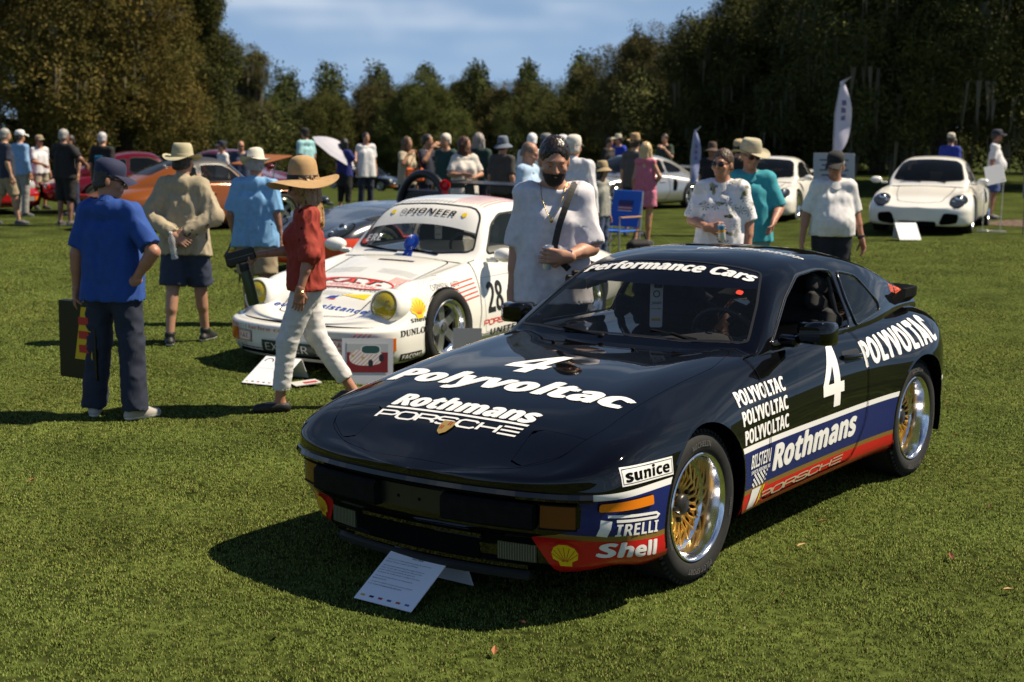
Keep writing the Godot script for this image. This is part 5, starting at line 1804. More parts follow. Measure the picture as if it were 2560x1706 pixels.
# all shapes of one person, in the person's own axes (facing +z, left is +x, feet at y = 0); runs in a worker thread
func shape_person(q: Dictionary) -> Dictionary:
	var H: float = q.get("tall", 1.75) / 1.75
	var W: float = q.get("wide", 1.0)
	var far: bool = q.get("far", false)
	var fem: bool = q.get("woman", false)
	var belly: float = q.get("belly", 0.0)
	var cell: float = 0.028 if far else 0.0145
	var lean: Vector3 = q.get("lean", Vector3.ZERO)                     # how far the shoulders are moved from above the hips
	var twist: float = q.get("twist", 0.0)
	var hipc := Vector3(0, 0.93, 0)
	var chest := Vector3(0, 1.27, 0) + lean * 0.75
	var tb := Basis(Vector3.UP, twist)
	var sw := (0.130 if fem else 0.150) * lerpf(1.0, W, 0.7)
	var sh := [Vector3(0, 1.425, -0.01) + lean + tb * Vector3(sw, 0, 0), Vector3(0, 1.425, -0.01) + lean + tb * Vector3(-sw, 0, 0)]
	var hb := head_basis(q)
	var neck := Vector3(0, 1.46, -0.015) + lean
	var headc: Vector3 = Vector3(0, 1.635, 0.015) + lean * 1.15 + q.get("head", Vector3.ZERO)
	var arms := []
	for i in 2:
		var sg := 1.0 if i == 0 else -1.0
		var a: Array = q.get("larm" if i == 0 else "rarm", [Vector3(0.055 * sg, -0.285, -0.03), Vector3(0.085 * sg, -0.54, 0.03)])
		arms.append([sh[i], sh[i] + (a[0] as Vector3), sh[i] + (a[1] as Vector3)])
	var legs := []
	for i in 2:
		var sg := 1.0 if i == 0 else -1.0
		var f: Vector3 = q.get("lfoot" if i == 0 else "rfoot", Vector3(0.12 * sg, 0, 0.0))
		var hip := hipc + Vector3(0.092 * sg * lerpf(1.0, W, 0.6), -0.03, 0)
		var ank := Vector3(f.x, 0.085 + f.y, f.z - 0.04)
		var bend: float = q.get("knee", [0.02, 0.02])[i]
		var knee := (hip + ank) * 0.5 + Vector3(0.0, 0.03, bend)
		var toe_dir := Basis(Vector3.UP, sg * q.get("splay", 0.25)) * Vector3(0, 0, 1)
		var pitch: float = q.get("heel", [0.0, 0.0])[i]
		toe_dir = (toe_dir - Vector3(0, pitch, 0)).normalized()
		legs.append([hip, knee, ank, toe_dir])
	var lo := Vector3(-0.72, -0.02, -0.62)
	var hi := Vector3(0.72, 1.86, 0.72)
	for a in arms:
		for p in a: lo = lo.min(p - Vector3.ONE * 0.14); hi = hi.max(p + Vector3.ONE * 0.14)
	lo = Vector3(-0.40 * maxf(1.0, W), -0.02, -0.34); hi = Vector3(0.40 * maxf(1.0, W), 1.86, 0.36)
	for l in legs + arms:
		for p in l.slice(0, 3): lo = lo.min(p - Vector3(0.16, 0.1, 0.16)); hi = hi.max(p + Vector3(0.16, 0.1, 0.2))
	lo.y = -0.03
	var out := {}
	# --- skin
	var f := Field.new(lo, hi, cell)
	var dw := 0.060 * W
	for sg in [-1.0, 1.0]:
		f.cap(hipc + Vector3(sg * 0.075 * W, 0, 0), chest + tb * Vector3(sg * dw, 0, 0), 0.090 * lerpf(1.0, W, 0.5), (0.09 if fem else 0.098) * lerpf(1, W, 0.4), 0.05)
	f.cap(sh[0], sh[1], 0.056, 0.056, 0.05)
	if belly > 0.0: f.ell(Vector3(0, 1.07, 0.05) + lean * 0.3, Vector3(0.15 * W, 0.14, 0.08 + belly), Basis(), 0.06)
	if fem:
		for sg in [-1.0, 1.0]: f.cap(chest + tb * Vector3(sg * 0.075, 0.01, 0.05), chest + tb * Vector3(sg * 0.075, 0.0, 0.085), 0.062, 0.05, 0.04)
	f.cap(neck - Vector3(0, 0.03, 0), headc - hb * Vector3(0, 0.06, 0.02), 0.062 if not fem else 0.05, 0.056 if not fem else 0.046, 0.03)
	f.cap(neck - Vector3(0, 0.01, 0.02), (sh[0] + neck) * 0.5 - Vector3(0, 0.005, 0.01), 0.055, 0.05, 0.05)
	f.cap(neck - Vector3(0, 0.01, 0.02), (sh[1] + neck) * 0.5 - Vector3(0, 0.005, 0.01), 0.055, 0.05, 0.05)
	var th := 0.92 if fem else 1.0
	for a in arms:
		f.cap(a[0], a[1], 0.050 * th * lerpf(1, W, 0.3), 0.042 * th, 0.03)
		f.cap(a[1], a[2], 0.044 * th, 0.029 * th, 0.02)
		f.cap(a[1], a[1].lerp(a[2], 0.4), 0.043 * th, 0.042 * th, 0.02)
	var cov: float = 0.82 if q.get("bottom", {}).get("len", 2.0) > 1.5 else 1.0
	for l in legs:
		f.cap(l[0], l[1], 0.086 * cov, 0.056 * cov, 0.04)
		f.cap(l[1], l[2], 0.054 * cov, 0.038, 0.03)
		f.cap(l[1].lerp(l[2], 0.15) - l[3] * 0.02, l[1].lerp(l[2], 0.45) - l[3] * 0.02, 0.05 * cov, 0.047 * cov, 0.03)
		f.cap(l[2] + Vector3(0, -0.045, 0) - l[3] * 0.03, l[2] + Vector3(0, -0.05, 0) + l[3] * 0.12, 0.033, 0.028, 0.03)
	# the head's own shape joins at the neck
	if far:
		f.ell(headc + hb * Vector3(0, 0.02, -0.005), Vector3(0.076, 0.105, 0.095), hb, 0.02)
		f.ell(headc + hb * Vector3(0, -0.05, 0.03), Vector3(0.058, 0.06, 0.06), hb, 0.03)
		f.cap(headc + hb * Vector3(0, 0.0, 0.085), headc + hb * Vector3(0, -0.025, 0.1), 0.012, 0.016, 0.02)
	var s := Soup.new()
	f.net(s)
	if not far:
		var g := Field.new(headc - Vector3(0.13, 0.17, 0.15), headc + Vector3(0.13, 0.15, 0.15), 0.0068)
		var hs := 0.96 if fem else 1.0
		g.ell(headc + hb * Vector3(0, 0.03, -0.012), Vector3(0.077, 0.092, 0.096) * hs, hb, 0.02)
		g.ell(headc + hb * Vector3(0, -0.025, 0.028), Vector3(0.062, 0.088, 0.068) * hs, hb, 0.03)
		g.ell(headc + hb * Vector3(0, -0.085, 0.052), Vector3(0.036, 0.030, 0.034) * hs, hb, 0.03)
		g.cap(headc + hb * Vector3(-0.03, 0.022, 0.082), headc + hb * Vector3(0.03, 0.022, 0.082), 0.012, 0.012, 0.02)
		for sg in [-1.0, 1.0]:
			g.ell(headc + hb * Vector3(0.033 * sg, 0.002, 0.098), Vector3(0.016, 0.012, 0.012), hb, 0.01, true)
			g.ell(headc + hb * Vector3(0.032 * sg, 0.0, 0.080), Vector3(0.0125, 0.011, 0.0115), hb, 0.004)
			g.ell(headc + hb * Vector3(0.045 * sg, -0.028, 0.070), Vector3(0.022, 0.02, 0.018), hb, 0.02)
			g.ell(headc + hb * Vector3(0.079 * sg, -0.008, -0.008), Vector3(0.010, 0.033, 0.020), hb * Basis(Vector3.UP, -0.35 * sg), 0.008)
		g.cap(headc + hb * Vector3(0, 0.012, 0.092), headc + hb * Vector3(0, -0.030, 0.112), 0.008, 0.0125, 0.012)
		g.cap(headc + hb * Vector3(-0.012, -0.034, 0.098), headc + hb * Vector3(0.012, -0.034, 0.098), 0.009, 0.009, 0.008)
		g.cap(headc + hb * Vector3(-0.017, -0.058, 0.089), headc + hb * Vector3(0.017, -0.058, 0.089), 0.006, 0.006, 0.006)
		g.cap(headc + hb * Vector3(-0.015, -0.068, 0.088), headc + hb * Vector3(0.015, -0.068, 0.088), 0.007, 0.007, 0.006)
		g.cap(neck + Vector3(0, 0.02, 0), headc - hb * Vector3(0, 0.04, 0.02), 0.058 if not fem else 0.047, 0.055 if not fem else 0.045, 0.03)
		g.net(s)
	for i in 2:
		var sg := 1.0 if i == 0 else -1.0
		var a: Array = arms[i]
		var hd: Array = q.get("lhand" if i == 0 else "rhand", [(a[2] - a[1]).normalized() + Vector3(0, -0.3, 0.1), Vector3(-sg, 0, 0.1), 0.45])
		add_hand(s, a[2], hd[0], hd[1], (1.0 if i == 0 else -1.0), hd[2], 0.0052 if not far else 0.012, 0.95 if fem else 1.05)
	out["body"] = s
	out["marks"] = [headc, hb, neck, sh, arms, legs]
	# --- top
	var top: Dictionary = q.get("top", {})
	if not top.is_empty():
		var loose: float = top.get("loose", 0.02)
		var hem: float = top.get("hem", 0.86)
		f = Field.new(Vector3(lo.x, hem - 0.06, lo.z), Vector3(hi.x, 1.60, hi.z), cell)
		for sg in [-1.0, 1.0]:
			f.cap(Vector3(sg * (0.078 * W + loose * 0.4), hem - 0.12, 0) , chest + tb * Vector3(sg * dw, 0, 0), 0.121 * lerpf(1, W, 0.5) + loose * 0.7, 0.108 * lerpf(1, W, 0.4) + loose * 0.35, 0.06)
		f.cap(sh[0], sh[1], 0.066 + loose * 0.2, 0.066 + loose * 0.2, 0.05)
		f.cap(neck - Vector3(0, 0.02, 0.02), (sh[0] + neck) * 0.5 - Vector3(0, 0.005, 0.01), 0.066, 0.064, 0.05)
		f.cap(neck - Vector3(0, 0.02, 0.02), (sh[1] + neck) * 0.5 - Vector3(0, 0.005, 0.01), 0.066, 0.064, 0.05)
		if belly > 0.0: f.ell(Vector3(0, 1.06, 0.055) + lean * 0.3, Vector3(0.165 * W, 0.17, 0.09 + belly + loose), Basis(), 0.08)
		if fem:
			for sg in [-1.0, 1.0]: f.cap(chest + tb * Vector3(sg * 0.075, 0.01, 0.05), chest + tb * Vector3(sg * 0.075, -0.01, 0.085), 0.068 + loose * 0.5, 0.056 + loose * 0.5, 0.05)
		f.slice(Vector3(0, hem, 0), Vector3(0, -1, top.get("dip", 0.0)).normalized())
		f.slice(neck + Vector3(0, 0.035 if top.get("collar", false) else 0.020, 0.02), Vector3(0, 1, 0.40).normalized())
		var sl: float = top.get("sleeve", 0.7)                # 1 = elbow, 2 = wrist, 0 = none
		if sl > 0.0:
			for a in arms:
				if sl <= 1.0:
					var e: Vector3 = a[0].lerp(a[1], sl)
					f.cap(a[0], e, 0.061 + loose * 0.25, 0.056 + loose * 0.5, 0.04, true)
				else:
					f.cap(a[0], a[1], 0.061 + loose * 0.3, 0.052 + loose * 0.45, 0.04)
					f.cap(a[1], a[1].lerp(a[2], sl - 1.0), 0.051 + loose * 0.45, 0.040 + loose * 0.3, 0.03, true)
		f.ruffle(wrinkle, top.get("folds", Vector3(9, 4, 9)) * 0.55, top.get("crease", 0.012) * 0.8)
		s = Soup.new()
		f.net(s)
		out["top"] = s
	# --- trousers, shorts or skirt
	var bot: Dictionary = q.get("bottom", {})
	if not bot.is_empty():
		var loose: float = bot.get("loose", 0.016)
		f = Field.new(Vector3(lo.x, lo.y if bot.get("len", 2.0) > 1.02 else 0.36, lo.z), Vector3(hi.x, 1.12, hi.z), cell)
		for sg in [-1.0, 1.0]:
			f.cap(hipc + Vector3(sg * 0.068 * W, 0.06, 0), hipc + Vector3(sg * 0.074 * W, -0.05, -0.008), 0.096 * lerpf(1, W, 0.5), 0.099 * lerpf(1, W, 0.5), 0.05)
		var ln: float = bot.get("len", 2.0)                 # 1 = knee, 2 = ankle
		for l in legs:
			if ln <= 1.0:
				f.cap(l[0], l[0].lerp(l[1], ln), 0.098 + loose * 0.5, 0.080 + loose * 1.3, 0.05, true)
			else:
				f.cap(l[0], l[1], 0.098 + loose * 0.5, 0.066 + loose, 0.05)
				f.cap(l[1], l[1].lerp(l[2], ln - 1.0) + Vector3(0, -0.02 if ln >= 2.0 else 0.0, 0), 0.063 + loose, 0.054 + loose * bot.get("flare", 1.0), 0.03, true)
		if bot.get("skirt", false):
			f.cap(hipc + Vector3(0, -0.05, 0), (legs[0][1] + legs[1][1]) * 0.5 + Vector3(0, 0.1, 0), 0.15, 0.17, 0.08, true)
		f.slice(Vector3(0, bot.get("waist", 1.0), 0), Vector3(0, 1, 0))
		f.ruffle(wrinkle, bot.get("folds", Vector3(8, 9, 8)) * 0.55, bot.get("crease", 0.009) * 0.8)
		s = Soup.new()
		f.net(s)
		out["bottom"] = s
	# --- shoes
	for i in 2:
		var l: Array = legs[i]
		var g := Field.new(l[2] - Vector3(0.22, 0.14, 0.24), l[2] + Vector3(0.22, 0.1, 0.26), 0.011 if not far else 0.022)
		var dn := Vector3(0, -0.052, 0)
		var side: Vector3 = l[3].cross(Vector3.UP).normalized()
		g.cap(l[2] + dn - l[3] * 0.045, l[2] + dn + l[3] * 0.10, 0.040, 0.042, 0.02)
		g.cap(l[2] + dn + l[3] * 0.08, l[2] + dn + Vector3(0, -0.004, 0) + l[3] * 0.165, 0.042, 0.034, 0.02)
		g.cap(l[2] + Vector3(0, q.get("shoe_top", -0.01), 0) - l[3] * 0.01, l[2] + dn * 0.6 + l[3] * 0.06, 0.045, 0.042, 0.03)
		g.slice(l[2] + Vector3(0, -0.085, 0), Vector3(0, -1, 0) - l[3] * 0.0)
		g.slice(l[2] + Vector3(0, q.get("shoe_top", -0.01) + 0.02, 0), Vector3(0, 1, 0))
		s = Soup.new()
		g.net(s)
		out["shoe%d" % i] = s
	# --- hair
	var hair: Dictionary = q.get("hair", {})
	if not hair.is_empty():
		var long: float = hair.get("long", 0.0)
		var g := Field.new(headc - Vector3(0.2, 0.2 + long, 0.24), headc + Vector3(0.2, 0.2, 0.2), 0.009 if not far else 0.02)
		g.ell(headc + hb * Vector3(0, 0.038, -0.018), Vector3(0.085, 0.096 + hair.get("high", 0.0), 0.100), hb, 0.02)
		if long == 0.0:
			g.ell(headc + hb * Vector3(0, -0.03, -0.04), Vector3(0.081, 0.07, 0.075), hb, 0.02)
			g.ell(headc + hb * Vector3(0, -0.055, 0.085), Vector3(0.066, 0.115, 0.085), hb, 0.01, true)       # the face stays free
			g.ell(headc + hb * Vector3(0, -0.005, 0.10), Vector3(0.06, 0.065, 0.05), hb, 0.015, true)
			g.ell(headc + hb * Vector3(0, 0.045, 0.122), Vector3(0.062, 0.042, 0.055), hb, 0.012, true)
			g.slice(headc + hb * Vector3(0, -0.075 + hair.get("crop", 0.022), -0.05), hb * Vector3(0, -1, 0.35).normalized())
			for sg in [-1.0, 1.0]: g.ell(headc + hb * Vector3(0.088 * sg, -0.03, 0.01), Vector3(0.03, 0.05, 0.035), hb, 0.01, true)
		else:
			var back: Vector3 = hair.get("back", Vector3(0, 0, -0.04))
			g.cap(headc + hb * Vector3(0, 0.0, -0.03), headc + Vector3(0, -long, 0) + back, 0.088, 0.06, 0.04)
			for sg in [-1.0, 1.0]:
				g.cap(headc + hb * Vector3(0.06 * sg, 0.0, -0.02), headc + Vector3(0.085 * sg, -long * 0.9, 0) + back, 0.045, 0.04, 0.03)
			g.ell(headc + hb * Vector3(0, -0.04, 0.095), Vector3(0.058, 0.12, 0.08), hb, 0.015, true)
			g.ruffle(wrinkle, Vector3(30, 3, 30), 0.014)
		if hair.get("bald", false):
			g.ell(headc + hb * Vector3(0, 0.12, 0.03), Vector3(0.075, 0.075, 0.09), hb, 0.01, true)
		g.ruffle(wrinkle, Vector3(60, 25, 60), 0.007)
		s = Soup.new()
		g.net(s)
		out["hair"] = s
	var beard: float = q.get("beard", 0.0)
	if beard > 0.0:
		var g := Field.new(headc - Vector3.ONE * 0.17, headc + Vector3.ONE * 0.17, 0.007)
		g.ell(headc + hb * Vector3(0, -0.060, 0.034), Vector3(0.0645, 0.062, 0.067), hb, 0.02)
		g.ell(headc + hb * Vector3(0, -0.098, 0.052), Vector3(0.044, 0.034, 0.042), hb, 0.02)
		g.ell(headc + hb * Vector3(0, 0.0, 0.06), Vector3(0.060, 0.055, 0.07), hb, 0.01, true)
		g.ell(headc + hb * Vector3(0, -0.063, 0.108), Vector3(0.022, 0.008, 0.02), hb, 0.006, true)
		g.ruffle(wrinkle, Vector3(70, 70, 70), 0.005)
		s = Soup.new()
		g.net(s)
		out["beard"] = s
	# --- scale to height
	for key in out:
		if out[key] is Soup:
			var so: Soup = out[key]
			for i in so.v.size(): so.v[i] *= H
	out["H"] = H
	return out

# hats as parts: crown and brim are lathed and bent, a cap has a peak
func hat_shape(kind: String) -> Array:                 # [crown, brim, band]
	var a := Soup.new()
	var b := Soup.new()
	var c := Soup.new()
	if kind == "cap":
		add_lathe(a, [Vector2(0.099, -0.025), Vector2(0.102, 0.01), Vector2(0.098, 0.045), Vector2(0.080, 0.074), Vector2(0.045, 0.088), Vector2(0.0, 0.092)], Vector3.ZERO, Basis(), 20, -1.0, Vector2(0.86, 1.08))
		for i in 10:
			for j in 4:
				var q := []
				for k in [[0, 0], [1, 0], [1, 1], [0, 1]]:
					var u: float = (i + k[0]) / 10.0 * 2.0 - 1.0
					var w: float = (j + k[1]) / 4.0
					var ang := u * 1.15
					var base := Vector3(sin(ang) * 0.088, -0.012, cos(ang) * 0.108)
					var tip := Vector3(u * 0.080, -0.036 - 0.03 * u * u, 0.20 - 0.05 * u * u)
					q.append(base.lerp(tip, w) + Vector3(0, 0.008 * sin(PI * w), 0))
				b.quad(q[0], q[1], q[2], q[3])
		return [a, b, c]
	var wide := 0.175 if kind == "bush" else 0.165 if kind == "bucket" else 0.235 if kind == "straw" else 0.165
	var high := 0.108 if kind == "bush" else 0.11 if kind == "bucket" else 0.135
	add_lathe(a, [Vector2(0.098, -0.015), Vector2(0.100, 0.015), Vector2(0.092, high * 0.6), Vector2(0.083, high * 0.86), Vector2(0.066, high * 0.99), Vector2(0.04, high * (0.9 if kind != "straw" else 1.08)), Vector2(0.0, high * (0.86 if kind != "straw" else 1.12))], Vector3.ZERO, Basis(), 22, -1.0, Vector2(0.88, 1.06))
	var n := 40
	for i in n:
		for j in 4:
			var q := []
			for k in [[0, 0], [1, 0], [1, 1], [0, 1]]:
				var ang: float = TAU * (i + k[0]) / n
				var w: float = (j + k[1]) / 4.0
				var r := lerpf(0.096, wide, w)
				var x := sin(ang)
				var z := cos(ang)
				var y := -0.012
				if kind == "bush": y += w * w * (0.028 * x * x - 0.03 * z * z)
				elif kind == "bucket": y -= w * 0.06
				elif kind == "straw": y += w * (-0.03 + 0.035 * sin(ang * 2.0 + 0.6) - 0.03 * z)
				else: y += w * w * (0.03 * x * x)
				q.append(Vector3(x * r * 0.9, y, z * r * 1.05))
			b.quad(q[0], q[1], q[2], q[3])
			var lower := []
			for p in q: lower.append(p - Vector3(0, 0.004, 0))
			b.quad(lower[3], lower[2], lower[1], lower[0])
	add_lathe(c, [Vector2(0.1015, -0.012), Vector2(0.1025, 0.014), Vector2(0.0995, 0.018)], Vector3.ZERO, Basis(), 22, -1.0, Vector2(0.88, 1.06))
	return [a, b, c]

func skin_mat(c: Color) -> StandardMaterial3D:
	var m := mat(c, 0.5)
	m.subsurf_scatter_enabled = true
	m.subsurf_scatter_strength = 0.08
	return m

func cloth_mat(c: Color, gloss := 0.85) -> StandardMaterial3D:
	return cloudy(c, gloss, 3.0, 0.86, 0.0, 17, 5, 0.12)

func build_person(q: Dictionary, r: Dictionary) -> Node3D:
	var p := thing("person", q.label, "person", q.at, q.face, q.get("group", ""))
	var H: float = r.H
	var headc: Vector3 = r.marks[0] * H
	var hb: Basis = r.marks[1]
	var skin_c: Color = q.get("skin", lin(0.40, 0.20, 0.12))
	var body := part("body", r.body, skin_mat(skin_c), p)
	if r.has("top"):
		var t := part(q.top.get("name", "shirt"), r.top, q.top.get("mat", cloth_mat(q.top.get("color", lin(0.1, 0.1, 0.1)))), p)
	if not q.get("far", false) and q.get("top", {}).get("collar", false):
		var cs := Soup.new()
		var rows := []
		for i in 25:
			var a := TAU * (i - 6) / 24.0
			var open: float = clampf(sin(a) - 0.55, 0.0, 1.0) * 0.09
			var c0: Vector3 = (r.marks[2] + Vector3(cos(a) * 0.066, 0.052 - 0.03 * sin(a) - open * 0.2, sin(a) * 0.064 + 0.012)) * H
			var c1: Vector3 = (r.marks[2] + Vector3(cos(a) * 0.090, 0.012 - 0.035 * sin(a) - open, sin(a) * 0.088 + 0.012)) * H
			rows.append([c0 - Vector3(0, 0.025, 0), c0, c1])
		for i in 24:
			for j in 2: cs.quad(rows[i][j], rows[i + 1][j], rows[i + 1][j + 1], rows[i][j + 1])
		part("collar", cs, q.top.get("mat", cloth_mat(q.top.get("color", lin(0.1, 0.1, 0.1)))), p)
	if r.has("bottom"): part(q.bottom.get("name", "trousers"), r.bottom, cloth_mat(q.bottom.get("color", lin(0.02, 0.02, 0.03))), p)
	var shoe_c: Color = q.get("shoe", lin(0.05, 0.05, 0.055))
	for i in 2:
		var sh: Soup = r["shoe%d" % i]
		var cutd := cut(sh, func(v): return v.y - (r.marks[5][i][2].y - 0.062) * H)
		var so := part("shoe", cutd[1], mat(shoe_c, 0.6), p)
		if so: part("sole", cutd[0], mat(q.get("sole", lin(0.5, 0.5, 0.48)), 0.7), so)
	if r.has("hair"): part("hair", r.hair, mat(q.hair.get("color", lin(0.02, 0.014, 0.01)), q.hair.get("gloss", 0.55)), p)
	if r.has("beard"): part("beard", r.beard, mat(lin(0.016, 0.010, 0.007), 0.7), p)
	if q.has("hat"):
		var h: Dictionary = q.hat
		var sh := hat_shape(h.kind)
		var hn := Node3D.new()
		hn.name = h.get("name", "hat")
		p.add_child(hn)
		hn.transform = Transform3D(hb * Basis(Vector3.UP, h.get("spin", 0.0)) * Basis(Vector3.RIGHT, h.get("tip", -0.10)), headc + hb * Vector3(0, 0.055 + h.get("up", 0.0), -0.012))
		hn.scale = Vector3.ONE * H * h.get("size", 1.0)
		var hm := cloth_mat(h.color)
		part("crown", sh[0], hm, hn)
		part("peak" if h.kind == "cap" else "brim", sh[1], hm, hn)
		if h.has("band"): part("hat_band", sh[2], mat(h.band, 0.7), hn)
	if not q.get("far", false):
		# eyes and brows
		if not q.has("shades"):
			for sg in [-1.0, 1.0]:
				var s := Soup.new()
				ball(s, headc + hb * Vector3(0.032 * sg, -0.0015, 0.0835) * H, Vector3(0.0088, 0.0052, 0.009) * H, hb, 6)
				var eye := part("eye", s, mat(lin(0.03, 0.02, 0.015), 0.15), p)
		if q.get("brows", true):
			for sg in [-1.0, 1.0]:
				var s := Soup.new()
				add_tube(s, PackedVector3Array([headc + hb * Vector3(0.016 * sg, 0.021, 0.0945) * H, headc + hb * Vector3(0.034 * sg, 0.025, 0.0905) * H, headc + hb * Vector3(0.050 * sg, 0.020, 0.077) * H]), [0.003, 0.0035, 0.002], 5, true, Vector2(1.3, 1.0))
				part("eyebrow", s, mat(q.get("hair", {}).get("color", lin(0.03, 0.02, 0.015)), 0.8), p)
	if q.has("shades"):
		var gm := mat(q.shades, 0.08)
		var sg_node := Node3D.new()
		sg_node.name = "sunglasses"
		p.add_child(sg_node)
		for sg in [-1.0, 1.0]:
			var s := Soup.new()
			ball(s, headc + hb * Vector3(0.033 * sg, 0.0, 0.095) * H, Vector3(0.027, 0.021, 0.008) * H, hb * Basis(Vector3.UP, 0.22 * sg), 7)
			part("lens", s, gm, sg_node)
		var s := Soup.new()
		bar(s, headc + hb * Vector3(-0.02, 0.008, 0.102) * H, headc + hb * Vector3(0.02, 0.008, 0.102) * H, 0.003)
		for sg in [-1.0, 1.0]: bar(s, headc + hb * Vector3(0.058 * sg, 0.01, 0.082) * H, headc + hb * Vector3(0.080 * sg, 0.008, -0.005) * H, 0.003)
		part("frame", s, mat(lin(0.01, 0.01, 0.01), 0.3), sg_node)
	return p

func people() -> void:
	wrinkle = FastNoiseLite.new()
	wrinkle.seed = 9
	wrinkle.frequency = 1.0
	wrinkle.noise_type = FastNoiseLite.TYPE_SIMPLEX
	wrinkle.fractal_octaves = 2
	var list := cast()
	var made := []
	made.resize(list.size())
	var job := WorkerThreadPool.add_group_task(func(i: int): made[i] = shape_person(list[i]), list.size())
	WorkerThreadPool.wait_for_group_task_completion(job)
	for i in list.size():
		var p := build_person(list[i], made[i])
		if list[i].has("extra"): (list[i].extra as Callable).call(p, made[i])
# ------------------------------------------------------------------ who stands where
func far_one(label: String, x: float, z: float, tall: float, face: float, top: Color, bottom: Color, more := {}) -> Dictionary:
	var q := {"label": label, "at": Vector3(x, terrain(x, z), z), "face": face, "tall": tall, "far": true, "wide": 1.08, "top": {"color": top, "sleeve": 0.85, "hem": 0.86, "loose": 0.028}, "bottom": {"color": bottom}, "hair": {"color": lin(0.03, 0.02, 0.014)}, "group": "visitors strolling on the lawn behind the show cars"}
	for k in more:
		if k in ["top", "bottom", "hair"] and not more[k].is_empty(): q[k].merge(more[k], true)
		else: q[k] = more[k]
	return q

func print_mat() -> StandardMaterial3D:              # white cotton printed with dark leaves and yellow fruit
	var im := Image.create(512, 512, false, Image.FORMAT_RGB8)
	im.fill(Color(0.90, 0.89, 0.90))
	var r := RandomNumberGenerator.new()
	r.seed = 12
	for k in 26:
		var c := Vector2(r.randf() * 512, r.randf() * 512)
		var a0 := r.randf() * TAU
		var fruit := k % 2 == 0
		for y in range(-44, 45):
			for x in range(-44, 45):
				var p := Vector2(x, y).rotated(a0)
				var hit := false
				var col := Color(0.10, 0.15, 0.10)
				if fruit:
					if Vector2(p.x / 15.0, (p.y - 8) / 24.0).length() < 1.0:
						hit = true; col = Color(0.55, 0.5, 0.16) if p.x > -5 else Color(0.2, 0.22, 0.10)
					elif p.y < -12 and p.y > -40 and absf(p.x) < 4.0 + 9.0 * absf(sin(p.y * 0.3)): hit = true
				else:
					var a := p.angle()
					var l := p.length()
					if l < 38.0 * absf(cos(a * 3.5)) and absf(sin(a * 3.5)) < 0.55: hit = true; col = Color(0.28, 0.33, 0.27)
				if hit: im.set_pixel(posmod(int(c.x) + x, 512), posmod(int(c.y) + y, 512), col)
	var m := StandardMaterial3D.new()
	m.albedo_texture = ImageTexture.create_from_image(im)
	m.uv1_triplanar = true
	m.uv1_scale = Vector3.ONE * 1.9
	m.roughness = 0.8
	return m

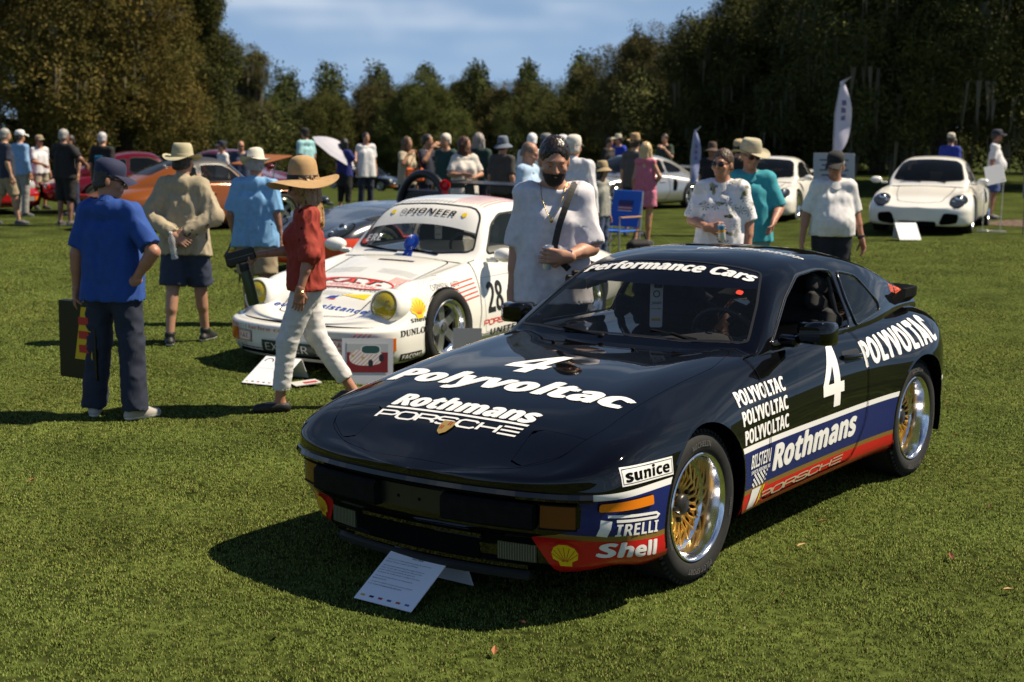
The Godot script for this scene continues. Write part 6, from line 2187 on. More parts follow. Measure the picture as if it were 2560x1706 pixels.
func cast() -> Array:
	var L := []
	var navy := lin(0.012, 0.016, 0.035)
	var blk := lin(0.008, 0.008, 0.009)
	var wht := lin(0.70, 0.70, 0.72)
	var khaki := lin(0.34, 0.27, 0.17)
	var jeans := lin(0.014, 0.021, 0.045)
	var grey_h := lin(0.28, 0.27, 0.26)
	var tan_s := lin(0.44, 0.25, 0.16)
	L.append({"label": "person in blue polo shirt, navy cap and jeans, one hand on the hip", "at": Vector3(-2.55, 0, -8.98), "face": 2.86, "tall": 1.625, "wide": 1.06, "belly": 0.02, "turn": -1.15, "nod": 0.18, "skin": lin(0.36, 0.17, 0.10),
		"rarm": [Vector3(-0.20, -0.26, -0.05), Vector3(-0.05, -0.46, -0.05)], "rhand": [Vector3(0.75, -0.2, -0.1), Vector3(0, 0, 1), 0.3], "larm": [Vector3(0.09, -0.29, -0.03), Vector3(0.12, -0.55, 0.0)], "lhand": [Vector3(0, -1, 0.1), Vector3(-1, 0, 0), 1.1],
		"lfoot": Vector3(0.16, 0, 0.02), "rfoot": Vector3(-0.17, 0, 0.0), "splay": 0.5, "top": {"name": "polo_shirt", "color": lin(0.010, 0.062, 0.29), "sleeve": 0.86, "hem": 0.82, "loose": 0.035, "collar": true, "crease": 0.014}, "bottom": {"name": "jeans", "color": jeans, "loose": 0.022, "flare": 1.5, "crease": 0.013},
		"hair": {"color": lin(0.03, 0.025, 0.02)}, "hat": {"name": "cap", "kind": "cap", "color": lin(0.012, 0.018, 0.06), "tip": 0.05}, "shades": lin(0.01, 0.01, 0.01), "shoe": lin(0.33, 0.31, 0.28), "sole": lin(0.7, 0.7, 0.68), "extra": carry_bag})
	L.append({"label": "person in tan long-sleeved shirt, khaki hat and navy shorts, hands behind the back", "at": Vector3(-2.82, 0, -12.15), "face": 3.12, "tall": 1.665, "wide": 1.0, "turn": -0.25, "skin": lin(0.36, 0.19, 0.12),
		"larm": [Vector3(0.15, -0.27, -0.07), Vector3(-0.13, -0.44, -0.21)], "rarm": [Vector3(-0.15, -0.27, -0.07), Vector3(0.13, -0.42, -0.20)], "lhand": [Vector3(-0.8, -0.4, -0.15), Vector3(0, -0.4, 1), 0.9], "rhand": [Vector3(0.6, -0.7, -0.2), Vector3(0, -0.3, 1), 1.0],
		"lfoot": Vector3(0.11, 0, -0.13), "rfoot": Vector3(-0.14, 0.0, 0.17), "top": {"color": lin(0.40, 0.335, 0.225), "sleeve": 1.9, "hem": 0.80, "dip": -0.15, "loose": 0.05, "collar": true, "crease": 0.022, "folds": Vector3(10, 5, 10)}, "bottom": {"name": "shorts", "color": lin(0.022, 0.033, 0.066), "len": 0.98, "loose": 0.03},
		"hair": {"color": lin(0.02, 0.014, 0.01)}, "hat": {"kind": "bush", "color": lin(0.45, 0.41, 0.26), "band": lin(0.33, 0.3, 0.19), "tip": 0.02, "size": 1.06}, "shoe": blk, "sole": lin(0.55, 0.55, 0.53), "shoe_top": 0.02, "extra": hold_bottle})
	L.append({"label": "person in light blue vented shirt, white sun hat and khaki shorts seen from behind", "at": Vector3(-2.42, 0, -13.35), "face": 3.02, "tall": 1.61, "wide": 1.14, "turn": 0.2, "nod": 0.15, "skin": lin(0.30, 0.15, 0.10),
		"larm": [Vector3(0.09, -0.29, -0.02), Vector3(0.08, -0.54, 0.06)], "lhand": [Vector3(0, -1, 0.2), Vector3(-1, 0, 0), 1.1], "lfoot": Vector3(0.12, 0, 0.1), "rfoot": Vector3(-0.12, 0, -0.08), "top": {"color": lin(0.20, 0.43, 0.72), "sleeve": 0.9, "hem": 0.80, "dip": -0.1, "loose": 0.05, "collar": true, "crease": 0.02},
		"bottom": {"name": "shorts", "color": khaki, "len": 0.98, "loose": 0.03}, "hair": {"color": grey_h}, "hat": {"kind": "bush", "color": lin(0.72, 0.69, 0.58), "tip": 0.1, "spin": 0.4}, "shoe": blk, "extra": hold_camera_bag})
	L.append({"label": "person in rust blouse, white trousers and broad straw hat walking past the white race car", "at": Vector3(-1.36, 0, -9.28), "face": -1.40, "tall": 1.59, "wide": 0.94, "woman": true, "nod": 0.22, "turn": -0.1, "skin": lin(0.38, 0.18, 0.11),
		"larm": [Vector3(0.10, -0.27, -0.01), Vector3(0.13, -0.52, 0.06)], "lhand": [Vector3(0, -1, 0.12), Vector3(-1, 0, 0.2), 0.5], "rarm": [Vector3(-0.03, -0.26, 0.07), Vector3(0.02, -0.29, 0.32)], "rhand": [Vector3(0.15, -0.1, 1), Vector3(0.3, -1, 0.1), 1.0],
		"lfoot": Vector3(0.06, 0, 0.24), "rfoot": Vector3(-0.06, 0.055, -0.29), "heel": [0.0, 0.35], "knee": [0.04, 0.10], "splay": 0.1, "top": {"name": "blouse", "color": lin(0.33, 0.032, 0.016), "sleeve": 1.18, "hem": 0.90, "loose": 0.04, "crease": 0.02, "folds": Vector3(14, 7, 14)}, "bottom": {"color": lin(0.70, 0.69, 0.68), "len": 1.82, "loose": 0.010, "waist": 1.02, "crease": 0.007, "folds": Vector3(8, 18, 8)},
		"hair": {"color": lin(0.33, 0.19, 0.075), "long": 0.27, "back": Vector3(0, 0, -0.09), "gloss": 0.4}, "hat": {"kind": "straw", "color": lin(0.46, 0.29, 0.13), "band": blk, "tip": -0.22, "size": 1.05}, "shades": lin(0.02, 0.012, 0.01), "shoe": blk, "sole": blk, "shoe_top": -0.035, "extra": hold_phone})
	L.append({"label": "bearded person in white T-shirt with camera strap between the two race cars", "at": Vector3(0.235, 0, -8.35), "face": -0.02, "tall": 1.82, "wide": 1.0, "nod": 0.34, "turn": 0.10, "skin": lin(0.42, 0.21, 0.13), "head": Vector3(0, -0.01, 0.04),
		"rarm": [Vector3(-0.05, -0.30, -0.02), Vector3(-0.08, -0.57, 0.03)], "rhand": [Vector3(0.05, -1, 0.15), Vector3(1, 0, 0), 0.75], "larm": [Vector3(0.065, -0.285, 0.06), Vector3(-0.08, -0.32, 0.26)], "lhand": [Vector3(-1, 0.05, 0.15), Vector3(-0.1, 0, -1), 0.85],
		"top": {"name": "t_shirt", "color": lin(0.70, 0.68, 0.72), "sleeve": 0.95, "hem": 0.83, "loose": 0.045, "crease": 0.016, "folds": Vector3(8, 5, 8)}, "bottom": {"color": blk, "loose": 0.03}, "hair": {"color": lin(0.016, 0.010, 0.008), "high": 0.004, "gloss": 0.35, "crop": 0.055}, "beard": 1.0, "shoe": blk, "extra": wear_camera})
	L.append({"label": "person in sunglasses and palm-printed white shirt holding a can", "at": Vector3(1.77, 0, -12.1), "face": -0.35, "tall": 1.70, "wide": 1.06, "turn": -0.25, "nod": -0.03, "skin": lin(0.42, 0.20, 0.12),
		"rarm": [Vector3(-0.10, -0.28, 0.02), Vector3(0.10, -0.33, 0.25)], "rhand": [Vector3(1, 0.15, 0.1), Vector3(0.1, -0.3, -1), 0.9], "larm": [Vector3(0.08, -0.29, -0.02), Vector3(0.10, -0.54, 0.05)],
		"top": {"mat": print_mat(), "sleeve": 0.95, "hem": 0.84, "loose": 0.045, "collar": true, "crease": 0.016}, "bottom": {"color": lin(0.10, 0.10, 0.11)}, "hair": {"color": lin(0.055, 0.03, 0.015), "high": 0.008}, "shades": lin(0.006, 0.006, 0.007), "extra": hold_can})
	L.append({"label": "person in turquoise polo shirt and wide tan hat, in front of white sports car", "at": Vector3(2.22, 0, -13.4), "face": -0.12, "tall": 1.75, "wide": 1.10, "turn": 0.35, "nod": 0.1, "skin": lin(0.36, 0.17, 0.11),
		"larm": [Vector3(0.12, -0.27, 0.02), Vector3(0.06, -0.38, 0.24)], "top": {"name": "polo_shirt", "color": lin(0.035, 0.33, 0.40), "sleeve": 0.95, "hem": 0.84, "loose": 0.04, "collar": true}, "bottom": {"name": "shorts", "color": lin(0.28, 0.29, 0.31)}, "hair": {"color": lin(0.08, 0.07, 0.06)},
		"hat": {"kind": "bush", "color": lin(0.47, 0.42, 0.29), "size": 1.06, "tip": 0.05, "spin": 0.5}, "shades": lin(0.006, 0.006, 0.007)})
	L.append({"label": "person in white polo shirt, black cap and dark glasses walking with a wristwatch on", "at": Vector3(3.08, 0, -13.7), "face": 0.12, "tall": 1.66, "wide": 1.13, "belly": 0.045, "turn": -0.55, "nod": 0.12, "skin": lin(0.34, 0.15, 0.09),
		"rarm": [Vector3(-0.10, -0.28, -0.04), Vector3(-0.15, -0.53, 0.02)], "larm": [Vector3(0.09, -0.28, -0.02), Vector3(0.14, -0.53, 0.05)], "top": {"name": "polo_shirt", "color": lin(0.72, 0.71, 0.72), "sleeve": 0.92, "hem": 0.93, "loose": 0.035, "collar": true, "crease": 0.009, "folds": Vector3(10, 6, 10)},
		"bottom": {"color": lin(0.010, 0.012, 0.024), "waist": 0.99}, "hair": {"color": grey_h}, "hat": {"name": "cap", "kind": "cap", "color": lin(0.012, 0.014, 0.015), "tip": 0.12}, "shades": lin(0.004, 0.004, 0.005), "extra": wear_watch})
	# further back, from the left
	L.append(far_one("person in navy shirt and khaki shorts cut by the picture's left edge", -9.33, -26.2, 1.75, 2.2, lin(0.018, 0.024, 0.05), khaki, {"bottom": {"len": 0.95, "name": "shorts"}, "skin": tan_s, "hair": {"color": grey_h}, "lfoot": Vector3(0.1, 0, -0.2), "rfoot": Vector3(-0.1, 0, 0.2)}))
	L.append(far_one("person in pale blue shirt, white cap and grey trousers beside a red car", -9.85, -28.5, 1.70, 2.6, lin(0.22, 0.38, 0.62), lin(0.30, 0.29, 0.27), {"hat": {"name": "cap", "kind": "cap", "color": wht}, "top": {"sleeve": 1.9}}))
	L.append(far_one("person in white polo and tan cap, one knee raised beside a red car", -10.3, -31.0, 1.58, 0.9, wht, lin(0.40, 0.34, 0.24), {"hat": {"name": "cap", "kind": "cap", "color": lin(0.3, 0.24, 0.15)}, "bottom": {"len": 1.0, "name": "shorts"}, "rarm": [Vector3(-0.06, -0.27, 0.08), Vector3(0.06, -0.34, 0.28)], "shades": blk}))
	L.append(far_one("grey-haired person in black T-shirt and black shorts seen from behind, holding papers", -8.22, -26.1, 1.75, 2.7, lin(0.011, 0.011, 0.012), lin(0.009, 0.009, 0.01), {"wide": 1.2, "bottom": {"len": 1.02, "name": "shorts", "loose": 0.03}, "hair": {"color": grey_h}, "skin": lin(0.24, 0.12, 0.08), "larm": [Vector3(0.16, -0.22, 0.02), Vector3(0.12, -0.28, 0.26)], "rarm": [Vector3(-0.18, -0.2, 0.04), Vector3(-0.16, -0.3, 0.2)], "shoe": lin(0.06, 0.06, 0.07), "extra": hold_papers}))
	L.append(far_one("person in dark shirt and blue jeans standing behind the one in black shorts", -9.0, -29.0, 1.62, -0.6, lin(0.02, 0.022, 0.03), lin(0.02, 0.035, 0.08)))
	L.append(far_one("silver-haired person in black shirt with a blue emblem on the back", -7.66, -26.6, 1.70, 2.9, lin(0.010, 0.010, 0.011), lin(0.012, 0.03, 0.015), {"hair": {"color": lin(0.4, 0.4, 0.4)}, "extra": back_emblem, "wide": 1.15}))
	L.append(far_one("person in white shirt and navy cap behind the roof of the orange car", -6.05, -29.6, 1.52, -1.0, wht, jeans, {"hat": {"name": "cap", "kind": "cap", "color": navy}, "top": {"sleeve": 1.9}}))
	L.append(far_one("bald person in dark blue shirt and sunglasses beyond the orange car", -5.62, -29.4, 1.54, 0.2, lin(0.03, 0.045, 0.10), jeans, {"hair": {}, "shades": blk}))
	L.append(far_one("person in pale cyan shirt and black cap standing over a red car", -4.82, -33.0, 1.80, -2.3, lin(0.34, 0.62, 0.66), navy, {"hat": {"name": "cap", "kind": "cap", "color": blk}, "belly": 0.04}))
	L.append(far_one("person with long black hair in royal blue top and black skirt under the grey umbrella", -3.68, -31.0, 1.60, 2.6, lin(0.008, 0.016, 0.16), blk, {"woman": true, "wide": 0.95, "hair": {"color": lin(0.006, 0.005, 0.005), "long": 0.34}, "bottom": {"skirt": true, "len": 1.6, "name": "skirt"}, "rarm": [Vector3(-0.12, -0.2, 0.1), Vector3(-0.05, -0.05, 0.22)], "extra": hold_umbrella}))
	L.append(far_one("person in long white T-shirt with blue sunglasses pushed up, beside the umbrella", -3.42, -33.0, 1.72, 0.5, wht, lin(0.02, 0.025, 0.05), {"hair": {"color": lin(0.02, 0.014, 0.01)}, "top": {"hem": 0.72, "loose": 0.05}}))
	L.append(far_one("tiny distant person in pale blue shirt and khaki trousers near a far red car", -10.3, -98.0, 1.75, 2.8, lin(0.25, 0.35, 0.5), khaki, {"hair": {"color": wht}}))
	L.append(far_one("tiny distant person in dark shirt beside the far red car", -9.6, -99.0, 1.7, 1.5, navy, navy))
	L.append(far_one("person with long brown hair, cream patterned top and navy trousers, hand at the face", -1.95, -26.0, 1.68, 0.9, lin(0.42, 0.36, 0.25), navy, {"woman": true, "wide": 0.98, "hair": {"color": lin(0.10, 0.055, 0.025), "long": 0.26}, "rarm": [Vector3(-0.10, -0.16, 0.12), Vector3(0.02, 0.02, 0.16)]}))
	L.append(far_one("person in navy T-shirt raising a camera to the eye, an orange bag at the side", -1.52, -25.0, 1.74, 1.1, navy, lin(0.015, 0.02, 0.06), {"larm": [Vector3(0.16, -0.16, 0.14), Vector3(0.05, 0.10, 0.22)], "rarm": [Vector3(-0.16, -0.12, 0.14), Vector3(0.0, 0.12, 0.22)], "extra": orange_bag}))
	L.append(far_one("white-haired person in dark green shirt left of the white-topped one", -1.17, -24.4, 1.76, -0.7, lin(0.012, 0.045, 0.04), lin(0.30, 0.29, 0.26), {"hair": {"color": lin(0.55, 0.5, 0.42)}}))
	L.append(far_one("person with long reddish brown hair in white top with a dark strap, arms folded", -0.76, -22.0, 1.72, 0.35, lin(0.66, 0.62, 0.56), lin(0.02, 0.035, 0.09), {"woman": true, "wide": 1.1, "hair": {"color": lin(0.06, 0.022, 0.012), "long": 0.2}, "larm": [Vector3(0.12, -0.25, 0.05), Vector3(-0.04, -0.28, 0.24)], "rarm": [Vector3(-0.12, -0.25, 0.05), Vector3(0.06, -0.24, 0.24)], "turn": 0.7}))
	L.append(far_one("long grey-haired person in dark green shirt seen from behind, arm hanging", -0.62, -25.0, 1.77, 2.8, lin(0.014, 0.04, 0.035), navy, {"hair": {"color": lin(0.25, 0.22, 0.2), "long": 0.16}}))
	L.append(far_one("person in grey bucket hat and charcoal shirt behind the black rear wing", -0.18, -22.6, 1.70, 2.5, lin(0.05, 0.048, 0.045), blk, {"hat": {"kind": "bucket", "color": lin(0.13, 0.16, 0.22)}, "wide": 1.15}))
	L.append(far_one("balding person in pale blue shirt and glasses looking down beside the bearded one", 0.17, -16.6, 1.70, 1.2, lin(0.42, 0.58, 0.78), khaki, {"far": false, "hair": {"color": lin(0.16, 0.11, 0.08), "bald": true}, "nod": 0.35, "top": {"sleeve": 1.9, "collar": true}, "wide": 1.12, "skin": lin(0.40, 0.19, 0.12)}))
	L.append(far_one("white-haired person in white shirt further behind the bearded one", 0.30, -24.0, 1.78, 2.9, wht, navy, {"hair": {"color": wht}}))
	L.append(far_one("person in grey cap and dark shirt just left of the bearded one's head", 0.57, -26.0, 1.76, 1.8, lin(0.03, 0.03, 0.035), navy, {"hat": {"name": "cap", "kind": "cap", "color": lin(0.2, 0.2, 0.2)}}))
	L.append(far_one("broad person in white jacket and white cap, back turned, behind the bearded one", 0.68, -16.4, 1.78, 2.75, lin(0.66, 0.66, 0.70), khaki, {"far": false, "hat": {"name": "cap", "kind": "cap", "color": lin(0.7, 0.67, 0.6), "tip": -0.05}, "hair": {"color": lin(0.45, 0.42, 0.38)}, "top": {"sleeve": 1.95, "loose": 0.055, "collar": true, "crease": 0.02}, "wide": 1.15}))
	L.append(far_one("person in white cap glimpsed past the white-jacketed one's shoulder", 0.84, -25.0, 1.74, 2.6, lin(0.5, 0.48, 0.45), navy, {"hat": {"name": "cap", "kind": "cap", "color": wht}}))
	L.append(far_one("child in straw sun hat and grey T-shirt by the blue folding chair", 1.20, -19.4, 1.40, 1.0, lin(0.30, 0.30, 0.27), lin(0.05, 0.08, 0.16), {"hat": {"kind": "bucket", "color": lin(0.40, 0.30, 0.16)}, "hair": {"color": lin(0.03, 0.02, 0.01), "long": 0.12}, "wide": 0.9}))
	L.append(far_one("person in black patterned shirt behind the silver car's windscreen", 2.42, -36.4, 1.66, 0.9, lin(0.014, 0.012, 0.012), navy, {"nod": 0.3}))
	L.append(far_one("person in bright blue shirt and pale bucket hat leaning behind the silver car", 2.78, -37.0, 1.76, -0.8, lin(0.012, 0.045, 0.45), navy, {"hat": {"kind": "bush", "color": lin(0.5, 0.46, 0.34)}, "lean": Vector3(0, -0.03, 0.12)}))
	L.append(far_one("person in straw hat, grey shirt and navy shorts beside the blonde one", 2.13, -25.2, 1.74, 2.6, lin(0.09, 0.085, 0.08), navy, {"hat": {"kind": "fedora", "color": lin(0.40, 0.27, 0.13), "band": blk}, "bottom": {"len": 0.9, "name": "shorts"}, "skin": tan_s}))
	L.append(far_one("person with long blond hair in pink top and shorts, back turned", 2.14, -23.2, 1.66, 2.75, lin(0.62, 0.17, 0.25), lin(0.66, 0.20, 0.30), {"woman": true, "wide": 0.98, "top": {"sleeve": 0.0, "hem": 0.95, "loose": 0.012}, "hair": {"color": lin(0.52, 0.38, 0.19), "long": 0.42, "gloss": 0.4}, "bottom": {"len": 0.62, "name": "shorts", "loose": 0.035}, "skin": lin(0.42, 0.21, 0.12), "rarm": [Vector3(-0.14, -0.24, -0.03), Vector3(-0.03, -0.36, 0.12)], "lfoot": Vector3(0.1, 0.03, -0.14), "rfoot": Vector3(-0.06, 0, 0.06)}))
	L.append(far_one("person in dark green shirt with a hand at the chin behind the silver car", 3.84, -36.5, 1.75, -0.6, lin(0.02, 0.04, 0.022), navy, {"larm": [Vector3(0.1, -0.24, 0.1), Vector3(-0.08, -0.02, 0.2)]}))
	L.append(far_one("person in brown hat and black shirt beside the blue feather flag", 3.52, -25.4, 1.62, -0.4, lin(0.009, 0.009, 0.010), navy, {"hat": {"kind": "bucket", "color": lin(0.09, 0.055, 0.04)}, "skin": lin(0.3, 0.14, 0.09)}))
	L.append(far_one("person in cream cap half hidden behind the turquoise shirt", 3.30, -21.0, 1.72, 2.9, lin(0.02, 0.02, 0.02), navy, {"hat": {"name": "cap", "kind": "cap", "color": lin(0.55, 0.42, 0.24)}}))
	L.append(far_one("person in royal blue shirt and cream cap behind the white car's roof", 9.15, -30.0, 1.68, 2.4, lin(0.018, 0.042, 0.33), navy, {"hat": {"name": "cap", "kind": "cap", "color": lin(0.6, 0.54, 0.42)}, "turn": 0.3, "wide": 1.12}))
	L.append(far_one("dark-haired person behind the shoulder of the royal blue shirt", 9.95, -32.4, 1.58, 2.9, lin(0.02, 0.02, 0.022), navy))
	L.append(far_one("person in white polo, navy cap and blue shorts by the information stand", 9.60, -28.5, 1.76, 1.15, wht, lin(0.045, 0.085, 0.23), {"hat": {"name": "cap", "kind": "cap", "color": navy}, "bottom": {"len": 0.95, "name": "shorts", "loose": 0.03}, "belly": 0.05, "skin": lin(0.3, 0.14, 0.09)}))
	return L

# ------------------------------------------------------------------ things held or worn (each rests in a hand, so it stands on its own)
func wrist_of(p: Node3D, r: Dictionary, i: int, off := Vector3.ZERO) -> Vector3:
	return p.transform * ((r.marks[4][i][2] as Vector3) * r.H + off)

func carry_bag(p: Node3D, r: Dictionary) -> void:
	var w := wrist_of(p, r, 0, Vector3(0.0, -0.10, 0.0))
	var b := thing("shopping_bag", "glossy black and yellow shopping bag hanging from a hand", "bag", w + Vector3(0.02, -0.47, 0.0), -0.55)
	var s := Soup.new()
	add_slab(s, PackedVector2Array([Vector2(-0.17, 0), Vector2(0.17, 0), Vector2(0.165, 0.5), Vector2(-0.165, 0.5)]), Vector3.ZERO, Basis(), 0.07)
	part("sack", s, mat(lin(0.01, 0.01, 0.01), 0.25), b)
	s = Soup.new()
	add_slab(s, PackedVector2Array([Vector2(-0.02, 0.13), Vector2(0.14, 0.13), Vector2(0.12, 0.47), Vector2(0.05, 0.47)]), Vector3(0, 0, 0.039), Basis(), 0.003)
	part("yellow_panel", s, mat(lin(0.62, 0.42, 0.01), 0.35), b)
	s = Soup.new()
	for k in 3:
		add_box(s, Vector3(0.07, 0.2 + 0.09 * k, 0.043), Vector3(0.09, 0.05, 0.004))
	part("red_print", s, mat(lin(0.45, 0.015, 0.01), 0.4), b).set_meta("kind", "stuff")
	s = Soup.new()
	add_tube(s, PackedVector3Array([Vector3(-0.07, 0.5, 0), Vector3(-0.03, 0.53, 0), Vector3(0.0, 0.54, 0), Vector3(0.03, 0.53, 0), Vector3(0.07, 0.5, 0)]), [0.006], 5)
	part("handle", s, mat(lin(0.01, 0.01, 0.01), 0.4), b)

func hold_bottle(p: Node3D, r: Dictionary) -> void:
	var w := wrist_of(p, r, 1, Vector3(0.06, -0.09, -0.04))
	var s := Soup.new()
	add_lathe(s, [Vector2(0.0, -0.12), Vector2(0.026, -0.12), Vector2(0.031, -0.11), Vector2(0.029, -0.07), Vector2(0.031, -0.04), Vector2(0.028, 0.0), Vector2(0.031, 0.03), Vector2(0.026, 0.06), Vector2(0.013, 0.085), Vector2(0.013, 0.1)], Vector3.ZERO, Basis(), 16, 0.2)
	var b := thing("water_bottle", "clear plastic water bottle held behind the tan shirt", "bottle", w)
	b.rotation = Vector3(0.1, 0, 0.12)
	part("bottle_wall", s, glass(lin(0.7, 0.75, 0.78), 0.28), b)
	s = Soup.new()
	add_lathe(s, [Vector2(0.015, 0.1), Vector2(0.015, 0.115), Vector2(0, 0.115)], Vector3.ZERO, Basis(), 12)
	part("cap", s, mat(lin(0.7, 0.7, 0.72), 0.4), b)

func hold_camera_bag(p: Node3D, r: Dictionary) -> void:
	var b := thing("camera_pouch", "black and yellow camera pouch dangling from a hand", "bag", wrist_of(p, r, 0, Vector3(0.02, -0.20, 0.0)), 0.3)
	var s := Soup.new()
	add_box(s, Vector3(0, 0, 0), Vector3(0.15, 0.17, 0.1), Basis(Vector3(0, 0, 1), 0.2), 0.03)
	part("pouch", s, mat(lin(0.012, 0.012, 0.012), 0.6), b)
	s = Soup.new()
	add_box(s, Vector3(0.0, 0.06, 0.012), Vector3(0.10, 0.07, 0.095), Basis(Vector3(0, 0, 1), 0.2), 0.02)
	part("yellow_panel", s, mat(lin(0.66, 0.40, 0.01), 0.5), b)
	s = Soup.new()
	add_tube(s, PackedVector3Array([Vector3(-0.05, 0.07, 0), Vector3(-0.02, 0.15, 0), Vector3(0.02, 0.15, 0), Vector3(0.05, 0.08, 0)]), [0.008], 5)
	add_tube(s, PackedVector3Array([Vector3(0.03, -0.08, 0), Vector3(0.06, -0.16, 0.01), Vector3(0.05, -0.24, 0)]), [0.010, 0.012, 0.004], 5)
	part("strap", s, mat(lin(0.012, 0.012, 0.012), 0.6), b)

func hold_phone(p: Node3D, r: Dictionary) -> void:
	var w := wrist_of(p, r, 1)
	var b := thing("phone_case", "black wallet held out in front of the rust blouse", "wallet", w + Vector3(-0.13, -0.01, 0.05))
	var s := Soup.new()
	add_box(s, Vector3.ZERO, Vector3(0.19, 0.085, 0.03), Basis(Vector3(0, 0, 1), 0.28), 0.012)
	part("case", s, mat(lin(0.008, 0.008, 0.012), 0.4), b)
	s = Soup.new()
	add_box(s, Vector3(0.0, 0.0, 0.0165), Vector3(0.17, 0.003, 0.002), Basis(Vector3(0, 0, 1), 0.28))
	part("zip", s, mat(lin(0.2, 0.2, 0.2), 0.3, 1.0), b)
	var d := thing("water_bottle", "dark green steel bottle slung under the black wallet", "bottle", w + Vector3(-0.12, -0.06, 0.03))
	d.rotation = Vector3(0, 0, 0.24)
	s = Soup.new()
	add_lathe(s, [Vector2(0.0, -0.28), Vector2(0.034, -0.28), Vector2(0.037, -0.27), Vector2(0.037, -0.07), Vector2(0.03, -0.045)], Vector3.ZERO, Basis(), 24)
	part("flask", s, mat(lin(0.04, 0.055, 0.012), 0.45), d)
	s = Soup.new()
	add_lathe(s, [Vector2(0.031, -0.05), Vector2(0.034, -0.04), Vector2(0.034, -0.005), Vector2(0.02, 0.0), Vector2(0.0, 0.0)], Vector3.ZERO, Basis(), 24)
	add_tube(s, PackedVector3Array([Vector3(-0.025, -0.01, 0), Vector3(-0.02, 0.035, 0), Vector3(0.02, 0.035, 0), Vector3(0.025, -0.01, 0)]), [0.007], 6)
	part("lid", s, mat(lin(0.01, 0.01, 0.01), 0.5), d)
	s = Soup.new()
	var wr: Vector3 = (r.marks[4][0][2] as Vector3) * r.H
	add_lathe(s, [Vector2(0.031, -0.004), Vector2(0.034, 0.0), Vector2(0.031, 0.004)], wr, Basis(), 20)
	part("bracelet", s, mat(lin(0.6, 0.4, 0.12), 0.2, 1.0), p)

func can(called: String, label: String, at: Vector3, lean: Vector3) -> void:
	var b := thing(called, label, "can", at)
	b.rotation = lean
	var s := Soup.new()
	add_lathe(s, [Vector2(0.0, -0.068), Vector2(0.026, -0.07), Vector2(0.030, -0.062), Vector2(0.030, 0.0)], Vector3.ZERO, Basis(), 24)
	part("lower_wall", s, mat(lin(0.62, 0.66, 0.68), 0.3, 0.4), b)
	s = Soup.new()
	add_lathe(s, [Vector2(0.0301, 0.0), Vector2(0.0301, 0.022)], Vector3.ZERO, Basis(), 24)
	part("yellow_band", s, mat(lin(0.72, 0.34, 0.02), 0.3, 0.3), b)
	s = Soup.new()
	add_lathe(s, [Vector2(0.0301, 0.022), Vector2(0.0301, 0.055)], Vector3.ZERO, Basis(), 24)
	part("blue_band", s, mat(lin(0.05, 0.25, 0.42), 0.3, 0.3), b)
	s = Soup.new()
	add_lathe(s, [Vector2(0.0301, 0.055), Vector2(0.025, 0.068), Vector2(0.024, 0.064), Vector2(0.0, 0.064)], Vector3.ZERO, Basis(), 24)
	part("can_top", s, mat(lin(0.6, 0.6, 0.6), 0.3, 0.9), b)

func hold_can(p: Node3D, r: Dictionary) -> void:
	can("drink_can", "white and blue drink can held before the printed shirt", wrist_of(p, r, 1, Vector3(0.115, -0.03, 0.015)), Vector3(0.1, 0, 0.12))

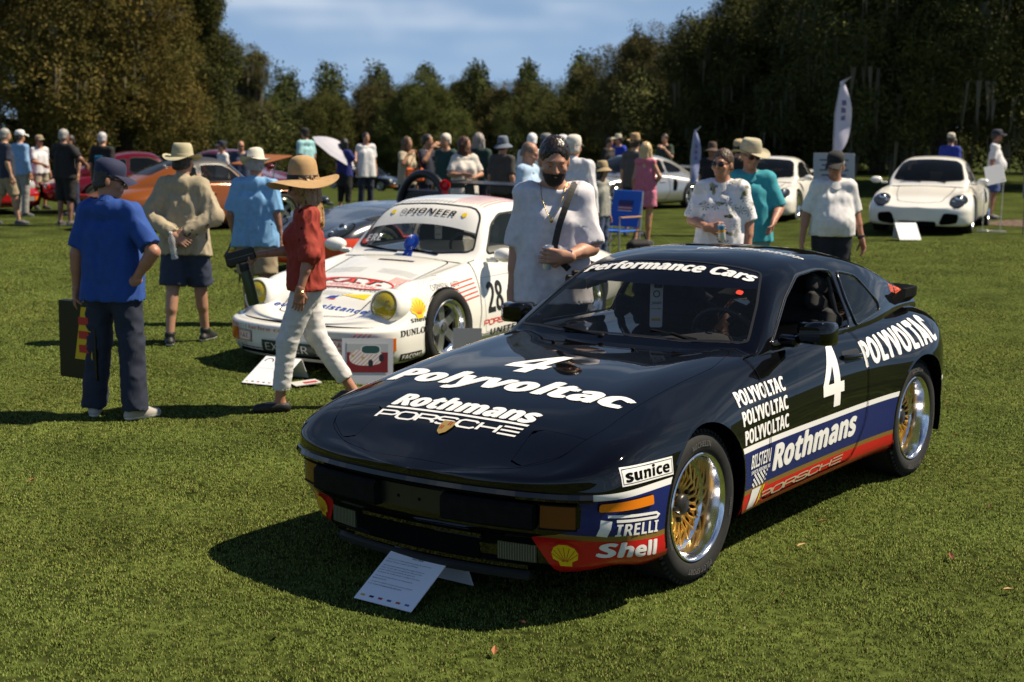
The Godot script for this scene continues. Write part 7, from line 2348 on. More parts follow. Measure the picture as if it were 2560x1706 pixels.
func wear_camera(p: Node3D, r: Dictionary) -> void:
	can("drink_can", "white and blue drink can held before the white T-shirt", wrist_of(p, r, 0, Vector3(-0.10, -0.005, -0.02)), Vector3(0.12, 0, -0.05))
	var H: float = r.H
	var s := Soup.new()
	var line := PackedVector3Array([Vector3(0.125, 1.505, -0.02), Vector3(0.115, 1.50, 0.075), Vector3(0.075, 1.40, 0.155), Vector3(0.02, 1.22, 0.192), Vector3(0.01, 1.12, 0.20), Vector3(0.09, 1.03, 0.20)])
	for i in line.size(): line[i] *= H
	var fine := smooth_line(line, 6)
	var k := 0
	for i in fine.size() - 1:
		var t := (fine[i + 1] - fine[i]).normalized()
		var w := t.cross(Vector3(0, 0, 1)).normalized() * 0.019
		s.quad(fine[i] - w, fine[i] + w, fine[i + 1] + w, fine[i + 1] - w)
		k += 1
	part("camera_strap", s, mat(lin(0.008, 0.008, 0.008), 0.7), p)
	s = Soup.new()
	var nk := smooth_line(PackedVector3Array([Vector3(-0.075, 1.50, 0.03), Vector3(-0.06, 1.40, 0.14), Vector3(-0.015, 1.315, 0.185), Vector3(0.03, 1.38, 0.165), Vector3(0.075, 1.50, 0.03)]), 5)
	for i in nk.size(): nk[i] *= H
	add_tube(s, nk, [0.0025], 4)
	ball(s, Vector3(-0.012, 1.30, 0.192) * H, Vector3(0.012, 0.016, 0.004), Basis(), 5)
	part("gold_chain", s, mat(lin(0.6, 0.4, 0.14), 0.25, 1.0), p)
	var c := thing("camera", "black camera with long lens hanging at the white T-shirt's side", "camera", p.transform * (Vector3(0.13, 0.965, 0.215) * H), 0.25)
	s = Soup.new()
	add_box(s, Vector3.ZERO, Vector3(0.125, 0.085, 0.05), Basis(), 0.012)
	add_box(s, Vector3(0, 0.052, 0.0), Vector3(0.05, 0.03, 0.045), Basis(), 0.01)
	part("camera_body", s, mat(lin(0.009, 0.009, 0.009), 0.5), c)
	s = Soup.new()
	add_lathe(s, [Vector2(0.034, 0.0), Vector2(0.034, 0.04), Vector2(0.037, 0.045), Vector2(0.037, 0.10), Vector2(0.04, 0.105), Vector2(0.04, 0.125), Vector2(0.034, 0.125)], Vector3(0.05, -0.01, 0.02), Basis(Vector3(0, 0, 1), -1.2), 20)
	var le := part("lens_barrel", s, mat(lin(0.012, 0.012, 0.012), 0.35), c)
	var wr: Vector3 = (r.marks[4][0][2] as Vector3) * H
	var el: Vector3 = (r.marks[4][0][1] as Vector3) * H
	var dir := (wr - el).normalized()
	var b := Basis(Quaternion(Vector3.UP, dir))
	s = Soup.new()
	add_lathe(s, [Vector2(0.033, -0.012), Vector2(0.036, 0.0), Vector2(0.033, 0.012)], wr - dir * 0.03, b, 20)
	add_lathe(s, [Vector2(0.0, 0.045), Vector2(0.019, 0.045), Vector2(0.021, 0.035)], wr - dir * 0.03, Basis(Quaternion(Vector3.UP, Vector3(0.0, 0.5, 0.87).normalized())), 16)
	part("wristwatch", s, mat(lin(0.6, 0.6, 0.6), 0.2, 1.0), p)

func wear_watch(p: Node3D, r: Dictionary) -> void:
	var H: float = r.H
	var wr: Vector3 = (r.marks[4][0][2] as Vector3) * H
	var el: Vector3 = (r.marks[4][0][1] as Vector3) * H
	var dir := (wr - el).normalized()
	var s := Soup.new()
	add_lathe(s, [Vector2(0.034, -0.014), Vector2(0.037, 0.0), Vector2(0.034, 0.014)], wr - dir * 0.02, Basis(Quaternion(Vector3.UP, dir)), 20)
	part("wristwatch", s, mat(lin(0.01, 0.01, 0.01), 0.3), p)
	s = Soup.new()
	add_lathe(s, [Vector2(0.150, -0.02), Vector2(0.152, 0.0), Vector2(0.150, 0.02)], Vector3(0, 0.895, 0.0) , Basis(), 28, -1.0, Vector2(1.28, 0.98))
	var be := part("belt", s, mat(lin(0.012, 0.01, 0.009), 0.4), p)
	s = Soup.new()
	add_box(s, Vector3(0.02, 0.895, 0.152), Vector3(0.05, 0.036, 0.012), Basis(), 0.004)
	part("buckle", s, mat(lin(0.7, 0.62, 0.45), 0.2, 1.0), be)

func hold_papers(p: Node3D, r: Dictionary) -> void:
	var o := thing("paper_sheet", "white sheet of paper in the hand of the one in black", "paper", wrist_of(p, r, 0, Vector3(0.0, 0.05, 0.05)), 0.4)
	var s := Soup.new()
	add_box(s, Vector3(0, 0.05, 0), Vector3(0.21, 0.2, 0.004), Basis(Vector3.RIGHT, -0.4))
	part("sheet", s, mat(lin(0.75, 0.75, 0.74), 0.7), o)

func back_emblem(p: Node3D, r: Dictionary) -> void:
	var s := Soup.new()
	add_box(s, Vector3(0.0, 1.22, -0.165) * r.H, Vector3(0.15, 0.19, 0.02), Basis(), 0.008)
	part("back_emblem", s, mat(lin(0.02, 0.20, 0.36), 0.7), p)
	s = Soup.new()
	add_lathe(s, [Vector2(0.02, -0.006), Vector2(0.02, 0.006), Vector2(0.0, 0.006)], Vector3(0, 1.22, -0.175) * r.H, Basis(Vector3.RIGHT, -PI / 2), 12)
	part("back_emblem", s, mat(lin(0.6, 0.6, 0.6), 0.7), p)

func orange_bag(p: Node3D, r: Dictionary) -> void:
	var o := thing("shoulder_bag", "orange shoulder bag hanging beside the one with raised camera", "bag", Vector3(-1.72, 0.92, -24.7), 0.3)
	var s := Soup.new()
	add_box(s, Vector3(0, 0.13, 0), Vector3(0.32, 0.24, 0.12), Basis(), 0.03)
	part("pouch", s, mat(lin(0.55, 0.10, 0.012), 0.6), o)
	s = Soup.new()
	add_tube(s, PackedVector3Array([Vector3(-0.12, 0.24, 0), Vector3(0.05, 0.55, -0.05), Vector3(0.12, 0.24, 0)]), [0.012], 5)
	part("strap", s, mat(lin(0.3, 0.06, 0.01), 0.6), o)

func hold_umbrella(p: Node3D, r: Dictionary) -> void:
	var o := thing("umbrella", "pale grey umbrella tilted over the one with black hair", "umbrella", Vector3(-4.15, 1.02, -31.2))
	o.rotation = Vector3(0.1, 0.0, -0.62)
	var s := Soup.new()
	for k in 8:
		var a0 := TAU * k / 8.0
		var a1 := TAU * (k + 1) / 8.0
		for j in 5:
			var t0 := j / 5.0
			var t1 := (j + 1) / 5.0
			var f := func(a: float, t: float) -> Vector3: return Vector3(cos(a) * t * 0.56, 0.62 - 0.26 * t * t, sin(a) * t * 0.56)
			s.quad(f.call(a0, t0), f.call(a1, t0), f.call(a1, t1), f.call(a0, t1))
	var cm := mat(lin(0.42, 0.42, 0.48), 0.7)
	cm.backlight_enabled = true
	cm.backlight = Color(0.25, 0.25, 0.28)
	part("canopy", s, cm, o)
	s = Soup.new()
	bar(s, Vector3(0, -0.1, 0), Vector3(0, 0.66, 0), 0.008)
	part("shaft", s, mat(lin(0.05, 0.05, 0.05), 0.4), o)
	for k in 8:
		s = Soup.new()
		var a := TAU * k / 8.0
		bar(s, Vector3(0, 0.38, 0), Vector3(cos(a) * 0.4, 0.475, sin(a) * 0.4), 0.004, 4)
		part("rib", s, mat(lin(0.1, 0.1, 0.1), 0.4), o)
# ------------------------------------------------------------------ rear-engined coupes, in an older and a newer shape
func v3(a: Array) -> Array:                         # [s, w, y, ...] -> keys
	var o := []
	for i in range(0, a.size(), 3): o.append(Vector3(a[i], a[i + 1], a[i + 2]))
	return o

func coupe(called: String, label: String, at: Vector3, yaw: float, o: Dictionary) -> Dictionary:
	var car := thing(called, label, "car", at, -yaw, o.get("group", ""))
	var old: bool = o.get("old", false)
	var fine: bool = o.get("fine", false)
	var paint: Material = o.paint
	var ra := -2.272 if old else -2.35
	var nose_at := 0.97 if old else 0.93
	var R := []
	if old:
		R = [v3([-3.3, .5, .3, -2.3, .62, .16, .5, .62, .15, .97, .62, .15]),
			v3([-3.3, .76, .30, -2.272, .81, .22, -1.1, .79, .20, 0, .82, .22, .5, .81, .19, .97, .80, .17]),
			v3([-3.3, .79, .36, -2.272, .835, .32, -1.75, .805, .30, -1.1, .80, .30, -.45, .81, .30, 0, .832, .32, .5, .825, .285, .97, .81, .27]),
			v3([-3.3, .80, .42, -2.272, .842, .40, -1.75, .805, .40, -1.1, .80, .40, -.45, .81, .40, 0, .836, .40, .5, .825, .37, .97, .82, .35]),
			v3([-3.3, .80, .50, -2.272, .842, .50, -1.75, .80, .50, -1.1, .795, .50, -.45, .80, .50, 0, .83, .50, .5, .815, .44, .97, .82, .425]),
			v3([-3.3, .78, .54, -2.272, .83, .60, -1.75, .785, .60, -1.1, .778, .60, -.45, .785, .60, 0, .812, .60, .42, .79, .55, .62, .785, .47, .97, .79, .437]),
			v3([-3.3, .74, .57, -2.9, .76, .62, -2.272, .795, .69, -1.75, .755, .70, -1.1, .752, .70, -.45, .755, .69, 0, .775, .68, .40, .752, .63, .62, .745, .53, .97, .76, .444]),
			v3([-3.3, .68, .59, -2.9, .70, .67, -2.272, .735, .755, -1.75, .72, .78, -1.1, .725, .785, -.45, .715, .765, 0, .71, .735, .40, .69, .69, .60, .69, .585, .97, .70, .449]),
			v3([-3.3, .60, .60, -2.9, .62, .70, -2.272, .67, .79, -1.75, .69, .82, -1.1, .70, .825, -.45, .67, .80, 0, .62, .752, .40, .61, .705, .60, .61, .59, .97, .60, .452]),
			v3([-3.3, .5, .60, -2.9, .52, .72, -2.272, .58, .80, -1.1, .66, .84, -.62, .62, .825, -.3, .53, .765, 0, .49, .705, .40, .48, .625, .65, .47, .53, .97, .45, .455]),
			v3([-3.3, .28, .60, -2.9, .28, .74, -2.272, .3, .84, -1.1, .33, .86, -.62, .33, .835, -.3, .3, .785, 0, .28, .715, .40, .28, .618, .65, .28, .535, .97, .25, .457]),
			v3([-3.3, 0, .60, -2.9, 0, .745, -2.272, 0, .85, -1.1, 0, .86, -.62, 0, .84, -.3, 0, .79, 0, 0, .724, .40, 0, .626, .65, 0, .545, .97, 0, .46])]
	else:
		R = [v3([-3.35, .5, .3, -2.3, .62, .16, .5, .62, .15, .93, .62, .15]),
			v3([-3.35, .78, .30, -2.35, .88, .22, -1.3, .825, .20, -.4, .84, .2, 0, .86, .2, .5, .85, .19, .93, .82, .17]),
			v3([-3.35, .82, .36, -2.35, .905, .32, -1.3, .845, .30, -.4, .855, .30, 0, .872, .32, .5, .86, .29, .93, .84, .27]),
			v3([-3.35, .83, .43, -2.35, .912, .41, -1.3, .848, .40, -.4, .857, .40, 0, .876, .41, .5, .86, .37, .93, .84, .34]),
			v3([-3.35, .83, .50, -2.35, .91, .50, -1.3, .842, .50, -.4, .85, .50, 0, .87, .50, .5, .852, .45, .93, .84, .39]),
			v3([-3.35, .81, .57, -2.35, .895, .60, -1.3, .826, .60, -.4, .83, .60, 0, .85, .595, .5, .83, .525, .75, .82, .455, .93, .83, .42]),
			v3([-3.35, .77, .63, -2.35, .855, .68, -1.3, .798, .70, -.4, .795, .68, 0, .81, .67, .5, .785, .585, .75, .78, .49, .93, .79, .44]),
			v3([-3.35, .70, .67, -2.35, .79, .74, -1.3, .765, .78, -.4, .745, .745, 0, .745, .722, .5, .72, .62, .75, .72, .51, .93, .72, .45]),
			v3([-3.35, .62, .69, -2.35, .71, .77, -1.3, .725, .82, -.4, .67, .775, 0, .65, .735, .5, .62, .632, .75, .62, .518, .93, .62, .455]),
			v3([-3.35, .5, .70, -2.35, .62, .785, -1.3, .67, .84, -.5, .60, .80, 0, .50, .705, .5, .48, .605, .75, .47, .518, .93, .46, .46]),
			v3([-3.35, .28, .71, -2.35, .3, .81, -1.3, .33, .855, -.5, .33, .81, 0, .28, .708, .5, .28, .605, .75, .28, .523, .93, .25, .465]),
			v3([-3.35, 0, .715, -2.35, 0, .82, -1.3, 0, .86, -.5, 0, .82, 0, 0, .715, .5, 0, .61, .75, 0, .528, .93, 0, .47])]
	var nose := func(s: float) -> Vector3:
		var f := 1.0
		if s > 0.36: f = pow(1.0 - pow(clampf((s - 0.36) / (nose_at - 0.36), 0, 1), 4.2 if old else 3.6), 0.5)
		if s < -2.7: f = pow(1.0 - pow(clampf((-2.7 - s) / 0.62, 0, 1), 3.0), 0.45)
		return Vector3(f, smoothstep(0.35, 0.8, s), 0)
	var tail := -3.3 if old else -3.35
	var dzs := [-.12, -.06, 0, 0, 0, -.10, -.13, -.13, -.13, -.13, -.13, -.13] if old else [-.1, -.03, 0, 0, 0, 0, 0, 0, 0, 0, 0, 0]
	var st := stations([tail, -2.9, 8 if not fine else 12, -2.9, 0.4, 36 if not fine else 76, 0.4, 0.85, 12 if not fine else 18, 0.85, nose_at, 8 if not fine else 12, nose_at, nose_at, 1])
	st.pop_back()
	var body := skin(body_lines(R, st, nose, dzs, 3 if not fine else 4))
	var side := Relief.new(); side.make(body, 0, 0.02 if not fine else 0.012)
	var top := Relief.new(); top.make(body, 1, 0.02 if not fine else 0.012)
	var front := Relief.new(); front.make(body, 2, 0.02 if not fine else 0.012)
	for zc in [0.0, ra]: body = cut(body, func(v): return maxf(Vector2(v.z - zc, v.y - 0.325).length() - 0.345, 0.5 - absf(v.x)), true, 0, Vector2(zc - 0.5, -1), Vector2(zc + 0.5, 0.85))[1]
	var lines := Soup.new()
	var dark := mat(lin(0.004, 0.004, 0.004), 0.8)
	var c: Array
	var above := func(v): return 0.47 - v.y
	if o.get("hood", true):
		var hp := rounded([Vector2(-0.50, -0.50), Vector2(-0.55, 0.0), Vector2(-0.50, 0.50), Vector2(0.2, 0.44), Vector2(0.66, 0.36), Vector2(0.74, 0.0), Vector2(0.66, -0.36), Vector2(0.2, -0.44)], 0.06)
		c = panel(body, hp, 1, above)
		part("front_lid", c[0], paint, car)
		body = c[1]; lines.add(c[2])
	var doors := []
	var dp := rounded([Vector2(-0.50, 0.83), Vector2(-0.50, 0.45), Vector2(-0.44, 0.235), Vector2(-1.50, 0.235), Vector2(-1.62, 0.42), Vector2(-1.62, 0.83)], 0.07)
	for sg in [1.0, -1.0]:
		c = panel(body, dp, 0, func(v): return 0.65 - v.x * sg)
		doors.append(part("door", c[0], paint, car)); body = c[1]; lines.add(c[2])
	var lensm := mat(lin(0.02, 0.025, 0.03), 0.06)
	var bright := mat(lin(0.75, 0.78, 0.8), 0.1, 0.9)
	var s := Soup.new()
	if not old:
		for sg in [1.0, -1.0]:
			var ov := PackedVector2Array()
			for k in 20:
				var a := TAU * k / 20.0
				var pt := Vector2(0.55 + cos(a) * 0.185, (0.635 + sin(a) * 0.135) * sg)
				if o.get("teardrop", false) and cos(a) > 0.2: pt += Vector2(0.10, -0.07 * sg) * (cos(a) - 0.2)
				ov.append(pt)
			c = panel(body, ov, 1, above, 0.006)
			body = c[1]; lines.add(c[2])
			var hl := part("headlight", c[0], lensm, car)
			var hp2 := Vector2(0.53, 0.63 * sg)
			s = Soup.new()
			ball(s, Vector3(hp2.y, top.at(hp2) + 0.004, hp2.x), Vector3(0.062, 0.04, 0.07), Basis(Vector3.RIGHT, 0.5), 7)
			part("lamp_bowl", s, bright, hl)
			s = Soup.new()
			ball(s, Vector3(hp2.y, top.at(hp2) + 0.026, hp2.x + 0.01), Vector3(0.042, 0.03, 0.046), Basis(Vector3.RIGHT, 0.5), 7)
			part("lamp_glass", s, lensm, hl)
			s = Soup.new()
			ball(s, Vector3(0.55 * sg, top.at(Vector2(0.64, 0.55 * sg)) + 0.003, 0.64), Vector3(0.03, 0.02, 0.03), Basis(), 5)
			part("side_lamp", s, bright, hl)
		for op in o.get("grilles", []):
			var ps := []
			for k in range(0, op.size(), 2): ps.append(Vector2(op[k], op[k + 1]))
			for sg in ([1.0, -1.0] if ps[0].x + ps[2].x > 0.02 else [1.0]):
				var pp := []
				for q in ps: pp.append(Vector2(q.x * sg, q.y))
				c = panel(body, rounded(pp, 0.05, 5), 2, func(v): return 0.4 - v.z, 0.004)
				body = c[1]
				part("grille", lifted(c[0], -0.02), dark, car)
		if o.get("intake", false):
			for sg in [1.0, -1.0]:
				c = panel(body, rounded([Vector2(-1.70, 0.44), Vector2(-1.80, 0.43), Vector2(-1.86, 0.66), Vector2(-1.78, 0.74), Vector2(-1.72, 0.60)], 0.04), 0, func(v): return 0.5 - v.x * sg, 0.003)
				body = c[1]
				part("side_intake", lifted(c[0], -0.015), dark, car)
	if o.has("lower"):
		c = cut(body, func(v): return v.y - 0.50)
		part("lower_body", c[0], o.lower, car)
		body = c[1]
	part("body_shell", body, paint, car)
	part("panel_gap", lines, dark, car)
	s = Soup.new()
	for sg in [1.0, -1.0]:
		for zc in [0.0, ra]:
			arch_liner(s, zc, 0.325, 0.356, 0.5, 0.80, sg)
	add_box(s, Vector3(0, 0.2, -1.15), Vector3(1.2, 0.05, 3.4))
	part("underbody", s, dark, car)
	for sg in [1.0, -1.0]:
		for zc in [0.0, ra]:
			s = Soup.new()
			arch_lip(s, side, zc, 0.325, 0.344, 0.22, 0.05, sg)
			part("wheel_arch_lip", s, o.get("lower", paint), car)
	# bumper trim of the old shape
	if old:
		for sg in [1.0, -1.0]:
			var hl := Node3D.new()
			hl.name = "headlight"
			car.add_child(hl, true)
			var hb := Basis(Vector3.RIGHT, PI / 2 - 0.24) * Basis(Vector3.UP, 0.0)
			hb = Basis(Vector3.UP, 0.05 * sg) * hb
			hl.transform = Transform3D(hb, Vector3((0.64 if fine else 0.61) * sg, 0.592, 0.59))
			s = Soup.new()
			add_lathe(s, [Vector2(0.145, -0.16), Vector2(0.140, -0.03), Vector2(0.133, 0.0), Vector2(0.119, 0.010), Vector2(0.113, 0.002)], Vector3.ZERO, Basis(), 36)
			part("lamp_ring", s, paint, hl)
			s = Soup.new()
			add_lathe(s, [Vector2(0.113, 0.0), Vector2(0.09, 0.022), Vector2(0.05, 0.036), Vector2(0.0, 0.042)], Vector3.ZERO, Basis(), 36, -1.0)
			part("lens", s, o.get("lens", mat(lin(0.5, 0.52, 0.52), 0.08, 0.3)), hl)
			if fine:
				s = Soup.new()
				for k in 9:
					var x := -0.08 + 0.02 * k
					bar(s, Vector3(x, 0.040 - x * x * 3.2, -sqrt(0.0095 - x * x)), Vector3(x, 0.040 - x * x * 3.2, sqrt(0.0095 - x * x)), 0.0016, 4)
				part("lens_rib", s, o.get("lens"), hl).set_meta("kind", "stuff")
			s = bent_bar(front, [Vector2(-0.05, 0.275), Vector2(0.006, 0.275), Vector2(0.006, 0.372), Vector2(-0.05, 0.372)], 0.575 * sg, 0.80 * sg, 0.33, 10)
			part("turn_signal", s, mat(lin(0.55, 0.12, 0.01), 0.12), car)
			s = bent_bar(front, [Vector2(-0.05, 0.278), Vector2(0.005, 0.278), Vector2(0.005, 0.37), Vector2(-0.05, 0.37)], 0.385 * sg, 0.56 * sg, 0.33, 8)
			part("fog_lamp", s, mat(lin(0.3, 0.3, 0.3), 0.2, 0.3), car)
		s = Soup.new()
		s.add(bent_bar(front, [Vector2(-0.14, 0.434), Vector2(-0.10, 0.434), Vector2(-0.10, 0.446), Vector2(-0.14, 0.446)], -0.76, 0.76, 0.40, 30))
		part("bumper_seam", s, dark, car)
		for y in [0.20, 0.235]:
			s = bent_bar(front, [Vector2(-0.05, y), Vector2(0.006, y), Vector2(0.006, y + 0.022), Vector2(-0.05, y + 0.022)], -0.55, 0.55, 0.23, 20)
			part("intake_slot", s, dark, car)
	# greenhouse
	var f := 0.0 if old else 0.20                      # the newer windscreen starts further forward
	var G := [
		v3([-2.9, .42, .66, -2.3, .60, .78, -1.8, .68, .82, -1.0, .70, .82, -.55 + f, .66, .79 if old else .74]),
		v3([-2.9, .41, .69, -2.3, .59, .84, -1.8, .67, .87, -1.0, .69, .86, -.66 + f, .665, .83, -.55 + f, .64, .80 if old else .76]),
		v3([-2.9, .39, .72, -2.4, .53, .90, -2.0, .59, 1.0, -1.6, .60, 1.04, -1.1, .615, 1.0, -.78 + f * .6, .65, .92, -.66 + f, .655, .842, -.55 + f, .62, .805 if old else .77]),
		v3([-2.9, .36, .735, -2.5, .47, .905, -2.1, .515, 1.065, -1.7, .51, 1.175, -1.3, .52, 1.20, -.98 + f * .3, .545, 1.14, -.66 + f, .645, .85, -.55 + f, .6, .81 if old else .775]),
		v3([-2.9, .33, .75, -2.5, .42, .93, -2.1, .45, 1.10, -1.7, .45, 1.215, -1.3, .455, 1.245, -.97 + f * .3, .49, 1.175, -.66 + f, .61, .858, -.55 + f, .52, .815 if old else .78]),
		v3([-2.9, .18, .77, -2.5, .22, .965, -2.1, .23, 1.145, -1.7, .23, 1.255, -1.3, .23, 1.283, -.95 + f * .3, .24, 1.21, -.61 + f, .3, .855, -.54 + f, .25, .82 if old else .785]),
		v3([-2.9, 0, .775, -2.5, 0, .975, -2.1, 0, 1.155, -1.7, 0, 1.265, -1.3, 0, 1.292, -.94 + f * .3, 0, 1.22, -.60 + f, 0, .858, -.54 + f, 0, .825 if old else .79])]
	if o.get("cabin", true):
		var gs := stations([-2.9, -1.2, 20 if not fine else 30, -1.2, -0.5 + f, 22 if not fine else 36, -0.5 + f, -0.5 + f, 1])
		gs.pop_back()
		var house := skin(body_lines(G, gs, func(_s): return Vector3(1, 0, 0), [0, 0, 0, 0, 0, 0, 0], 4))
		var hroof := Relief.new(); hroof.make(house, 1, 0.015)
		lines = Soup.new()
		var wsp := rounded([Vector2(-.61 + f, 0), Vector2(-.62 + f, .3), Vector2(-.68 + f, .60), Vector2(-.95 + f * .3, .505), Vector2(-1.0 + f * .3, .42), Vector2(-.985 + f * .3, 0), Vector2(-1.0 + f * .3, -.42), Vector2(-.95 + f * .3, -.505), Vector2(-.68 + f, -.60), Vector2(-.62 + f, -.3)], 0.05)
		c = panel(house, wsp, 1, func(v): return 0.83 - v.y, 0.008)
		house = c[1]; lines.add(c[2])
		var glazing: Material = o.get("glass", glass(lin(0.01, 0.012, 0.013), 0.72))
		var banner: Soup
		if o.get("banner", false):
			var bc := cut(c[0], func(v): return 1.085 - 0.05 * pow(absf(v.x) / 0.5, 2.0) - v.y)
			banner = bc[0]; c[0] = bc[1]
		var wsn := part("windshield", c[0], glazing, car)
		if banner: part("banner", lifted(banner, 0.002), paint, wsn)
		c = panel(house, rounded([Vector2(-1.83, .40), Vector2(-2.44, .38), Vector2(-2.5, 0), Vector2(-2.44, -.38), Vector2(-1.83, -.40), Vector2(-1.82, 0)], 0.06), 1, func(v): return 0.9 - v.y, 0.008)
		house = c[1]; lines.add(c[2])
		part("rear_window", c[0], glazing, car)
		var dw := rounded([Vector2(-.76 + f * .8, .865), Vector2(-.98 + f * .4, 1.09), Vector2(-1.15, 1.165), Vector2(-1.56, 1.17), Vector2(-1.60, .865)], 0.05)
		var qw := rounded([Vector2(-1.66, .87), Vector2(-1.63, 1.155), Vector2(-1.85, 1.10), Vector2(-2.2, .925), Vector2(-2.15, .875)], 0.05)
		for sg in [1.0, -1.0]:
			for w in [dw, qw]:
				c = panel(house, w, 0, func(v): return 0.46 - v.x * sg, 0.008)
				house = c[1]; lines.add(c[2])
				part("door_window" if w == dw else "quarter_window", c[0], glazing, car)
		if o.has("soft_roof"):
			c = cut(house, func(v): return maxf(1.0 - v.y, maxf(v.z + 1.0, -2.0 - v.z)))
			part("soft_top", lifted(c[0], 0.004), o.soft_roof, car)
			house = c[1]
		part("roof", house, paint, car)
		part("window_seal", lifted(lines, 0.004), mat(lin(0.008, 0.008, 0.008), 0.4), car)
		o.hroof = hroof
		o.wsn = wsn
		# seats, dash and wheel inside
		s = Soup.new()
		add_box(s, Vector3(0, 0.74, -0.74 + f * .5), Vector3(1.2, 0.2, 0.3), Basis(), 0.06)
		part("dashboard", s, mat(lin(0.012, 0.012, 0.013), 0.8), car)
		for sg in [1.0, -1.0]:
			s = Soup.new()
			add_box(s, Vector3(0.34 * sg, 0.72, -1.52), Vector3(0.48, 0.62, 0.12), Basis(Vector3.RIGHT, -0.25), 0.05)
			add_box(s, Vector3(0.34 * sg, 1.04, -1.6), Vector3(0.24, 0.2, 0.1), Basis(Vector3.RIGHT, -0.25), 0.04)
			add_box(s, Vector3(0.34 * sg, 0.44, -1.28), Vector3(0.5, 0.14, 0.5), Basis(), 0.05)
			part("seat", s, o.get("trim", mat(lin(0.012, 0.012, 0.012), 0.8)), car)
		s = Soup.new()
		var sr := PackedVector3Array()
		for k in 17: sr.append(Vector3(0.34, 0.84, -1.0 + f * .4) + Basis(Vector3.RIGHT, 0.4) * Vector3(cos(TAU * k / 16.0) * 0.18, sin(TAU * k / 16.0) * 0.18, 0))
		add_tube(s, sr, [0.014], 6, false)
		part("steering_wheel", s, mat(lin(0.01, 0.01, 0.01), 0.5), car)
		for w in [0.30, -0.12]:
			s = Soup.new()
			bar(s, Vector3(w, .855, -.60 + f), Vector3(w - 0.34, .885, -.635 + f), 0.008, 5)
			part("wiper", s, dark, car)
	for sg in [1.0, -1.0]:
		s = Soup.new()
		ball(s, Vector3((0.885 if old else 0.91) * sg, 0.87, -0.72 + f), Vector3(0.105, 0.062, 0.075), Basis(Vector3.UP, -0.25 * sg), 8)
		add_box(s, Vector3(0.77 * sg, 0.825, -0.72 + f), Vector3(0.12, 0.04, 0.06), Basis(), 0.015)
		part("mirror", s, paint, car)
		s = Soup.new()
		add_box(s, Vector3((side.at(Vector2(-1.42, 0.66)) + 0.012) * sg, 0.66, -1.42), Vector3(0.02, 0.026, 0.17), Basis(), 0.008)
		part("handle", s, paint, doors[0 if sg > 0 else 1])
		s = Soup.new()
		add_box(s, Vector3(0.6 * sg, 0.57, tail + 0.08), Vector3(0.34, 0.10, 0.06), Basis(Vector3.UP, 0.2 * sg), 0.02)
		part("tail_lamp", s, mat(lin(0.4, 0.012, 0.01), 0.15), car)
	if o.get("wing", "") != "":
		s = Soup.new()
		var big: bool = o.wing == "big"
		var wy := 1.06 if big else 0.95
		var ww := 1.62 if big else 1.42
		add_box(s, Vector3(0, wy, tail + 0.22), Vector3(ww, 0.03, 0.34), Basis(Vector3.RIGHT, 0.08), 0.012)
		for sg in [1.0, -1.0]:
			add_box(s, Vector3(sg * ww / 2, wy - 0.02, tail + 0.22), Vector3(0.025, 0.13 if big else 0.06, 0.36), Basis(), 0.01)
			add_box(s, Vector3(sg * 0.5, (wy + 0.7) / 2, tail + 0.3), Vector3(0.03, wy - 0.68, 0.2), Basis(Vector3.RIGHT, 0.2), 0.01)
		part("rear_wing", s, o.get("wing_mat", paint), car)
	for w in [[0.0, 1.0, 0.815], [0.0, -1.0, 0.815], [ra, 1.0, 0.83 if old else 0.885], [ra, -1.0, 0.83 if old else 0.885]]:
		wheel(o.get("wheels", "far"), 0.312, 0.226, 0.23, w[2], car, Vector3(0, 0.312, w[0]), w[1], "wheel", o.get("steer", 0.0) if w[0] == 0.0 else 0.0)
	return {"car": car, "side": side, "top": top, "front": front, "doors": doors, "o": o}

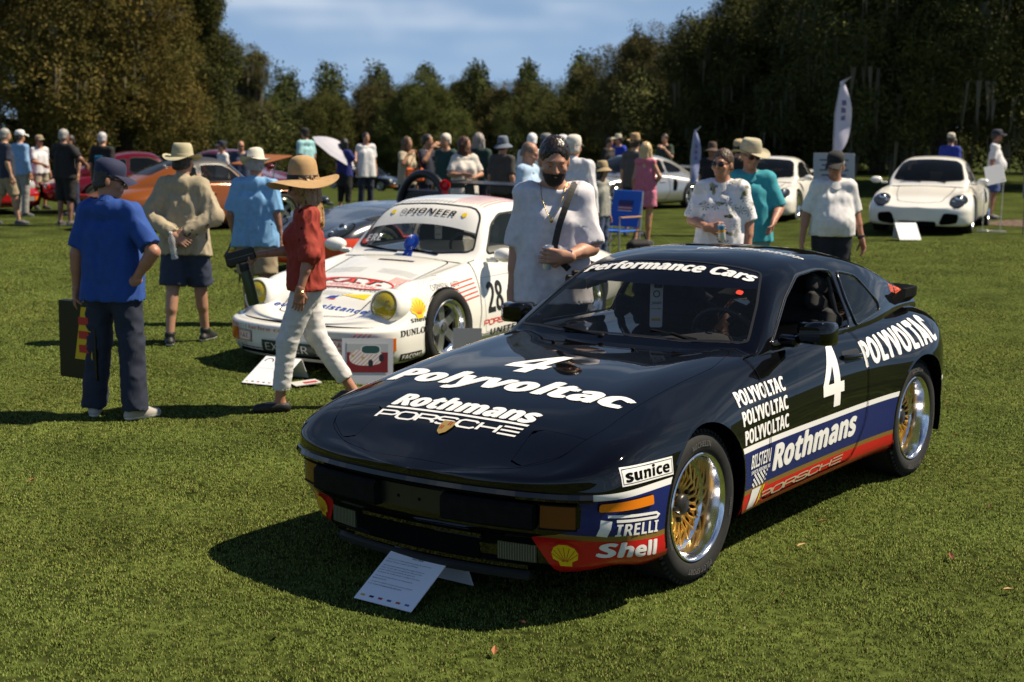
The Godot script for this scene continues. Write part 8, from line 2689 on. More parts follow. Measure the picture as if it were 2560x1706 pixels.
func white_race_car(at: Vector3, yaw: float) -> void:
	var paint := mat(lin(0.76, 0.75, 0.70), 0.12, 0.0, 0.6)
	var lens := mat(lin(0.42, 0.33, 0.012), 0.07, 0.0, 1.0)
	var d := coupe("race_car", "white race car number 28 with yellow headlamps and many sponsor marks", at, yaw, {"old": true, "fine": true, "paint": paint, "lens": lens, "glass": glass(lin(0.02, 0.03, 0.028), 0.32), "banner": true, "wheels": "cup"})
	var car: Node3D = d.car
	var top: Relief = d.top
	var side: Relief = d.side
	var front: Relief = d.front
	var hr: Relief = d.o.hroof
	var red := mat(lin(0.62, 0.05, 0.02), 0.4)
	var blk := mat(lin(0.012, 0.012, 0.013), 0.45)
	var blu := mat(lin(0.012, 0.07, 0.36), 0.4)
	var yel := mat(lin(0.78, 0.55, 0.01), 0.4)
	var sil := mat(lin(0.33, 0.34, 0.35), 0.5)
	var lid := func(x0: float, z0: float) -> Callable: return func(p: Vector2) -> Vector2: return Vector2(z0 - p.y, x0 + p.x)
	var on_lid := func(called: String, tr: PackedVector2Array, x0: float, z0: float, m: Material, off := 0.003): part(called, lay(top, tr, lid.call(x0, z0), off), m, car)
	# forwarding company oval
	var ov := []
	for k in 28:
		var a := TAU * k / 28.0
		ov.append(Vector2(signf(cos(a)) * (pow(absf(cos(a)), 0.6)) * 0.40, sin(a) * 0.105))
	on_lid.call("oval_rim", strip2(ov, 0.014, true), 0.0, 0.17, red)
	var ov2 := []
	for p in ov: ov2.append(p * 1.0 + Vector2(0.010, -0.012))
	on_lid.call("oval_shadow", strip2(ov2, 0.012, true), 0.0, 0.17, blk, 0.002)
	on_lid.call("lid_lettering", fit_text("F.A.T.", Vector2(-0.30, -0.02), 0.60, 0.085, 0.3), 0.012, 0.165, blk, 0.003)
	on_lid.call("lid_lettering", fit_text("F.A.T.", Vector2(-0.31, -0.015), 0.60, 0.085, 0.3), 0.0, 0.162, red, 0.0045)
	on_lid.call("lid_lettering", fit_text("INTERNATIONAL", Vector2(-0.29, -0.082), 0.58, 0.046, 0.2, "Droid Sans", 400), 0.0, 0.165, red)
	on_lid.call("lid_lettering", fit_text("GARAGES EUROPEENS", Vector2(-0.36, 0), 0.70, 0.042, 0.2, "Droid Sans", 400), 0.0, 0.315, blk)
	on_lid.call("yellow_wedge", PackedVector2Array([Vector2(0.08, 0), Vector2(0.34, -0.03), Vector2(0.34, 0.055)]), 0.0, 0.41, yel)
	for k in 12: on_lid.call("grey_line", strip2([Vector2(-0.30 + 0.035 * k, -0.03), Vector2(-0.22 + 0.035 * k, 0.04)], 0.005), 0.0, 0.40, sil)
	on_lid.call("lid_lettering", fit_text("europ assistance", Vector2(-0.47, 0), 0.92, 0.075, 0.2), 0.0, 0.605, blu)
	on_lid.call("blue_drop", fan2(PackedVector2Array([Vector2(-0.03, 0), Vector2(0.06, 0.02), Vector2(0.08, 0.05), Vector2(0.0, 0.035)])), 0.0, 0.475, blu)
	on_lid.call("red_drop", fan2(PackedVector2Array([Vector2(-0.01, -0.004), Vector2(0.06, -0.002), Vector2(0.07, 0.016)])), 0.0, 0.475, red)
	for k in 7:
		on_lid.call("red_line", strip2([Vector2(0.30 + 0.028 * k, 0.07 - 0.005 * k), Vector2(0.305 + 0.026 * k, 0.18)], 0.009), 0.0, 0.15, red)
		on_lid.call("red_line", strip2([Vector2(0.40 + 0.026 * k, 0.05), Vector2(0.42 + 0.02 * k, -0.06), Vector2(0.46 + 0.02 * k, -0.17)], 0.009), 0.0, 0.15, red)
	for k in 6: on_lid.call("grey_line", strip2([Vector2(-0.45, 0.02 * k), Vector2(-0.10, 0.02 * k + 0.02)], 0.004), 0.0, -0.05, sil)
	for k in 5: on_lid.call("grey_line", strip2([Vector2(0.05, 0.02 * k), Vector2(0.42, 0.02 * k - 0.03)], 0.004), 0.0, -0.1, sil)
	on_lid.call("vent_slot", strip2([Vector2(-0.16, 0), Vector2(0.20, 0)], 0.03), 0.0, -0.40, blk)
	# windscreen banner and roof lines
	var bt := func(x0: float, y0: float) -> Callable: return func(p: Vector2) -> Vector2: return Vector2(-0.882 - (p.y + y0) * 0.75 - 0.10 * pow(p.x + x0, 2.0) * 0.6, x0 + p.x)
	part("banner_lettering", lay(hr, fit_text("PIONEER", Vector2(-0.21, -0.004), 0.50, 0.062, 0.25), bt.call(0.0, -0.005), 0.005), blk, d.o.wsn)
	var om := []
	for k in 12: om.append(Vector2(-0.255 + cos(TAU * k / 12.0) * 0.024, 0.028 + sin(TAU * k / 12.0) * 0.026))
	part("banner_emblem", lay(hr, strip2(om, 0.008, true), bt.call(0.0, -0.005), 0.005), blk, d.o.wsn)
	for x in [-0.37, 0.37]: part("banner_shell", lay(hr, scallop(Vector2(0, 0.02), 0.026), bt.call(x, 0.0), 0.005), yel, d.o.wsn)
	for k in 9: part("roof_line", lay(hr, strip2([Vector2(-1.05, 0.18 + 0.035 * k), Vector2(-1.6, 0.20 + 0.03 * k)], 0.006), func(p): return p, 0.003), red, car)
	for k in 14: part("roof_line", lay(hr, strip2([Vector2(-1.02, -0.42 + 0.045 * k), Vector2(-1.06, -0.40 + 0.045 * k)], 0.007), func(p): return p, 0.003), blk, car)
	# flank
	for sg in [1.0, -1.0]:
		var place := func(z0: float, y0: float, w: float) -> Callable: return func(p: Vector2) -> Vector2: return Vector2(z0 - (p.x if sg > 0 else w - p.x), y0 + p.y)
		var dn: Node3D = d.doors[0 if sg > 0 else 1]
		part("door_number", lay(side, fit_text("28", Vector2.ZERO, 0.24, 0.25), place.call(-0.60, 0.40, 0.24), 0.003, 0.05, sg), blk, dn)
		part("number_panel", lay(side, strip2([Vector2(0, 0), Vector2(0.42, 0), Vector2(0.42, 0.44), Vector2(0, 0.44)], 0.004, true), place.call(-0.56, 0.25, 0.42), 0.002, 0.05, sg), sil, dn)
		part("door_lettering", lay(side, boxed(wide_letters("PORSCHE"), Vector2.ZERO, 0.52, 0.05, 0.2), place.call(-0.53, 0.30, 0.52), 0.003, 0.05, sg), red, dn)
		part("sill_lettering", lay(side, fit_text("UNITED", Vector2.ZERO, 0.5, 0.05, 0.2), place.call(-0.62, 0.215, 0.5), 0.003, 0.05, sg), blk, car)
		part("fender_lettering", lay(side, fit_text("CHRYSTAL AUTO", Vector2.ZERO, 0.37, 0.042, 0.15, "Droid Sans", 400), place.call(0.15, 0.665, 0.37), 0.003, 0.05, sg), blk, car)
		for k in 5: part("red_line", lay(side, strip2([Vector2(0.02 * k, -0.035 * k), Vector2(0.34 + 0.01 * k, -0.035 * k + 0.02)], 0.010), place.call(-0.10, 0.68, 0.4), 0.003, 0.05, sg), red, car)
		for k in 5:
			var arc := []
			for j in 9:
				var a := PI * (0.55 + 0.33 * (1 - j / 8.0)) - 0.25
				arc.append(Vector2(cos(a), sin(a)) * (0.37 + 0.022 * k))
			part("arch_line", lay(side, strip2(arc, 0.004), func(p): return Vector2(-p.x, 0.325 + p.y), 0.002, 0.05, sg), sil, car)
		part("fender_shell", lay(side, scallop(Vector2.ZERO, 0.082), place.call(0.37, 0.565, 0.0), 0.004, 0.03, sg), yel, car)
		part("shell_rib", lay(side, scallop(Vector2.ZERO, 0.078, true), place.call(0.37, 0.565, 0.0), 0.005, 0.03, sg), red, car)
		part("fender_lettering", lay(side, fit_text("Shell", Vector2.ZERO, 0.17, 0.032), place.call(0.48, 0.462, 0.17), 0.003, 0.04, sg), blk, car)
		part("bumper_lettering", lay(side, fit_text("DUNLOP", Vector2.ZERO, 0.34, 0.045, 0.1, "Droid Serif"), place.call(0.62, 0.375, 0.34), 0.004, 0.04, sg), blk, car)
		var fb := place.call(0.62, 0.185, 0.29) as Callable
		var fa := part("sponsor_box", lay(side, fan2(PackedVector2Array([Vector2(0, 0), Vector2(0.25, 0), Vector2(0.25, 0.058), Vector2(0, 0.058)])), fb, 0.003, 0.04, sg), blk, car)
		part("box_lettering", lay(side, fit_text("FACOM", Vector2(0.02, 0.014), 0.21, 0.032, 0.15), fb, 0.005, 0.04, sg), paint, fa)
		part("lamp_plate", lay(front, fan2(rounded([Vector2(0.39 * sg, 0.283), Vector2(0.555 * sg, 0.283), Vector2(0.555 * sg, 0.366), Vector2(0.39 * sg, 0.366)], 0.03)), func(p): return p, 0.008), paint, car)
		part("lamp_rim", lay(front, strip2(Array(rounded([Vector2(0.396 * sg, 0.289), Vector2(0.549 * sg, 0.289), Vector2(0.549 * sg, 0.36), Vector2(0.396 * sg, 0.36)], 0.028)), 0.006, true), func(p): return p, 0.010), red, car)
		part("lamp_lettering", lay(front, fit_text("F.A.T.", Vector2(-0.055, 0), 0.11, 0.038), func(p): return Vector2(0.473 * sg + p.x, 0.306 + p.y), 0.011), red, car)
		for k in 4: part("bumper_line", lay(front, strip2([Vector2((0.60 + 0.03 * k) * sg, 0.415), Vector2((0.55 + 0.035 * k) * sg, 0.37)], 0.006), func(p): return p, 0.004), red, car)
	part("plate", lay(front, fan2(PackedVector2Array([Vector2(-0.26, 0.225), Vector2(0.26, 0.225), Vector2(0.26, 0.315), Vector2(-0.26, 0.315)])), func(p): return p, 0.012), mat(lin(0.01, 0.02, 0.012), 0.4), car)
	part("plate_lettering", lay(front, fit_text("EXXXER", Vector2(-0.22, 0), 0.42, 0.055, 0.0, "Droid Sans", 400), func(p): return Vector2(p.x, 0.242 + p.y), 0.014), mat(lin(0.5, 0.52, 0.5), 0.5), car)
	part("bumper_lettering", lay(front, fit_text("larbre competition", Vector2(-0.42, 0), 0.8, 0.035, 0.2, "Droid Sans", 400), func(p): return Vector2(p.x, 0.375 + p.y), 0.004), red, car)
	for k in 8: part("bumper_line", lay(front, strip2([Vector2(-0.70 + 0.035 * k, 0.41), Vector2(-0.68 + 0.03 * k, 0.22)], 0.005), func(p): return p, 0.004), [sil, blk][k % 2], car)
	# windscreen wording, helmet inside, cage
	part("glass_lettering", lay(hr, fit_text("ERE", Vector2(-0.2, 0), 0.16, 0.06, 0.2), func(p): return Vector2(-0.70 - p.y * 0.8, p.x - 0.33), 0.004), mat(lin(0.6, 0.6, 0.6), 0.5), d.o.wsn)
	var s := Soup.new()
	for sg in [1.0, -1.0]:
		add_tube(s, PackedVector3Array([Vector3(0.58 * sg, 0.4, -0.85), Vector3(0.60 * sg, 0.85, -0.80), Vector3(0.48 * sg, 1.15, -1.05), Vector3(0.47 * sg, 1.19, -1.6), Vector3(0.5 * sg, 0.5, -1.75)]), [0.02], 7)
	bar(s, Vector3(0.47, 1.19, -1.6), Vector3(-0.5, 0.5, -1.75), 0.02)
	bar(s, Vector3(0.47, 1.19, -1.6), Vector3(-0.47, 1.19, -1.6), 0.02)
	part("roll_cage", s, paint, car)
	for n in car.get_children():                        # lowered and nose-down on its wheels
		if n.name.begins_with("wheel") and not n.name.begins_with("wheel_arch"): continue
		n.transform = Transform3D(Basis(Vector3.RIGHT, 0.024), Vector3(0, -0.045, 0)) * n.transform

func again(from: Node3D, label: String, at: Vector3, yaw: float, swap: Array, grp: String) -> Node3D:      # the same car once more in other paint
	var o: Node3D = from.duplicate()
	o.name = numbered("sports_car")
	add_child(o)
	o.position = at
	o.rotation = Vector3(0, -yaw, 0)
	tag(o, label, "car", grp)
	for n in o.find_children("*", "MeshInstance3D", true, false):
		if n.material_override == swap[0]: n.material_override = swap[1]
	return o

func other_cars() -> void:
	var white := mat(lin(0.76, 0.74, 0.68), 0.14, 0.0, 0.6)
	var silver := mat(lin(0.50, 0.50, 0.49), 0.22, 0.7, 0.6)
	var red := mat(lin(0.30, 0.007, 0.010), 0.15, 0.0, 0.6)
	var maroon := mat(lin(0.09, 0.004, 0.008), 0.15, 0.0, 0.6)
	var orange := mat(lin(0.23, 0.065, 0.007), 0.2, 0.2, 0.6)
	var slate := mat(lin(0.030, 0.036, 0.05), 0.25, 0.2, 0.6)
	var hot := mat(lin(0.62, 0.055, 0.012), 0.18, 0.0, 0.6)
	var grp := "sports cars shown on the lawn behind the two race cars"
	white_race_car(Vector3(W28X, 0, W28Z), W28YAW)
	var dk := glass(lin(0.006, 0.008, 0.010), 0.86)
	var n1 := coupe("sports_car", "white sports car seen head-on at the right, with teardrop headlights", Vector3(7.13, 0.165, -24.7), 0.40, {"paint": white, "glass": dk, "teardrop": true, "intake": true, "wheels": "turbo", "grilles": [[.35, .18, .64, .21, .66, .36, .43, .38], [-.30, .14, .30, .14, .32, .235, -.32, .235]], "group": grp})
	coupe("sports_car", "white sports car with oval headlights behind the turquoise shirt", Vector3(5.02, terrain(5.02, -29.2), -29.2), 0.42, {"paint": white, "glass": dk, "intake": true, "wheels": "turbo", "wing": "small", "trim": mat(lin(0.35, 0.26, 0.14), 0.7), "grilles": [[.36, .18, .64, .21, .66, .33, .42, .33], [-.28, .16, .28, .16, .30, .24, -.30, .24]], "group": grp})
	var sv := again(n1.car, "silver sports car with rear wing and side intake, behind the blonde person", Vector3(1.90, 0, -33.5), 0.93, [white, silver], grp)
	var s := Soup.new()
	add_box(s, Vector3(0, 0.97, -3.13), Vector3(1.42, 0.03, 0.3), Basis(Vector3.RIGHT, 0.08), 0.012)
	for sg in [-1.0, 1.0]: add_box(s, Vector3(0.55 * sg, 0.85, -3.08), Vector3(0.04, 0.26, 0.22), Basis(), 0.01)
	part("rear_wing", s, silver, sv)
	var og := coupe("sports_car", "bronze orange old coupe with dark roof and raised front lid", Vector3(-4.75, 0, -26.9), -2.25, {"old": true, "paint": orange, "glass": glass(lin(0.012, 0.016, 0.018), 0.6), "hood": false, "soft_roof": mat(lin(0.02, 0.022, 0.03), 0.6), "wheels": "cup", "group": grp})
	s = Soup.new()
	add_box(s, Vector3(0, 1.22, -0.02), Vector3(1.0, 0.03, 0.8), Basis(Vector3.RIGHT, -0.22), 0.012)
	part("front_lid", s, mat(lin(0.25, 0.075, 0.008), 0.6), og.car)
	for sg in [1.0, -1.0]:
		s = Soup.new()
		bar(s, Vector3(0.42 * sg, 0.72, -0.05), Vector3(0.45 * sg, 1.2, 0.05), 0.012)
		part("lid_strut", s, mat(lin(0.3, 0.3, 0.3), 0.3, 1.0), og.car)
		s = Soup.new()
		add_tube(s, PackedVector3Array([Vector3(0.665 * sg, 0.86, -0.66), Vector3(0.555 * sg, 1.16, -0.99)]), [0.022], 6)
		part("pillar_trim", s, mat(lin(0.75, 0.76, 0.78), 0.12, 1.0), og.car)
	var wh := coupe("sports_car", "small distant white car far across the lawn left of the red one", Vector3(-9.5, terrain(-9.5, -86), -86), -0.1, {"old": true, "paint": white, "glass": dk, "wheels": "cup", "group": grp})
	again(wh.car, "maroon coupe half hidden behind the tan shirt", Vector3(-6.9, 0, -31.2), -2.0, [white, maroon], grp)
	again(wh.car, "red car with round chrome-rimmed headlight at the far left edge", Vector3(-10.9, 0, -29.6), -0.75, [white, red], grp)
	again(wh.car, "dark red car with bright headlight beyond the light blue shirt", Vector3(-5.9, 0, -33.9), -0.95, [white, maroon], grp)
	again(wh.car, "small distant red car far across the lawn beyond the umbrella", Vector3(-10.4, terrain(-10.4, -101), -101), -1.2, [white, red], grp)
	again(wh.car, "small distant black car far across the lawn, left of the brown-haired one", Vector3(-7.0, terrain(-7.0, -80), -80), -1.0, [white, mat(lin(0.01, 0.01, 0.011), 0.15, 0.0, 0.6)], grp)
	again(wh.car, "grey-blue car behind the group in the middle, screen tilted back", Vector3(-1.0, 0, -30.5), 0.15, [white, mat(lin(0.16, 0.20, 0.26), 0.2, 0.3, 0.6)], grp)
	var sl := coupe("sports_car", "low slate-grey and orange racer with black rear wing, behind the white race car", Vector3(-2.25, 0, -18.4), 0.71, {"paint": slate, "lower": hot, "cabin": false, "wheels": "turbo", "wing": "big", "wing_mat": mat(lin(0.01, 0.01, 0.011), 0.35), "group": grp})
	s = Soup.new()
	var hoop := PackedVector3Array()
	for k in 15: hoop.append(Vector3(cos(PI * k / 14.0) * 0.46, 0.74 + sin(PI * k / 14.0) * 0.50, -1.55))
	add_tube(s, hoop, [0.06], 8)
	add_box(s, Vector3(0, 0.86, -1.62), Vector3(0.8, 0.32, 0.12), Basis(), 0.05)
	part("roll_hoop", s, mat(lin(0.008, 0.008, 0.009), 0.3), sl.car)
	for sg in [1.0, -1.0]:
		s = lay(sl.top, fan2(rounded([Vector2(-0.12, 0.56 * sg), Vector2(0.16, 0.54 * sg), Vector2(0.16, 0.74 * sg), Vector2(-0.12, 0.76 * sg)], 0.04)), func(p): return p, 0.006)
		part("fender_vent", s, mat(lin(0.008, 0.008, 0.008), 0.6), sl.car)
# ------------------------------------------------------------------ cards, flags, boards, chair
func tent_card(label: String, at: Vector3, yaw: float, w: float, run: float, high: float, words: Array) -> void:
	var o := thing("display_card", label, "sign", at, yaw)
	var board := mat(lin(0.72, 0.74, 0.78), 0.55)
	var s := Soup.new()
	var ang := atan2(high, run)
	var ln := Vector2(run, high).length()
	var b := Basis(Vector3.RIGHT, -(PI / 2 - ang))
	add_box(s, Vector3(0, high / 2, -run / 2), Vector3(w, ln, 0.004), b)
	part("card_front", s, board, o)
	s = Soup.new()
	var back := Vector2(run * 0.28, high)
	add_box(s, Vector3(0, high / 2 - 0.002, -run - back.x / 2 - 0.003), Vector3(w, back.length(), 0.004), Basis(Vector3.RIGHT, atan2(back.x, back.y)))
	part("card_back", s, board, o)
	var ink := mat(lin(0.02, 0.02, 0.03), 0.6)
	for q in words:                                      # [text, x, y from the top, height]
		var t := fit_text(q[0], Vector2.ZERO, q[3] * 0.62 * (q[0] as String).length() * 0.9, q[3], 0.0, "Droid Sans", 400 if q.size() < 5 else 700)
		s = Soup.new()
		for i in range(0, t.size(), 3):
			var p := []
			for k in 3: p.append(Vector3(0, high / 2, -run / 2) + b * Vector3(-w / 2 + q[1] + t[i + k].x, ln / 2 - q[2] + t[i + k].y, 0.0032))
			s.tri(p[0], p[1], p[2], b.z, b.z, b.z)
		part("card_lettering", s, ink, o)
	s = Soup.new()
	for k in 14:
		var a0 := PI * k / 13.0
		add_box(s, Vector3(0, high / 2, -run / 2) + b * Vector3(-w * 0.30 + cos(a0) * 0.034, ln / 2 - 0.062 + sin(a0) * 0.034, 0.003), Vector3(0.009, 0.007, 0.001), b)
	part("dial_emblem", s, ink, o).set_meta("kind", "stuff")
	var x := -w * 0.4
	for c in [lin(0.6, 0.35, 0.02), lin(0.02, 0.02, 0.02), lin(0.4, 0.02, 0.05), lin(0.05, 0.08, 0.2), lin(0.4, 0.1, 0.02), lin(0.1, 0.1, 0.3)]:
		s = Soup.new()
		add_box(s, Vector3(0, high / 2, -run / 2) + b * Vector3(x, -ln / 2 + 0.025, 0.003), Vector3(w * 0.07, 0.009, 0.001), b)
		part("logo", s, mat(c, 0.6), o)
		x += w * 0.155

func feather_flag(label: String, at: Vector3, low: float, high: float, wide: float, yaw: float, c: Color) -> void:
	var o := thing("feather_flag", label, "flag", at, yaw, "feather flags among the trees' edge")
	var s := Soup.new()
	add_tube(s, PackedVector3Array([Vector3(0, 0, 0), Vector3(0, (low + high) / 2, 0), Vector3(wide * 0.25, high * 0.93, 0), Vector3(wide * 0.95, high, 0)]), [0.02, 0.016, 0.012, 0.008], 6)
	part("pole", s, mat(lin(0.3, 0.3, 0.3), 0.4, 0.5), o)
	var lines := []
	for i in 15:
		var t := i / 14.0
		var y := lerpf(low, high, t)
		var left := wide * 0.25 * smoothstep(0.5, 0.93, t) + wide * 0.7 * smoothstep(0.93, 1.0, t)
		var right := wide * (0.45 + 0.75 * sin(PI * pow(t, 0.75)) * 0.9) if t < 0.96 else wide * 1.0
		var p := PackedVector3Array()
		for j in 6:
			var u := j / 5.0
			p.append(Vector3(lerpf(left, right, u), y, 0.05 * sin(t * 9.0 + u * 2.0) * u))
		lines.append(p)
	var fm := mat(c, 0.7)
	fm.backlight_enabled = true
	fm.backlight = Color(0.2, 0.2, 0.22)
	part("sail", skin(lines, false), fm, o)
	s = Soup.new()
	for k in 3: add_box(s, Vector3(wide * 0.55, lerpf(low, high, 0.45 + 0.1 * k), 0.03 * sin((0.45 + 0.1 * k) * 9.0 + 1.2) + 0.006), Vector3(wide * 0.3, (high - low) * 0.07, 0.004))
	part("flag_print", s, mat(lin(0.12, 0.12, 0.25), 0.7), o).set_meta("kind", "stuff")

func plain_board(called: String, label: String, at: Vector3, yaw: float, w: float, h: float, base: float, tilt: float, c: Color) -> Node3D:
	var o := thing(called, label, "sign", at, yaw)
	var s := Soup.new()
	var b := Basis(Vector3.RIGHT, -tilt)
	add_box(s, Vector3(0, base + h / 2, 0), Vector3(w, h, 0.012), b, 0.003)
	part("board", s, mat(c, 0.5), o)
	s = Soup.new()
	for k in 4: add_box(s, Vector3(0, base + h / 2, 0) + b * Vector3(0, h * (0.28 - 0.16 * k), 0.008), Vector3(w * (0.7 - 0.1 * (k % 2)), h * 0.05, 0.002), b)
	part("board_lettering", s, mat(c * Color(0.45, 0.45, 0.47), 0.6), o).set_meta("kind", "stuff")
	for sg in [-1.0, 1.0]:
		s = Soup.new()
		bar(s, Vector3(sg * w * 0.4, 0, 0.05), Vector3(sg * w * 0.38, base + h * 0.5, -0.02), 0.012)
		part("leg", s, mat(lin(0.08, 0.08, 0.08), 0.4), o)
	s = Soup.new()
	bar(s, Vector3(0, 0, -0.4), Vector3(0, base + h * 0.6, -0.03), 0.012)
	part("leg", s, mat(lin(0.08, 0.08, 0.08), 0.4), o)
	return o

func rosette(label: String, at: Vector3, face: Basis, c: Color) -> void:
	var o := thing("award_rosette", label, "rosette", at)
	o.basis = face
	var m := mat(c, 0.4)
	var s := Soup.new()
	for k in 24:
		var a0 := TAU * k / 24.0
		var a1 := TAU * (k + 0.5) / 24.0
		var a2 := TAU * (k + 1.0) / 24.0
		var f := func(a: float, r: float, z: float) -> Vector3: return Vector3(cos(a) * r, sin(a) * r, z)
		s.quad(f.call(a0, 0.03, 0.01), f.call(a0, 0.075, 0.0), f.call(a1, 0.075, 0.016), f.call(a1, 0.03, 0.016))
		s.quad(f.call(a1, 0.03, 0.016), f.call(a1, 0.075, 0.016), f.call(a2, 0.075, 0.0), f.call(a2, 0.03, 0.01))
	part("pleated_ring", s, m, o)
	s = Soup.new()
	add_lathe(s, [Vector2(0.036, 0.0), Vector2(0.036, 0.02), Vector2(0, 0.022)], Vector3.ZERO, Basis(Vector3.RIGHT, PI / 2), 20)
	part("button", s, m, o)
	for sg in [-1.0, 1.0]:
		s = Soup.new()
		var line := smooth_line(PackedVector3Array([Vector3(0.01 * sg, -0.03, 0), Vector3(0.03 * sg, -0.14, 0.012), Vector3(0.045 * sg, -0.24, 0.05)]), 5)
		for i in line.size() - 1: s.quad(line[i] - Vector3(0.022, 0, 0), line[i] + Vector3(0.022, 0, 0), line[i + 1] + Vector3(0.022, 0, 0), line[i + 1] - Vector3(0.022, 0, 0))
		part("ribbon_tail", s, m, o)

func hang_tag(label: String, at: Vector3, yaw: float) -> void:
	var o := thing("hang_tag", label, "tag", at, yaw)
	var s := Soup.new()
	add_slab(s, rounded([Vector2(-0.032, -0.115), Vector2(0.032, -0.115), Vector2(0.032, 0.115), Vector2(-0.032, 0.115)], 0.012), Vector3.ZERO, Basis(), 0.002)
	part("card", s, mat(lin(0.5, 0.5, 0.48), 0.6), o)
	s = Soup.new()
	for q in [["JUDGED", 0.0, 0.016], ["March 2020", -0.022, 0.006]]:
		var t := fit_text(q[0], Vector2(-0.024, q[1]), 0.048, q[2])
		for i in range(0, t.size(), 3): s.tri(Vector3(t[i].x, t[i].y, 0.0022), Vector3(t[i + 1].x, t[i + 1].y, 0.0022), Vector3(t[i + 2].x, t[i + 2].y, 0.0022), Vector3.BACK, Vector3.BACK, Vector3.BACK)
	part("tag_lettering", s, mat(lin(0.02, 0.02, 0.02), 0.6), o)
	s = Soup.new()
	add_lathe(s, [Vector2(0.018, 0.0), Vector2(0.018, 0.001), Vector2(0.013, 0.001)], Vector3(0, 0.055, 0.001), Basis(Vector3.RIGHT, PI / 2), 18)
	part("dial_emblem", s, mat(lin(0.02, 0.02, 0.02), 0.6), o)
	s = Soup.new()
	add_box(s, Vector3(0, -0.075, 0.0018), Vector3(0.045, 0.012, 0.001))
	part("gold_logo", s, mat(lin(0.5, 0.3, 0.03), 0.5), o)
	s = Soup.new()
	add_slab(s, rounded([Vector2(-0.014, 0.085), Vector2(0.03, 0.085), Vector2(0.03, 0.112), Vector2(-0.014, 0.112)], 0.008), Vector3(0, 0, 0.0012), Basis(), 0.001)
	part("hanger_hole", s, mat(lin(0.01, 0.01, 0.01), 0.8), o)

func poster_picture() -> ImageTexture:               # a printed photograph: pale race car on a red carpet
	var im := Image.create(160, 130, false, Image.FORMAT_RGB8)
	im.fill(Color(0.72, 0.74, 0.74))
	im.fill_rect(Rect2i(0, 48, 160, 82), Color(0.5, 0.08, 0.08))
	im.fill_rect(Rect2i(0, 0, 160, 14), Color(0.85, 0.86, 0.86))
	for y in 130:
		for x in 160:
			var p := Vector2(x, y)
			var body := Vector2((p.x - 74) / 66.0, (p.y - 68) / 34.0)
			if pow(absf(body.x), 2.4) + pow(absf(body.y), 2.4) < 1.0: im.set_pixel(x, y, Color(0.9, 0.89, 0.88) if (x + y) % 17 > 3 else Color(0.8, 0.5, 0.45))
			var roof := Vector2((p.x - 92) / 40.0, (p.y - 36) / 20.0)
			if pow(absf(roof.x), 2.6) + pow(absf(roof.y), 2.6) < 1.0: im.set_pixel(x, y, Color(0.15, 0.32, 0.30) if pow(absf(roof.x * 1.15), 3.0) + pow(absf(roof.y * 1.25), 3.0) < 1.0 else Color(0.88, 0.88, 0.88))
			for w in [Vector2(92, 92), Vector2(134, 70)]:
				if Vector2((p.x - w.x) / 10.0, (p.y - w.y) / 16.0).length() < 1.0: im.set_pixel(x, y, Color(0.12, 0.12, 0.13))
			for w in [Vector2(22, 62), Vector2(62, 70)]:
				if (p - w).length() < 6.0: im.set_pixel(x, y, Color(0.75, 0.68, 0.3))
	return ImageTexture.create_from_image(im)

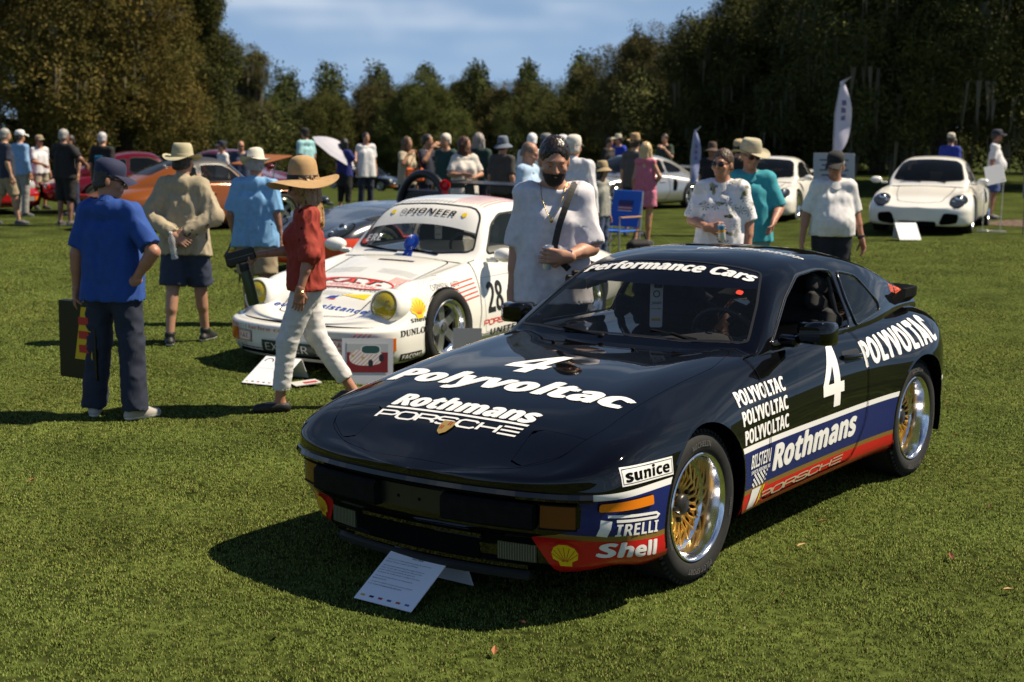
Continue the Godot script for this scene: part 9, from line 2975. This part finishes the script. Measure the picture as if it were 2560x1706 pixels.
func props() -> void:
	var story := [["Model: 944", 0.125, 0.095, 0.0085, 1], ["Year: 1986", 0.13, 0.108, 0.0085, 1], ["Color: Black", 0.125, 0.121, 0.0085, 1], ["This is 1 of 31 944s built exclusively for use in the", 0.015, 0.145, 0.0075], ["Rothmans Porsche Canadian Cup Challenge.", 0.012, 0.158, 0.0075], ["With associate sponsorship from Shell, Pirelli and", 0.015, 0.180, 0.0075], ["Sunice, 10 races were run during the 1986 and 1987", 0.012, 0.193, 0.0075], ["seasons with a prize fund for the grid; this", 0.012, 0.206, 0.0075], ["racing was the richest series in Canada at the time.", 0.012, 0.219, 0.0075], ["This car was #4 and driven by Cam Champion for", 0.015, 0.240, 0.0075], ["Performance Cars.", 0.012, 0.253, 0.0075], ["I found it in Canada and spent two years to acquire", 0.015, 0.272, 0.0075], ["it. It is how it looked at the last race.", 0.012, 0.285, 0.0075]]
	tent_card("printed white tent card in the shade under the black car's nose", Vector3(-0.50, 0.012, -5.36), -0.60, 0.29, 0.32, 0.185, story)
	tent_card("printed white tent card on the grass before the white race car's bumper", Vector3(-1.83, 0.012, -10.13), -0.42, 0.31, 0.32, 0.15, [["Model: 964", 0.15, 0.10, 0.009], ["Carrera Cup", 0.15, 0.115, 0.009], ["Raced with number 28 in long-distance events", 0.02, 0.16, 0.008]])
	tent_card("small white tent card on the lawn before the white car on the right", Vector3(6.45, terrain(6.45, -23.0) + 0.012, -23.0), 0.1, 0.36, 0.26, 0.26, [["Model: 996", 0.15, 0.1, 0.012]])
	# photo poster standing before the white race car
	var o := thing("photo_poster", "framed photo poster of a pale race car, standing before the white race car", "poster", Vector3(-1.06, 0, -10.25), 0.04)
	var s := Soup.new()
	var tb := Basis(Vector3.RIGHT, -0.18)
	add_box(s, Vector3(0, 0.165, -0.03), Vector3(0.375, 0.34, 0.008), tb)
	part("board", s, mat(lin(0.66, 0.67, 0.72), 0.5), o)
	var pm := StandardMaterial3D.new()
	pm.albedo_texture = poster_picture()
	pm.roughness = 0.4
	var q := QuadMesh.new()
	q.size = Vector2(0.30, 0.235)
	var pic := put("printed_picture", q, pm, o)
	pic.transform = Transform3D(tb, Vector3(0, 0.165, -0.03) + tb * Vector3(0, 0.035, 0.0065))
	s = Soup.new()
	bar(s, Vector3(0, 0.0, -0.22), Vector3(0, 0.33, -0.06), 0.006)
	part("leg", s, mat(lin(0.1, 0.1, 0.1), 0.5), o)
	o = thing("blank_card", "plain grey-white card standing at the white race car's front wheel", "sign", Vector3(-0.335, 0, -10.55), 0.05)
	s = Soup.new()
	add_box(s, Vector3(0, 0.19, 0), Vector3(0.215, 0.38, 0.006), Basis(Vector3.RIGHT, -0.12))
	part("card_front", s, mat(lin(0.36, 0.37, 0.36), 0.6), o)
	s = Soup.new()
	add_box(s, Vector3(0, 0.18, -0.1), Vector3(0.215, 0.37, 0.006), Basis(Vector3.RIGHT, 0.3))
	part("card_back", s, mat(lin(0.36, 0.37, 0.36), 0.6), o)
	o = thing("brochure", "folded magazine lying on the grass by the walking person's rear foot", "magazine", Vector3(-1.50, 0.02, -10.15), 0.5)
	s = Soup.new()
	add_box(s, Vector3(0, 0.004, 0), Vector3(0.2, 0.006, 0.15), Basis(Vector3(0, 0, 1), 0.06))
	part("cover", s, mat(lin(0.6, 0.58, 0.55), 0.4), o)
	s = Soup.new()
	add_box(s, Vector3(0.03, 0.0095, 0.02), Vector3(0.1, 0.002, 0.06), Basis(Vector3(0, 0, 1), 0.06))
	part("cover_print", s, mat(lin(0.4, 0.03, 0.05), 0.4), o)
	# rosettes and tags
	var wcar := Transform3D(Basis(Vector3.UP, -W28YAW), Vector3(W28X, 0, W28Z))
	rosette("bright blue award rosette with ribbon tails on the white race car's windscreen base", wcar * Vector3(0.02, 0.905, -0.60), wcar.basis * Basis(Vector3.RIGHT, -0.55), lin(0.012, 0.07, 0.42))
	rosette("red award rosette hung on the black roll hoop of the slate racer", Vector3(-0.93, 1.10, -19.25), Basis(), lin(0.55, 0.012, 0.02))
	var bcar := Transform3D(Basis(Vector3.UP, -CARYAW) * Basis(Vector3(0, 0, 1), 0.018), Vector3(CARX, -0.012, CARZ))
	hang_tag("white judging tag hanging inside the black car's windscreen", bcar * Vector3(-0.03, 1.015, -1.04), 0.05)
	hang_tag("pale judging tag hanging inside the white race car's windscreen", wcar * Vector3(0.02, 1.03, -0.99), -0.2)
	# red cone seen through the black car's glass
	o = thing("traffic_cone", "red and white cone standing between the two race cars", "cone", Vector3(0.32, 0, -9.1))
	s = Soup.new()
	add_lathe(s, [Vector2(0.15, 0.03), Vector2(0.105, 0.40)], Vector3.ZERO, Basis(), 24)
	add_lathe(s, [Vector2(0.075, 0.60), Vector2(0.03, 0.84), Vector2(0.0, 0.84)], Vector3.ZERO, Basis(), 24)
	part("cone_shell", s, mat(lin(0.55, 0.015, 0.015), 0.5), o)
	s = Soup.new()
	add_lathe(s, [Vector2(0.106, 0.40), Vector2(0.0755, 0.60)], Vector3.ZERO, Basis(), 24)
	part("white_band", s, mat(lin(0.7, 0.68, 0.66), 0.5), o)
	s = Soup.new()
	add_box(s, Vector3(0, 0.015, 0), Vector3(0.36, 0.03, 0.36), Basis(), 0.01)
	part("base", s, mat(lin(0.55, 0.015, 0.015), 0.5), o)
	# flags
	feather_flag("tall white feather flag before the dark oaks", Vector3(6.92, 0, -31.0), 1.45, 3.05, 0.34, 0.1, lin(0.50, 0.49, 0.60))
	feather_flag("narrow blue-grey feather flag behind the silver car", Vector3(3.78, 0, -30.5), 0.75, 1.95, 0.20, 0.2, lin(0.20, 0.24, 0.42))
	feather_flag("small pale feather flag beyond the orange car's roof", Vector3(-8.25, terrain(-8.2, -40), -40), 0.9, 1.6, 0.24, 0.1, lin(0.45, 0.44, 0.50))
	# boards
	plain_board("easel_board", "grey poster board on an easel behind the white polo shirt and black cap", Vector3(6.32, terrain(6.3, -28.2), -28.2), -0.1, 0.8, 0.62, 0.70, 0.15, lin(0.36, 0.38, 0.38))
	plain_board("info_board", "dark poster board on a stand at the right edge of the lawn", Vector3(8.86, 0.165, -24.2), -0.2, 0.4, 0.62, 0.62, 0.05, lin(0.16, 0.16, 0.17))
	o = thing("info_stand", "clear acrylic lectern with a white printed panel beside the white car", "stand", Vector3(8.36, 0.165, -24.8), -0.35)
	s = Soup.new()
	add_box(s, Vector3(0, 1.0, 0), Vector3(0.32, 0.42, 0.012), Basis(Vector3(0, 0, 1), 0.25) * Basis(Vector3.RIGHT, -0.7), 0.003)
	part("printed_panel", s, mat(lin(0.62, 0.62, 0.6), 0.4), o)
	s = Soup.new()
	add_box(s, Vector3(0, 0.015, 0), Vector3(0.5, 0.03, 0.4), Basis(), 0.008)
	part("base", s, glass(lin(0.6, 0.65, 0.65), 0.35), o)
	for sg in [-1.0, 1.0]:
		s = Soup.new()
		add_box(s, Vector3(0.15 * sg, 0.48, 0), Vector3(0.02, 0.92, 0.22), Basis(), 0.004)
		part("side_sheet", s, glass(lin(0.6, 0.65, 0.65), 0.3), o)
	# director's chair
	o = thing("folding_chair", "blue folding chair with wooden arms and a flag patch on its back", "chair", Vector3(1.42, 0, -20.0), -0.75)
	var blue := mat(lin(0.012, 0.11, 0.50), 0.7)
	var pole := mat(lin(0.55, 0.56, 0.58), 0.3, 0.8)
	s = Soup.new()
	add_box(s, Vector3(0, 0.46, 0), Vector3(0.50, 0.03, 0.42), Basis(), 0.01)
	part("seat", s, blue, o)
	s = Soup.new()
	add_box(s, Vector3(0, 0.76, -0.26), Vector3(0.52, 0.52, 0.02), Basis(Vector3.RIGHT, -0.22), 0.008)
	part("backrest", s, blue, o)
	s = Soup.new()
	add_box(s, Vector3(0.0, 0.84, -0.262), Vector3(0.24, 0.07, 0.026), Basis(Vector3.RIGHT, -0.22))
	part("flag_canton", s, mat(lin(0.02, 0.03, 0.12), 0.7), o)
	for k in 4:
		s = Soup.new()
		add_box(s, Vector3(0.0, 0.79 - 0.02 * k, -0.25 + 0.0045 * k), Vector3(0.24, 0.012, 0.026), Basis(Vector3.RIGHT, -0.22))
		part("flag_stripe", s, mat(lin(0.5, 0.03, 0.04) if k % 2 == 0 else lin(0.7, 0.7, 0.7), 0.7), o)
	for sg in [-1.0, 1.0]:
		s = Soup.new()
		add_box(s, Vector3(0.28 * sg, 0.66, -0.02), Vector3(0.05, 0.02, 0.46), Basis(), 0.006)
		part("armrest", s, mat(lin(0.40, 0.22, 0.07), 0.5), o)
		for k in [[-0.22, 0.2], [0.2, -0.22]]:
			s = Soup.new()
			bar(s, Vector3(0.26 * sg, 0.0, k[0]), Vector3(0.26 * sg, 0.66 if k[0] > 0 else 1.0, k[0] if k[0] > 0 else -0.31), 0.012)
			part("leg", s, pole, o)
		s = Soup.new()
		bar(s, Vector3(0.24 * sg, 0.03, 0.2), Vector3(-0.24 * sg, 0.44, 0.19), 0.01)
		part("brace", s, pole, o)
	o = thing("duffel_bag", "black bag on the grass beside the blue folding chair", "bag", Vector3(1.72, 0, -19.3), 0.2)
	s = Soup.new()
	add_box(s, Vector3(0, 0.2, 0), Vector3(0.34, 0.38, 0.26), Basis(), 0.07)
	part("pouch", s, mat(lin(0.008, 0.008, 0.008), 0.8), o)
	s = Soup.new()
	add_tube(s, PackedVector3Array([Vector3(-0.1, 0.38, 0), Vector3(-0.06, 0.5, 0), Vector3(0.06, 0.5, 0), Vector3(0.1, 0.38, 0)]), [0.012], 5)
	part("handle", s, mat(lin(0.01, 0.01, 0.01), 0.7), o)

func _ready() -> void:
	seed(7)
	var cam := Camera3D.new()
	cam.name = "view_camera"
	cam.basis = Basis(Vector3.RIGHT, -0.14934) * Basis(Vector3(0, 0, 1), 0.01132)
	cam.position = Vector3(0, 1.875, 0)
	cam.fov = 27.066
	cam.near = 0.1
	cam.far = 900.0
	var lens := CameraAttributesPhysical.new()
	lens.frustum_focal_length = 50.0
	lens.frustum_near = 0.1
	lens.frustum_far = 900.0
	lens.frustum_focus_distance = 6.0
	lens.exposure_aperture = 4.0
	cam.attributes = lens
	add_child(cam)
	cam.fov = 27.066
	make_sky()
	tyre_mat = cloudy(lin(0.011, 0.011, 0.011), 0.85, 5.0, 0.6, 0.01, 11)
	ground()
	trees()
	race_car()
	other_cars()
	props()
	people()
